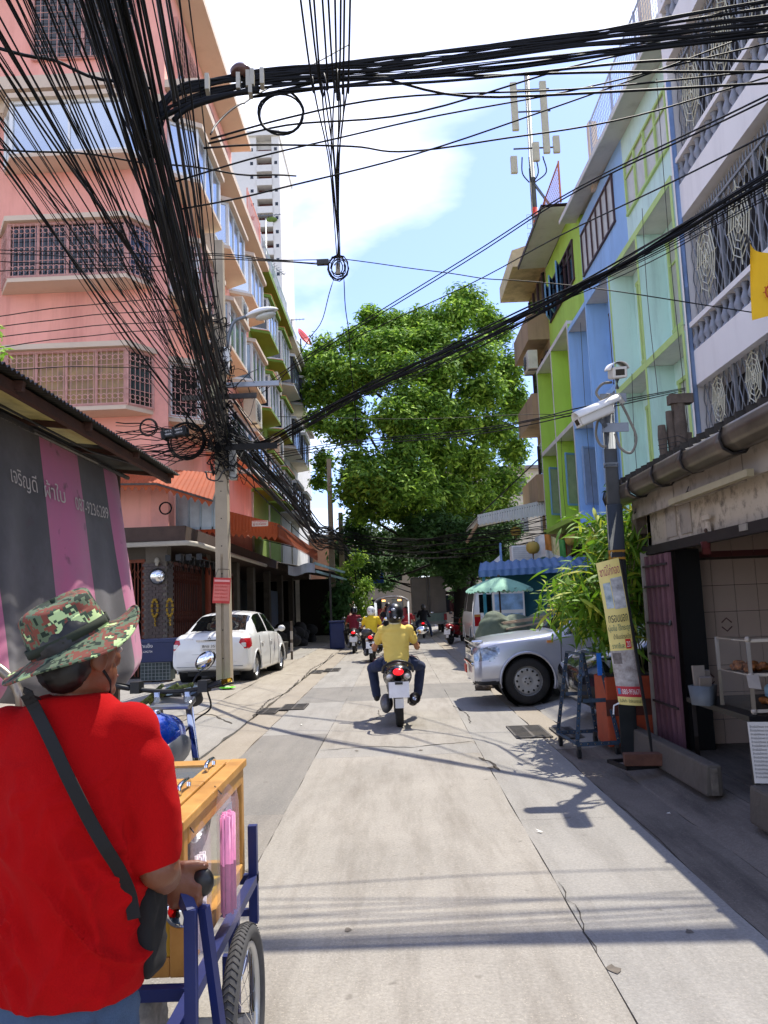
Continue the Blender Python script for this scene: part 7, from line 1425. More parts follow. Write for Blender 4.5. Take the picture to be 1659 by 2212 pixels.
rider('rider in black jacket with one foot down near the box truck', (1.28, 39.05, .02), R(-4), M('black jacket', '#101013', .85), M('faded blue jeans', '#2f3d56', .9), [M('grey brown helmet', '#3d3832', .4)], voxel=.02, down_leg=True, sleeve=False)
rider('passenger in red shirt inside the three wheeled taxi', (.38, 32.5, -.05), 0, M('red shirt', '#a8242c', .85), m_jblk, None, hair=True, voxel=.02)

# the vendor in the red shirt
MX, MY = -.822, 2.0
man = thing('person', 'street vendor in red t-shirt and camouflage hat pushing the wooden cart', 'person', (MX, MY, 0))
m_red = M('red cotton t-shirt', '#a30609', .95, var=.06, scale=6, spec=.15, bump=.12, bscale=260); m_den = M('washed blue denim', '#3c5069', .9, var=.2, scale=14, bump=.25, bscale=240)
sec = [(0, .005, .668, .183, .13), (0, 0, .69, .183, .131), (0, 0, .73, .178, .13), (0, 0, .82, .170, .128), (0, 0, .95, .172, .128), (.0, 0, 1.08, .182, .13), (0, .0, 1.18, .192, .125), (0, .005, 1.25, .196, .112), (0, .01, 1.295, .176, .098), (0, .015, 1.335, .12, .088), (0, .02, 1.365, .082, .082)]
b = MB(); loft(b, sec, 40)
limb(b, [(.15, .0, 1.27), (.185, -.005, 1.19), (.207, -.01, 1.08), (.212, 0, .985)], [.074, .074, .07, .067], 18); limb(b, [(-.155, .0, 1.275), (-.195, .01, 1.19), (-.225, .02, 1.08), (-.235, .05, .985)], [.07, .071, .066, .062], 18)
shirt = melt(b, 'shirt', m_red, man, voxel=.0075, smooth=20, wrinkle=0)
me = shirt.data; co = np.empty(len(me.vertices) * 3); me.vertices.foreach_get('co', co); no = np.empty_like(co); me.vertices.foreach_get('normal', no); co = co.reshape(-1, 3); no = no.reshape(-1, 3)
def ridge(v): return max(0.0, 1 - abs(v) * 2.6) ** 2
def fold(x, y, z): return ridge(mnoise.noise(Vector((x, y, z))))
for i in range(len(co)):
    x, y, z = co[i]; arm = min(1, max(0, (abs(x) - .15) * 20)) * (z > .93); bk = .45 + .55 * max(0, -no[i][1]); d = 0.0
    d += .026 * fold(x * 8 + .6 * math.sin(z * 6) + .2, 1.7, z * 2.2) * max(0, min(1, (1.24 - z) * 4)) * bk * (1 - arm)       # hanging folds
    d += .030 * fold(x * 2.5 + .4, 4.2 + x * 2, z * 10 + x * 5 + 1.2 * math.sin(x * 9)) * max(0, 1 - abs(z - .83) / .2) * (1 - arm)     # swags at the waist
    d += .024 * fold(x * 7 + z * 8, 8.1, z * 6 - x * 9) * max(0, min(1, (x - .02) * 7)) * max(0, min(1, (1.17 - z) * 6)) * max(0, min(1, (z - .85) * 8)) * (1 - arm)   # pulls to the armpit
    d += .013 * arm * fold(x * 6, y * 7, z * 9 - x * 10)
    d += .010 * fold(x * 14 + z * 5, y * 6, z * 12 - x * 5) * (1 - .6 * arm)
    if z < .73: d += .004 * math.sin(x * 45 + 2 * math.sin(x * 17)) * (.73 - z) / .06
    d = 1.05 * (d - .008) * max(0, min(1, (1.30 - z) * 6)) * (1 - .75 * arm); nv = Vector((no[i][0], no[i][1], 0)); co[i] += np.array(nv) * d
me.vertices.foreach_set('co', co.ravel()); me.update()
def back_y(x, z, off=.0):
    for (a, c) in zip(sec, sec[1:]):
        if a[2] <= z <= c[2]:
            t = (z - a[2]) / (c[2] - a[2]); cy = a[1] + (c[1] - a[1]) * t; wx = a[3] + (c[3] - a[3]) * t; wy = a[4] + (c[4] - a[4]) * t
            k = max(.02, 1 - (x / wx) ** 2); return cy - wy * math.sqrt(k) - off
    return -.1
# body: head, neck, arms, hands
b = MB(); HC = at(176, 1414, y=MY + .02) - Vector((MX, MY, 0)); look = Vector((.52, .85, .02)); hm = head(b, HC, look, s=1.02)
limb(b, [(0, .02, 1.33), (.01, .02, 1.40), HC - Vector((.005, 0, .05))], [.064, .060, .056], 18)
hz_ = at(402, 1893, y=2.26) - Vector((MX, MY, 0))                       # where the hand closes on the grip
el = Vector((.222, -.005, .945)); wr = hz_ + Vector((-.055, -.035, .012))
limb(b, [(.22, -.01, 1.05), el, el.lerp(wr, .5) + Vector((.005, 0, -.008)), wr], [.047, .05, .047, .036], 16)
limb(b, [(-.23, .03, 1.05), (-.25, .06, .95), (-.2, .2, .86)], [.045, .046, .03], 14)
pm = axes((1, .1, -.25), (.15, 0, 1)); b.ell(hz_ + Vector((-.018, -.022, -.008)), (.056, .058, .030), Matrix.Identity(3) @ pm, 16, 10)
limb(b, [wr, hz_ + Vector((-.02, -.02, -.004))], [.034, .040], 12)
limb(b, [hz_ + Vector((-.03, -.02, .024)), hz_ + Vector((.004, -.03, .036)), hz_ + Vector((.034, -.022, .036)), hz_ + Vector((.055, -.012, .03))], [.019, .016, .0145, .012], 10)
for i, (l, dz) in enumerate(((.038, 0), (.04, -.022), (.036, -.044), (.03, -.063))):
    q = hz_ + Vector((.014 - .005 * i, -.03, -.006 + dz)); limb(b, [q + Vector((-.025, 0, .006)), q, q + Vector((l * .8, -.002, -.012)), q + Vector((l * .95, .024, -.016)), q + Vector((l * .3, .045, -.01))], [.0145, .0135, .0122, .0112, .0095], 10)
lh = Vector((-.19, .25, .85)); b.ell(lh, (.045, .04, .028), None, 12, 8); fingers(b, lh + Vector((0, .02, .0)), (0, 1, 0), (0, -.2, -1), (1, 0, 0))
for s in (-1, 1): limb(b, [(s * .09, 0, .62), (s * .1, .0, .3), (s * .1, -.02, .06)], [.07, .055, .04], 12); b.ell((s * .1, .06, .035), (.045, .12, .035), None, 12, 8)
loft(b, [(0, .01, .58, .11, .07), (0, .01, .9, .11, .07), (0, .01, 1.2, .12, .06), (0, .015, 1.34, .06, .05)])
melt(b, 'body', m_skin, man, voxel=.0062, smooth=4); face_bits(man, HC, hm, 1.02)
MB().ell(hz_ + Vector((.052, -.02, .034)), (.006, .004, .005)).build('thumb_nail', M('nail', '#c9a08c', .3), man)
h = MB(); h.ell(HC + hm @ Vector((0, -.03, .03)), (.084, .09, .10), hm, 18, 12).ell(HC + hm @ Vector((0, -.055, -.03)), (.072, .055, .06), hm, 16, 10); melt(h, 'hair', m_hair, man, voxel=.009, smooth=2, wrinkle=.003, wscale=60)
g = MB()
for s in (-1, 1): limb(g, [(s * .08, 0, .58), (s * .095, .0, .45), (s * .1, .01, .28), (s * .1, -.01, .1)], [.09, .085, .075, .07], 16)
loft(g, [(0, 0, .52, .165, .118), (0, 0, .63, .168, .118), (0, 0, .70, .152, .102)]); jn = melt(g, 'jeans', m_den, man, voxel=.012, smooth=4, wrinkle=.005, wscale=12)
for s in (-1, 1): MB().tube([(s * .1 + .03 * math.cos(a * .52), back_y(s * .1, .70) - .0, .615 + .028 * math.sin(a * .52)) for a in range(13)], .0022, 4).build('pocket_stitch', M('ochre thread', '#a07a45', .8), man)
f = MB(); f.tube([HC + Vector((.055, -.03, -.02)), HC + Vector((.07, .01, -.07)), HC + Vector((.055, .05, -.12)), HC + Vector((.03, .06, -.13))], .0035, 6); f.build('chin_cord', m_rubber, man)
# hat
def camo():
    m = bpy.data.materials.new('digital camouflage cloth'); m.use_nodes = True; t = m.node_tree; bs_ = t.nodes['Principled BSDF']; bs_.inputs['Roughness'].default_value = .9; N = lambda ty: t.nodes.new(ty); L = t.links.new
    tcn = N('ShaderNodeTexCoord'); mp_ = N('ShaderNodeVectorMath'); mp_.operation = 'SNAP'; mp_.inputs[1].default_value = (.0065, .0065, .0065); L(tcn.outputs['Object'], mp_.inputs[0])
    n = N('ShaderNodeTexNoise'); n.inputs['Scale'].default_value = 14; n.inputs['Detail'].default_value = 4; n.inputs['Roughness'].default_value = .62; L(mp_.outputs[0], n.inputs['Vector'])
    r_ = N('ShaderNodeValToRGB'); r_.color_ramp.interpolation = 'CONSTANT'; e = r_.color_ramp.elements; e[0].position = 0; e[0].color = (*lin('#1c2a1c'), 1); e[1].position = .42; e[1].color = (*lin('#5b6a50'), 1)
    for p_, c in ((.475, '#7a4133'), (.545, '#3a4a38'), (.585, '#b9cf8e')): q = e.new(p_); q.color = (*lin(c), 1)
    L(n.outputs['Fac'], r_.inputs[0]); L(r_.outputs[0], bs_.inputs['Base Color']); return m
hat = Matrix.Translation(at(151, 1381, y=MY + .01) - Vector((MX, MY, 0))) @ Matrix.Rotation(R(-23), 4, 'Y') @ Matrix.Rotation(R(13), 4, 'X')
m_camo = camo(); b = MB(); b.smooth = True
def brim(u, v):
    a = u * 2 * math.pi; r = .098 + .078 * v; fl = .018 * math.sin(2 * a + .6) * v * v + .012 * math.sin(3 * a) * v * v; return (r * 1.02 * math.cos(a), r * 1.0 * math.sin(a), -.008 - .022 * v + fl)
b.grid(brim, 64, 8); ht = b.build('hat_brim', m_camo, man, thick=.004); ht.matrix_local = hat
b = MB(); b.smooth = True
def crown(u, v):
    a = u * 2 * math.pi
    if v < .6: k = v / .6; r = .099 - .010 * k; z = -.008 + .092 * k
    else: k = (v - .6) / .4; r = .089 * max(0.0, math.cos(k * 1.5708)) ** .55; z = .084 + .022 * math.sin(k * 1.5708)
    d = .007 * math.sin(a * 3 + 1) * v + .006 * math.sin(a * 5 + 2 + v * 3) * v; r2 = r + d * (1 if v < .75 else (1 - v) * 4); z += .006 * math.sin(a * 2) * (v > .4); return (r2 * 1.04 * math.cos(a), r2 * math.sin(a), z)
b.grid(crown, 64, 30); ct = b.build('hat_crown', m_camo, man); ct.matrix_local = hat
b = MB(); b.smooth = True; b.grid(lambda u, v: (.1035 * 1.02 * math.cos(u * 6.2832), .1015 * math.sin(u * 6.2832), .0 + .022 * v), 48, 1); hb = b.build('hat_band', M('dark green band', '#22291b', .9, var=.2), man, thick=.003); hb.matrix_local = hat
b = MB(); b.tube([brim(k / 64, 1.0) for k in range(64)], .0035, 6, closed=True); he = b.build('hat_hem', m_camo, man); he.matrix_local = hat
# shoulder strap and bag
bag = thing('shoulder_bag', 'black shoulder bag slung across the red shirt', 'bag', (MX, MY, 0)); pts = []
for u, v in ((58, 1497), (75, 1530), (110, 1600), (140, 1665), (168, 1722), (198, 1780), (228, 1832), (258, 1880), (280, 1930), (290, 1985)):
    p = at(u, v, y=MY - .12) - Vector((MX, MY, 0))
    for _ in range(3): p = at(u, v, y=MY + back_y(p.x, p.z, .026 + .016 * (v > 1780))) - Vector((MX, MY, 0))
    pts.append(p)
pts = [Vector((pts[0].x - .012, .03, 1.335))] + pts; P2 = smooth_pts(pts, 5); b = MB(); vs = []
for i, p in enumerate(P2):
    d = (P2[min(i + 1, len(P2) - 1)] - P2[max(i - 1, 0)]).normalized(); s = d.cross(Vector((0, 1, 0))).normalized() * .0155; vs += [p + s, p - s]
b.add(vs, [(2 * i, 2 * i + 1, 2 * i + 3, 2 * i + 2) for i in range(len(P2) - 1)]); b.build('strap', M('black webbing', '#0c0b0b', .8, var=.15, scale=90), bag, thick=.003)
b = MB(); b.obox((.175, .07, .80), (.05, .13, .2)); b.ell((.178, .07, .71), (.03, .07, .04)); melt(b, 'pouch', M('black bag cloth', '#090809', .85, var=.2), bag, voxel=.012, smooth=4, wrinkle=.006, wscale=14)
# ------------------------------------------------------------------ the wooden vending cart
ct_ = thing('vending_cart', 'glazed wooden vending cart on a blue steel frame with bicycle wheels', 'cart', (0, 0, 0))
m_pine = M('varnished pine', '#c9954a', .5, var=.22, scale=5, col2='#a8742e', dirt=.35, dirtcol='#6b4520', dscale=9, bump=.05); m_bfr = M('dark blue frame paint', '#14235c', .45, var=.12, scale=6, dirt=.2); m_yp = M('yellow board', '#b58f1c', .5, var=.2, scale=2)
X0, X1, Y0, Y1, ZB, ZT = -1.46, -.66, 2.44, 3.36, .50, .95
def wb_(x0, x1, y0, y1, z0, z1, nm): return MB().box(x0, x1, y0, y1, z0, z1).build(nm, m_pine, ct_, bevel=.004)
T_ = .045
for x in (X0, X1 - T_):
    for y in (Y0, Y1 - T_): wb_(x, x + T_, y, y + T_, ZB, ZT - .03, 'corner_post')
for x in (X0, X1 - T_): wb_(x - .002, x + T_ + .002, Y0 + T_, Y1 - T_, ZB - .002, ZB + .05, 'bottom_rail'); wb_(x - .002, x + T_ + .002, Y0 + T_, Y1 - T_, ZT - .09, ZT - .031, 'upper_rail')
for y in (Y0, Y1 - T_): wb_(X0 + T_, X1 - T_, y + .002, y + T_ - .002, ZB, ZB + .055, 'bottom_rail'); wb_(X0 + T_, X1 - T_, y + .002, y + T_ - .002, ZT - .09, ZT - .031, 'upper_rail')
wb_(X1 - .05, X1 + .012, Y0 - .05, Y1 + .01, ZT - .03, ZT, 'top_rail'); wb_(X0 - .012, X0 + .05, Y0 - .05, Y1 + .01, ZT - .03, ZT, 'top_rail'); wb_(X0 + .05, X1 - .05, Y1 - .09, Y1 + .008, ZT - .029, ZT - .001, 'top_rail'); wb_(X0 + .05, X1 - .05, Y0 - .048, Y0 + .1, ZT - .029, ZT - .001, 'top_rail')
m_gls = clear_mat('thin case glass', '#9fa790', .22)
MB().box(X1 - .03, X1 - .026, Y0 + T_, Y1 - T_, ZB + .05, ZT - .09).build('side_glass', m_gls, ct_); MB().box(X0 + .026, X0 + .03, Y0 + T_, Y1 - T_, ZB + .05, ZT - .09).build('side_glass', m_gls, ct_)
MB().box(X0 + T_, X1 - T_, Y0 + .01, Y0 + .02, ZB + .056, ZT - .09).build('end_board', m_yp, ct_); MB().box(X0 + .05, X1 - .05, Y0 + .05, Y1 - .05, ZB - .01, ZB + .01).build('floor_board', m_yp, ct_)
for k in range(2):
    a, c = Y0 + .105 + k * .375, Y0 + .105 + k * .375 + .37; wb_(X0 + .054, X1 - .054, a, a + .06, ZT - .02, ZT + .006, 'lid_rail'); wb_(X0 + .054, X1 - .054, c - .06, c, ZT - .02, ZT + .006, 'lid_rail'); wb_(X1 - .115, X1 - .054, a + .06, c - .06, ZT - .0195, ZT + .0055, 'lid_rail'); wb_(X0 + .054, X0 + .115, a + .06, c - .06, ZT - .0195, ZT + .0055, 'lid_rail')
    MB().box(X0 + .115, X1 - .115, a + .06, c - .06, ZT - .008, ZT - .003).build('lid_glass', clear_mat('lid glass', '#8d9aa0', .35), ct_)
    yy = (a + c) / 2 + .03; MB().tube(smooth_pts([(X1 - .085, yy - .06, ZT + .006), (X1 - .085, yy - .055, ZT + .035), (X1 - .085, yy + .055, ZT + .035), (X1 - .085, yy + .06, ZT + .006)], 5), .008, 8).build('lid_handle', m_chrome, ct_)
# jars inside
for k in range(6):
    t = thing('syrup_jar', ['jar of amber syrup inside the cart nearest the vendor', 'jar of dark jelly inside the cart', 'jar of pale syrup inside the cart middle', 'jar of red syrup inside the cart', 'jar of green syrup inside the cart far end', 'jar of clear water inside the cart far corner'][k], 'jar', (-.95 - .22 * (k % 2), Y0 + .2 + .25 * (k // 2), ZB + .012)); MB().lathe([(.001, .001), (.07, .001), (.075, .1), (.07, .22), (.05, .25), (.05, .27), (.001, .27)], n=18).build('jar_body', M('jar %d' % k, ['#9a6a2c', '#3a2a22', '#b9b59a', '#8d2f2c', '#5f7a3a', '#a7b3b3'][k], .15, spec=.7), t)
# blue frame
def bf(a, c, w_=.035, nm='frame_tube'): MB().bar(a, c, w_).build(nm, m_bfr, ct_)
for x in (X0 + .02, X1 + .03): bf((x, Y0 - .25, ZB - .03), (x, Y1 + .05, ZB - .03)); bf((x, Y1 + .02, .3), (x, Y1 + .02, .68)); bf((x, Y0 + .55, .12), (x, Y0 + .55, ZB - .05)); bf((x, Y0 - .2, .2), (x, Y1, .26), .028)
for y in (Y0 - .02, Y1 + .02): bf((X0 + .04, y, ZB - .03), (X1 + .01, y, ZB - .03))
bf((X0, Y1 + .02, .34), (X1 + .02, Y1 + .02, .34), .025); bf((X0, Y0 + .05, .3), (X1, Y0 + .05, .3))
gp0 = at(428, 1962, y=2.2); bf((gp0.x - .02, 2.2, .06), (gp0.x - .02, 2.2, gp0.z), .03, 'handle_post'); bf((gp0.x + .005, 2.24, gp0.z - .01), (gp0.x + .05, 2.36, .15), .025, 'handle_post'); bf((gp0.x - .02, 2.2, .46), (X1 + .03, Y0 - .02, ZB - .03), .03); bf((-1.5, 2.2, .06), (-1.5, 2.2, .8), .045, 'handle_post')
H_ = hz_ + Vector((MX, MY, 0)); MB().cyl((-1.52, 2.255, H_.z), (H_.x + .02, 2.255, H_.z), .017, n=12).build('handle_bar', m_bfr, ct_); MB().cyl((H_.x - .17, 2.255, H_.z), (H_.x + .01, 2.255, H_.z), .022, n=14).build('grip', m_rubber, ct_)
b = MB(); b.ell((H_.x + .045, 2.248, H_.z - .012), (.036, .026, .04)); b.ell((H_.x + .02, 2.252, H_.z), (.03, .022, .024)); melt(b, 'grip_knob', M('black grip rubber', '#141415', .4), ct_, voxel=.006, smooth=3)
for k in range(6): MB().cyl((H_.x - .16 + k * .018, 2.255, H_.z), (H_.x - .153 + k * .018, 2.255, H_.z), .0245, n=14).build('grip_ring', m_rubber, ct_)
bc = at(388, 1966, y=2.24); b = MB(); b.lathe([(.001, .02), (.025, .018), (.04, .006), (.046, -.004), (.046, -.012)], bc, Matrix.Rotation(R(80), 3, 'X'), 24); b.build('bell', m_chrome, ct_)
bf((gp0.x - .02, 2.2, gp0.z - .01), (H_.x - .02, 2.255, H_.z - .01), .03)
# bicycle wheels
def cart_wheel(x, y, r, nm=None):
    o = MB(); prof_ = [(r - .045 + .024 * math.cos(t), .024 * math.sin(t)) for t in [2 * math.pi * q / 12 for q in range(13)]]; ro = Matrix.Rotation(math.pi / 2, 3, 'Y')
    o.lathe([(r - .026 + .026 * math.cos(2 * math.pi * q / 14), .027 * math.sin(2 * math.pi * q / 14)) for q in range(15)], (0, 0, 0), ro, 56); w_ = o.build('wheel', M('grey worn tyre', '#454443', .85, var=.2, scale=20), ct_, loc=(x, y, r))
    tr = MB()
    for q in range(80):
        a = q * 2 * math.pi / 80
        for s in (-1, 1):
            p0 = Vector((0, math.cos(a), math.sin(a))) * (r + .0005); p1 = Vector((s * .02, math.cos(a + .05) , math.sin(a + .05))); p1 = Vector((s * .02, p1.y * (r - .006), p1.z * (r - .006))); tr.bar(p0, p1, .004, .003)
    tag(tr.build('tread', M('tyre tread', '#2d2c2b', .9), w_), kind='stuff')
    MB().lathe([(r - .055, -.014), (r - .07, -.016), (r - .078, 0), (r - .07, .016), (r - .055, .014)], (0, 0, 0), ro, 48).build('rim', m_alloy, w_); MB().cyl((-.035, 0, 0), (.035, 0, 0), .022, n=12).build('hub', m_steel, w_)
    for q in range(24):
        a = q * 2 * math.pi / 24; s = .03 if q % 2 else -.03; MB().tube([(s, .02 * math.cos(a + .9), .02 * math.sin(a + .9)), (0, (r - .07) * math.cos(a), (r - .07) * math.sin(a))], .0014, 4, caps=False).build('spoke', m_chrome, w_)
    return w_
WR = .275
cart_wheel(-.535, 2.66, WR); cart_wheel(-1.6, 2.66, WR); MB().cyl((-1.6, 2.66, WR), (-.535, 2.66, WR), .012, n=8).build('axle', m_steel, ct_)
for x in (-.585, -1.55): bf((x, 2.66, WR), (x, 2.66, ZB - .03), .025)
# straw packs hung on the side, lettering
m_film = clear_mat('clear plastic film', '#f2d8e4', .16)
def straws(label, x, y, z, h, n, mat, r=.0045, spr=.038):
    t = thing('straw_pack', label, 'straws', (x, y, z)); rr = random.Random(n)
    for k in range(n): a = k * 2.4; q = spr * math.sqrt(k / n); MB().cyl((q * math.cos(a) * .55, q * math.sin(a) * 1.5, rr.uniform(0, .015)), (q * math.cos(a) * .55, q * math.sin(a) * 1.4, h - rr.uniform(0, .012)), r, n=8).build('straw', mat, t)
    b = MB(); b.smooth = True; b.grid(lambda u, v: ((spr * .65 + .012) * math.cos(u * 6.283) * (1 - .25 * (v > .9)), (spr * 1.55 + .014) * math.sin(u * 6.283), -.02 + (h + .09) * v + .012 * math.sin(u * 25) * (v > .9)), 30, 10); b.build('film', m_film, t)
    MB().tube([(-.02, 0, h + .06), (-.045, 0, h + .09)], .002, 4).build('hook', m_iron, t)
straws('pack of pink drinking straws hanging on the cart side', X1 + .045, 2.84, .535, .33, 34, M('pink straw plastic', '#ec8fc0', .35, var=.15, scale=30)); straws('pack of white straws hanging at the near cart corner', X1 + .035, 2.5, .56, .27, 16, M('white straw plastic', '#e3dbe0', .35), spr=.026)
SIDE = axes((0, 1, 0), (0, 0, 1)); m_gpr = M('green hand lettering', '#17724a', .6)
MB().box(X1 - .0255, X1 - .0245, 3.02, 3.24, .72, .81).build('label_paper', M('pale label', '#c9d8d0', .6), ct_); text('ลำไย', .085, m_gpr, ct_, (X1 - .022, 3.03, .73), SIDE, width=.11); text('20', .06, m_gpr, ct_, (X1 - .022, 3.16, .735), SIDE, width=.06); MB().box(X1 - .0255, X1 - .0245, 3.03, 3.2, .62, .67).build('label_strip', M('light green strip', '#a9d68f', .6), ct_)
nr_ = thing('rolled_mat', 'rolled grey mat stowed on the frame under the cart box', 'mat', (-1.05, 2.5, .36)); b = MB(); b.tube([(.0 + .003 * k * math.cos(k * .5), .0, .003 * k * math.sin(k * .5)) for k in range(2)], .01)
b = MB(); 
for k in range(4): b.tube([(-.25, .03 * k * math.cos(k * 2), .03 * k * math.sin(k * 2)), (.28, .03 * k * math.cos(k * 2) + .01, .03 * k * math.sin(k * 2))], .05, 12)
melt(b, 'roll', M('grey newsprint', '#8d8880', .9, var=.4, scale=20), nr_, voxel=.012, smooth=1, wrinkle=.008, wscale=18)
bgp = thing('plastic_bag', 'small white plastic bag caught on the wheel spokes', 'bag', (-.49, 2.56, .22)); b = MB(); b.ell((0, 0, 0), (.022, .06, .04)).ell((.005, -.05, .01), (.018, .04, .03)); melt(b, 'film', M('white plastic', '#e2d7da', .4, var=.1), bgp, voxel=.008, smooth=2, wrinkle=.008, wscale=40)
tube_ = thing('bent_tube', 'bent steel handle tube rising beside the hat at the left edge', 'handle tube', (0, 0, 0)); q = [at(-40, 1425, y=2.6), at(5, 1450, y=2.6), at(35, 1485, y=2.6), at(46, 1530, y=2.6), at(60, 1700, y=2.65)]; q.append(Vector((q[-1].x, 2.7, .02))); MB().tube(smooth_pts(q, 7), .017, 10).build('tube', M('scratched steel tube', '#8a7f70', .35, .8, var=.2), tube_)
# ------------------------------------------------------------------ overhead cables
m_cbl = M('black cable sheath', '#0a0a0b', .6, var=.2, scale=3, spec=.25); m_cbl2 = M('dusty grey cable', '#3a3836', .6, var=.2); m_tan = M('pale cable', '#a59a86', .6)
rc = random.Random(77)
def cab(parent, pts, r=.009, n=6, mat=None, name='cable', wob=.0, div=6):
    p = smooth_pts(pts, div)
    if wob:
        k1, k2 = rc.uniform(0, 6), rc.uniform(0, 6)
        for i, q in enumerate(p):
            t = i / max(1, len(p) - 1); e = math.sin(math.pi * t); q.z += wob * e * math.sin(t * 17 + k1); q.x += wob * e * math.sin(t * 13 + k2)
    b = MB(); b.tube(p, r, n); return b.build(name, mat or m_cbl, parent)
PX, PY = -3.42, 15.7
def back(nr, fr, y=-7.0):
    t = (y - nr.y) / (nr.y - fr.y) ; return Vector((nr.x + (nr.x - fr.x) * t * .9, y, nr.z + .25))
trunk = thing('cable_bundle', 'thick black cable trunk sweeping from the top left to the concrete pole', 'cable bundle'); fan = thing('cable_fan', 'fan of many thin black cables left of the thick trunk', 'cable bundle')
def run(parent, u, zn, xf, zf, r, sag, v0=-60):
    nr = at(u, v0, z=zn); fr = Vector((PX + xf, PY - .12 + rc.uniform(-.06, .06), zf)); mid = nr.lerp(fr, .5) + Vector((rc.uniform(-.05, .05), 0, -sag)); cab(parent, [back(nr, fr), nr, mid, fr], r, wob=.02, mat=m_cbl if rc.random() < .75 else m_cbl2)
for k in range(40): u = rc.gauss(240, 50); run(trunk, u, rc.uniform(5.45, 6.1), rc.uniform(-.12, .22), rc.uniform(4.9, 6.9), rc.choice((.005, .006, .008, .01, .013, .018)), rc.uniform(.0, .18))
for k in range(56): u = rc.uniform(-330, 235); run(fan, u, rc.uniform(5.3, 6.2), rc.uniform(-.3, .15), rc.uniform(4.6, 6.6), rc.choice((.004, .005, .006, .008, .010)), rc.uniform(-.05, .12))
for k in range(9): u = rc.uniform(300, 400); run(trunk, u, rc.uniform(5.6, 6.4), rc.uniform(.0, .3), rc.uniform(5.3, 7.2), rc.choice((.006, .008)), rc.uniform(.1, .4))
# on from the pole to the far poles
fb = thing('far_cable_bundle', 'drooping cable bundle running on from the pole along the bay windows', 'cable bundle')
for k in range(36):
    a = Vector((PX + rc.uniform(.0, .3), PY - .1, rc.uniform(4.7, 6.0))); c = Vector((-2.9 + rc.uniform(-.2, .3), 37, rc.uniform(4.4, 5.3))); cab(fb, [a, a.lerp(c, .3) + Vector((.25 + rc.uniform(-.12, .12), 0, -.45 + rc.uniform(-.2, .25))), a.lerp(c, .65) + Vector((.15, 0, -.6 + rc.uniform(-.2, .2))), c, c + Vector((.2, 12, -.3))], rc.choice((.012, .015, .02, .026)), 5, wob=.03)
# crossing bundle at the top
xb = thing('crossing_cable_bundle', 'heavy cable bundle crossing the street at the top of the picture', 'cable bundle'); YC = 6.7
def px(pts, y0, y1=None): n = len(pts); return [at(u, v, y=y0 + ((y1 if y1 is not None else y0) - y0) * i / max(1, n - 1)) for i, (u, v) in enumerate(pts)]
def ext(p, dx=5.0): d = (p[-1] - p[-2]).normalized(); return p + [p[-1] + d * dx]
J = [(318, 225), (350, 205), (410, 190)]
for k in range(27):
    o = rc.uniform(-17, 17); w_ = rc.random(); end = rc.choice((-12, -6, 2, 20, 28, 40, 48, 62)); e2 = end * .8
    pts = px([(330 + rc.uniform(-20, 20), 300 + rc.uniform(-60, 60)), (370, 215 + o), (470, 185 + o), (640, 163 + o * .9), (900, 135 + e2 * .25 + o), (1250, 85 + e2 * .62 + o), (1659, 15 + end)], YC - .25, YC + .2); cab(xb, ext(pts), rc.choice((.005, .006, .008, .01, .014)), 6, wob=.03)
for u, v in ((448, 182), (536, 175), (541, 190), (566, 170), (545, 172), (515, 180)): p = at(u, v, y=YC - .2); MB().obox(p, (.035, .1, .15), rz=.1).build('clamp', M('pale cable clamp', '#b9b3a2', .5), xb)
for p in (at(521, 152, y=YC - .1),): MB().lathe([(.02, -.06), (.09, -.05), (.1, -.01), (.07, .03), (.02, .05)], p, None, 16).build('insulator', M('brown insulator', '#5f4038', .3), xb)
for pts in ([(318, 300), (345, 258), (420, 222), (490, 205), (560, 196)], [(375, 260), (405, 235), (470, 212), (560, 190)]): cab(xb, px(pts, YC - .3, YC - .2), .024, 8)
lo = thing('cable_loop', 'round spare loop of black cable hanging below the crossing bundle', 'cable loop'); c0 = at(607, 243, y=YC); b = MB(); b.tube([c0 + Vector((.205 * math.cos(a * .2618), .02 * math.sin(a), .205 * math.sin(a * .2618))) for a in range(24)], .012, 7, closed=True); b.build('loop', m_cbl, lo); MB().tube([c0 + Vector((.2 * math.cos(a * .2618 + .05), .03, .2 * math.sin(a * .2618 + .02))) for a in range(24)], .009, 6, closed=True).build('loop', m_cbl, lo)
# thinner crossing wires: (label, pixel path, y from, y to, radius)
W = [('wire pair dipping from the junction box to the right balcony', [[(455, 300), (620, 255), (900, 205), (1300, 190), (1659, 150)], [(450, 310), (620, 272), (900, 240), (1300, 130), (1659, 62)]], 6.6, 7.4, .009),
     ('wavy wire with a twisted end across the sky', [[(440, 320), (560, 312), (760, 318), (860, 326), (1050, 305), (1330, 262), (1659, 165)], [(455, 290), (470, 265), (520, 225), (560, 203)]], 6.6, 7.8, .009),
     ('two long wires rising to the right over the telecom mast', [[(380, 392), (620, 322), (900, 262), (1250, 190), (1659, 95)], [(390, 452), (590, 412), (900, 330), (1250, 215), (1659, 60)]], 6.8, 7.4, .008),
     ('wires gathered under the crossing bundle', [[(560, 205), (760, 168), (1100, 160), (1659, 155)], [(560, 190), (800, 170), (1080, 210), (1659, 178)], [(540, 210), (900, 165), (1250, 120), (1659, 70)], [(600, 196), (850, 180), (1100, 165), (1400, 130), (1659, 135)]], 6.6, 7.0, .012),
     ('long slack pair sloping from the balcony to the far left block', [[(1659, 205), (1250, 405), (1000, 560), (640, 785), (560, 840)], [(1659, 213), (1250, 413), (1000, 567), (640, 792), (565, 850)], [(1659, 290), (1250, 490), (1000, 620), (700, 760)]], 8, 21, .011)]
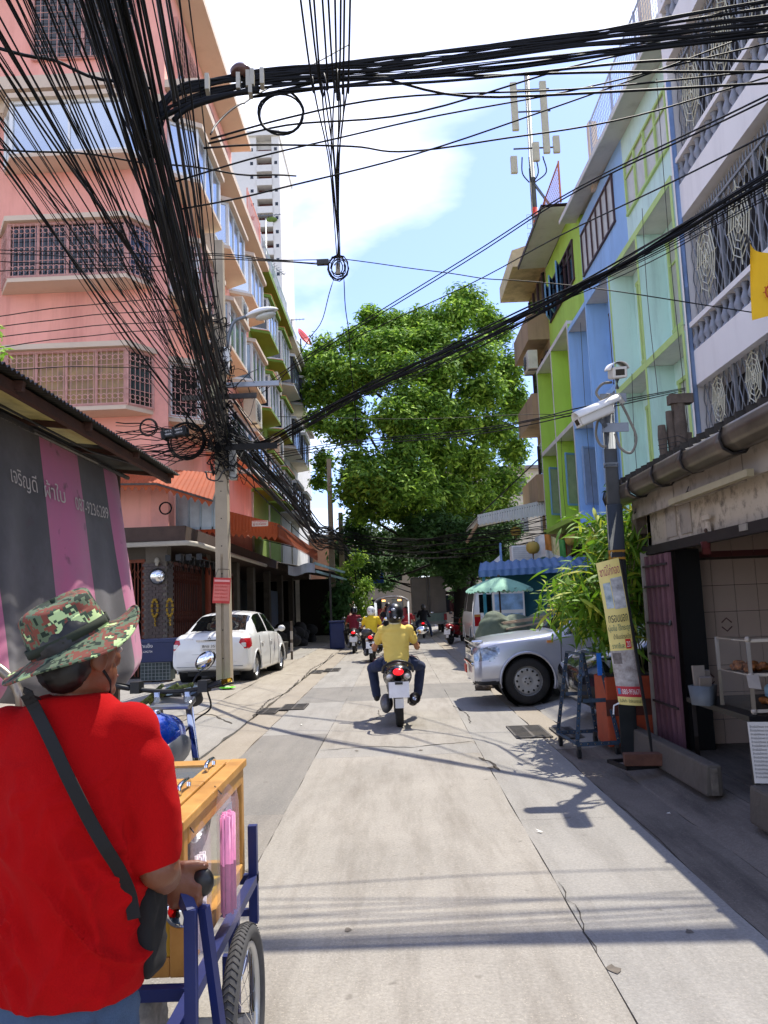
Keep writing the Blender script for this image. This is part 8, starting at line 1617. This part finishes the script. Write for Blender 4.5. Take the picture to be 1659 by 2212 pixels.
for lab, paths, a, c, r in W:
    t = thing('crossing_wire', lab, 'wires', group='wires crossing the street')
    for p in paths: q = px(p, a, c); cab(t, ([q[0] + (q[0] - q[1]).normalized() * 4] if p[0][0] > 1600 else []) + q + ([] if p[0][0] > 1600 else [q[-1] + (q[-1] - q[-2]).normalized() * 4]), r, wob=.012)
# wires overhead that meet at a mid-air joint
ov = thing('overhead_wires', 'wavy wires coming down from above to a tangled joint over the street', 'wires'); jt = at(730, 572, y=14)
for u, w_ in ((640, 0), (662, 3), (675, 4), (690, -2), (708, 2), (722, 5), (738, -3), (745, 2), (762, 0)):
    nr = at(u, -50, y=5.1); q = [back(nr, jt), nr, at(u + (728 - u) * .45 + w_ * 2, 180 + w_ * 5, y=6.8), at(u + (728 - u) * .8, 360, y=9.2), jt + Vector((rc.uniform(-.05, .05), 0, rc.uniform(-.1, .15)))]; cab(ov, q, .008, wob=.02, div=8)
for k in range(10): a0 = rc.uniform(0, 6.3); R0 = rc.uniform(.08, .2); MB().tube([jt + Vector((R0 * math.cos(a0 + i * .6), .05 * math.sin(i), R0 * math.sin(a0 + i * .6) * 1.3 - .05)) for i in range(9)], .011, 5).build('tangle', m_cbl, ov)
MB().obox(jt + Vector((-.28, 0, .06)), (.22, .1, .09)).build('splice_box', m_cbl2, ov); MB().obox(jt + Vector((0, -.03, -.1)), (.08, .08, .2)).build('splice_box', m_tan, ov)
for p in ([(0, 540), (200, 545), (430, 548), (600, 560), (715, 562)], [(0, 548), (250, 556), (480, 552), (620, 566), (715, 568)], [(0, 565), (300, 575), (500, 560), (700, 572)], [(745, 560), (900, 580), (1010, 598), (1120, 605), (1400, 640), (1659, 680)]): cab(ov, px(p, 14.5, 14 if p[-1][0] < 1000 else 12), .009, wob=.02)
for p in ([(742, 590), (750, 700), (760, 800), (772, 960)], [(722, 600), (690, 700), (650, 760), (600, 830)]): cab(ov, px(p, 14, 17), .009, wob=.02)
MB().lathe([(.03, 0), (.05, .02), (.05, .05), (.03, .07)], at(761, 860, y=15), Matrix.Rotation(math.pi / 2, 3, 'X'), 14).build('ring', m_white, ov)
# lower bundle sloping from the right to the pole
lb = thing('sloping_cable_bundle', 'black cable bundle sloping from the right edge across the tree to the pole', 'cable bundle')
for k in range(19):
    o = rc.gauss(0, 9); e = rc.gauss(0, 15); q = px([(1659, 395 + e * 1.2), (1400, 545 + e * .7), (1120, 690 + o), (900, 795 + o), (760, 858 + o * .8), (640, 925 + o), (560, 965 + o)], 7.6, 16.6); q = [q[0] + (q[0] - q[1]).normalized() * 5] + q + [Vector((PX + .1, PY + .1, 5.1 + rc.uniform(-.2, .2)))]; cab(lb, q, rc.choice((.005, .006, .007, .009, .012)), 6, wob=.035)
# wires to the camera pole and the front of the pink block
tw2 = thing('camera_wires', 'slack wires from the concrete pole to the camera pole and white house', 'wires')
for o in (0, 5, 11): q = px([(560, 985 + o), (760, 952 + o), (960, 936 + o), (1150, 905 + o), (1300, 872 + o), (1480, 838 + o * .5)], 15.8, 7.9); q[-1] = at(1480, 838 + o * .5, y=14.5); cab(tw2, q, .008, wob=.01)
cab(tw2, px([(600, 900), (900, 905), (1150, 895), (1230, 900)], 18, 20), .008)
fw_ = thing('front_wires', 'thin wires running from the left edge past the pink front to the pole', 'wires')
for v0, v1 in ((585, 590), (690, 640), (713, 665), (735, 690), (758, 706), (800, 800)): q = px([(-80, v0 + 4), (200, (v0 + v1) / 2 - 8), (470, v1)], 13, 15.6); cab(fw_, q, .009, wob=.01)
cab(fw_, px([(-20, 320), (180, 590), (330, 800), (480, 990)], 9.5, 15.5), .018, wob=.01); cab(fw_, px([(-20, 322), (250, 340), (480, 372), (640, 380)], 7, 8), .009, wob=.02); cab(fw_, px([(-20, 100), (120, 135), (260, 180), (330, 190)], 5.8, 6.4), .014, wob=.02)
for k in range(26):
    v = rc.uniform(905, 1000); cab(fw_, px([(250, v + rc.uniform(-8, 25)), (360, v + rc.uniform(-10, 20)), (478, 930 + rc.uniform(-45, 60))], 14.5, 15.5), rc.choice((.006, .009, .012)), 5, wob=.03)
# tangle on the pole, coils, splice box
tg = thing('cable_tangle', 'messy knot of cable ends and coils round the concrete pole', 'cable tangle', (PX, PY, 0))
for k in range(110):
    z = rc.choice((rc.gauss(4.7, .22), rc.gauss(5.6, .35), rc.gauss(6.9, .4), rc.uniform(4.3, 7.8))); a0 = rc.uniform(0, 6.3); r0 = rc.uniform(.14, .3); pts = [(r0 * math.cos(a0 + i * .55) + rc.uniform(-.06, .06), r0 * .8 * math.sin(a0 + i * .55) - .05, z + rc.uniform(-.14, .14)) for i in range(rc.randrange(4, 10))]; cab(tg, pts, rc.choice((.006, .009, .012, .016)), 5, div=3, mat=m_cbl if rc.random() < .85 else m_cbl2, name='strand')
for k in range(30): z = rc.uniform(4.3, 6.5); x = rc.uniform(.1, .7); cab(tg, [(rc.uniform(-.2, .2), -.15, z), (x * .6, -.2, z + rc.uniform(-.3, .25)), (x, -.1, z + rc.uniform(-.4, .2)), (x * 1.2, rc.uniform(-.1, .5), z + rc.uniform(-.5, .3))], rc.choice((.006, .009)), 5, div=4, name='strand')
MB().obox((-.08, -.17, 6.1), (.16, .1, .42)).build('meter_box', M('cream meter box', '#b9b087', .5, dirt=.3), tg)
for lab, u, v, rr_, n in (('thin coil of cable hanging beside the pink pier', 322, 924, 19, 3), ('heavy coil of black cable below the splice box', 402, 952, 40, 10), ('coil of cable above the splice box', 428, 905, 26, 4), ('small coil under the corner awning', 358, 1098, 13, 4)):
    t = thing('cable_coil', lab, 'cable coil', group='spare cable coils'); c0 = at(u, v, y=15.2 if rr_ > 15 else 18.3); s = c0.y / 1706
    for k in range(n): R0 = rr_ * s * rc.uniform(.9, 1.06); MB().tube([c0 + Vector((R0 * math.cos(a * .314) * rc.uniform(.99, 1.01), .02 * k - .05, R0 * math.sin(a * .314))) for a in range(20)], rc.choice((.008, .011, .014)), 5, closed=True).build('turn', m_cbl, t)
bx_ = thing('splice_box', 'black splice box with white lettering hung on the wires', 'splice box', at(378, 936, y=15.0), rot=(0, R(-8), 0)); MB().box(-.26, .26, -.1, .1, -.08, .08).build('case', m_blkp, bx_, bevel=.02); text('TOT-LX-000736', .04, m_wpr, bx_, (-.2, -.103, .02), FACE_CAM, width=.4); text('FIBER.TLGDM', .04, m_wpr, bx_, (-.2, -.103, -.04), FACE_CAM, width=.38)
for x in (-.2, 0, .2): MB().box(x - .02, x + .02, -.12, .12, -.1, .1).build('band', m_rubber, bx_)
# low sagging wires at the far end
lw_ = thing('far_sagging_wires', 'criss-cross of thin wires sagging low before the tree', 'wires')
for k in range(14): v = rc.uniform(1140, 1195); cab(lw_, px([(700 + rc.uniform(-20, 30), v - 12), (850, v + 8 + rc.uniform(-6, 10)), (1020, v + rc.uniform(-10, 10)), (1180, v - 25 + rc.uniform(-20, 20))], 34, 27), .014, 5, wob=.03)
MB().tube(px([(1030, 1118), (1165, 990)], 31.5, 31.5), .03, 6).build('stay_rod', m_iron, lw_)
# ------------------------------------------------------------------ small things on the left pavement
bn_ = thing('blue_tub', 'dark blue plastic tub with white lettering beside the brick pier', 'tub', (-5.35, 17.75, .55)); b = MB(); b.smooth = False; b.add([(x * s_, y * s_, z) for z, s_ in ((0, .9), (.42, 1.0), (.42, 1.04), (.5, 1.04)) for x, y in ((-.42, -.25), (.42, -.25), (.42, .25), (-.42, .25))], [(0, 3, 2, 1)] + [(i * 4 + j, i * 4 + (j + 1) % 4, i * 4 + 4 + (j + 1) % 4, i * 4 + 4 + j) for i in range(3) for j in range(4)] + [(12, 13, 14, 15)]); b.build('tub', M('dark blue plastic', '#10224f', .4, var=.1), bn_, bevel=.02); text('น้ำแข็ง', .1, M('white print', '#ece6e0'), bn_, (-.35, -.262, .3), FACE_CAM, width=.3); text('081-6342724', .06, M('white print'), bn_, (-.35, -.258, .2), FACE_CAM, width=.3)
cr_ = thing('wire_crate', 'pale wire crate supporting the blue tub', 'crate', (-5.35, 17.75, .1)); g = MB()
for k in range(9): x = -.32 + k * .08; g.bar((x, -.2, .06), (x, -.2, .44), .008)
for k in range(6): g.bar((-.33, -.2, .06 + k * .075), (.33, -.2, .06 + k * .075), .008)
g.build('front_grid', M('pale crate wire', '#8d918d', .6), cr_); MB().box(-.33, .33, -.17, .2, .05, .44).build('crate_body', M('dark crate plastic', '#3c4643', .7, var=.4, scale=6), cr_); MB().box(-.3, -.1, -.15, .1, 0, .05).build('foot', m_brown, cr_); MB().box(.1, .3, -.15, .1, 0, .05).build('foot', m_brown, cr_)  # crate body in mottled dark grey green
cm = thing('convex_mirror', 'round mirror and white skull ornament on the brick pier', 'mirror', (-5.72, 18.95, 2.5)); MB().lathe([(.001, .05), (.08, .045), (.15, .02), (.18, 0), (.19, -.01)], (0, 0, 0), Matrix.Rotation(R(90), 3, 'X'), 26).build('glass', m_chrome, cm); MB().tube([(.185 * math.cos(a * .314), 0, .185 * math.sin(a * .314)) for a in range(20)], .012, 5, closed=True).build('frame', m_blkp, cm); MB().ell((.0, -.04, .37), (.06, .05, .08)).ell((0, -.05, .29), (.04, .03, .05)).build('ornament', M('dull white plaster', '#a79f90', .7), cm)
for k, (x, lab) in enumerate(((-5.78, 'yellow flower garland hanging on the brick pier'), (-5.42, 'yellow flower garland hanging at the gate corner'))):
    t = thing('flower_garland', lab, 'garland', (x, 18.93, 1.55)); b = MB()
    for i in range(22): a = i * .2856; b.ell((.07 * math.sin(a), 0, .18 + .2 * math.cos(a) + .02 * (i % 2)), .03, n=8, k=6)
    for i in range(4): b.ell((.01 * (i % 2), 0, -.07 - .05 * i), .025, n=8, k=6)
    b.build('flowers', M('marigold yellow', '#9c7a1c', .8, var=.25, scale=30), t)
sk_ = thing('marker_stake', 'red and white weathered stake at the pavement edge', 'stake', (-3.2, 24.0, .1)); MB().bar((0, 0, 0), (.0, 0, 1.15), .06).build('stick', m_wood, sk_)
for z in (.25, .6): MB().box(-.034, .034, -.034, .034, z, z + .25).build('white_band', M('faded white band', '#b9b1a4', .7), sk_)
bk_ = thing('grey_bucket', 'ribbed grey bucket behind the stake', 'bucket', (-3.62, 24.4, .1)); MB().lathe([(.001, 0), (.2, 0), (.26, .5), (.28, .52), (.25, .5)], n=20).build('pail', M('grey pail plastic', '#5d5b57', .6, var=.2), bk_)
for k in range(20): a = k * .314; MB().bar((.2 * math.cos(a), .2 * math.sin(a), .02), (.255 * math.cos(a), .255 * math.sin(a), .48), .02).build('rib', M('grey pail plastic'), bk_)
pbn = thing('blue_bin', 'tall dark blue bin in the shade beside the far riders', 'bin', (-2.35, 31.0, .03)); MB().box(-.28, .28, -.28, .28, 0, 1.0).build('body', M('blue bin plastic', '#14275c', .5), pbn, bevel=.05); MB().box(-.3, .3, -.3, .3, 1.0, 1.08).build('lid', M('blue bin plastic'), pbn, bevel=.03)
hk = thing('meter_rack', 'row of small meters and hooks under the canopy edge', 'meter rack', (-5.0, 19.2, 2.95))
for k in range(7): MB().box(-.35, -.25, .3 + k * .55, .4 + k * .55, -.1, .08).build('meter', m_blkp, hk); MB().tube([(-.3, .35 + k * .55, -.1), (-.28, .45 + k * .55, -.3), (-.3, .6 + k * .55, -.12)], .012, 5).build('loop_wire', m_cbl, hk)
for k in range(4): MB().box(-.5 + .25 * k, -.38 + .25 * k, -.35, -.28, -.1, .05).build('meter', m_blkp, hk); MB().tube([(-.45 + .25 * k, -.3, -.1), (-.4 + .25 * k, -.3, -.28), (-.3 + .25 * k, -.3, -.1)], .012, 5).build('loop_wire', m_cbl, hk)
MB().bar((-.3, .2, .1), (-.3, 4.3, .1), .03).build('rail', m_iron, hk)
sgb = thing('blue_sign', 'blue shop sign with white lettering glimpsed through the trees', 'sign', (-1.6, 47, 3.0)); MB().box(-.9, .9, -.05, 0, 0, 2.2).build('board', M('blue sign board', '#1d4fb0', .5), sgb); text('ศาลา', .7, m_wpr, sgb, (-.7, -.06, 1.2), FACE_CAM, width=1.4); text('ซ่อม', .6, m_wpr, sgb, (-.7, -.06, .3), FACE_CAM, width=1.4)
bpy.data.scenes.remove(TMP)
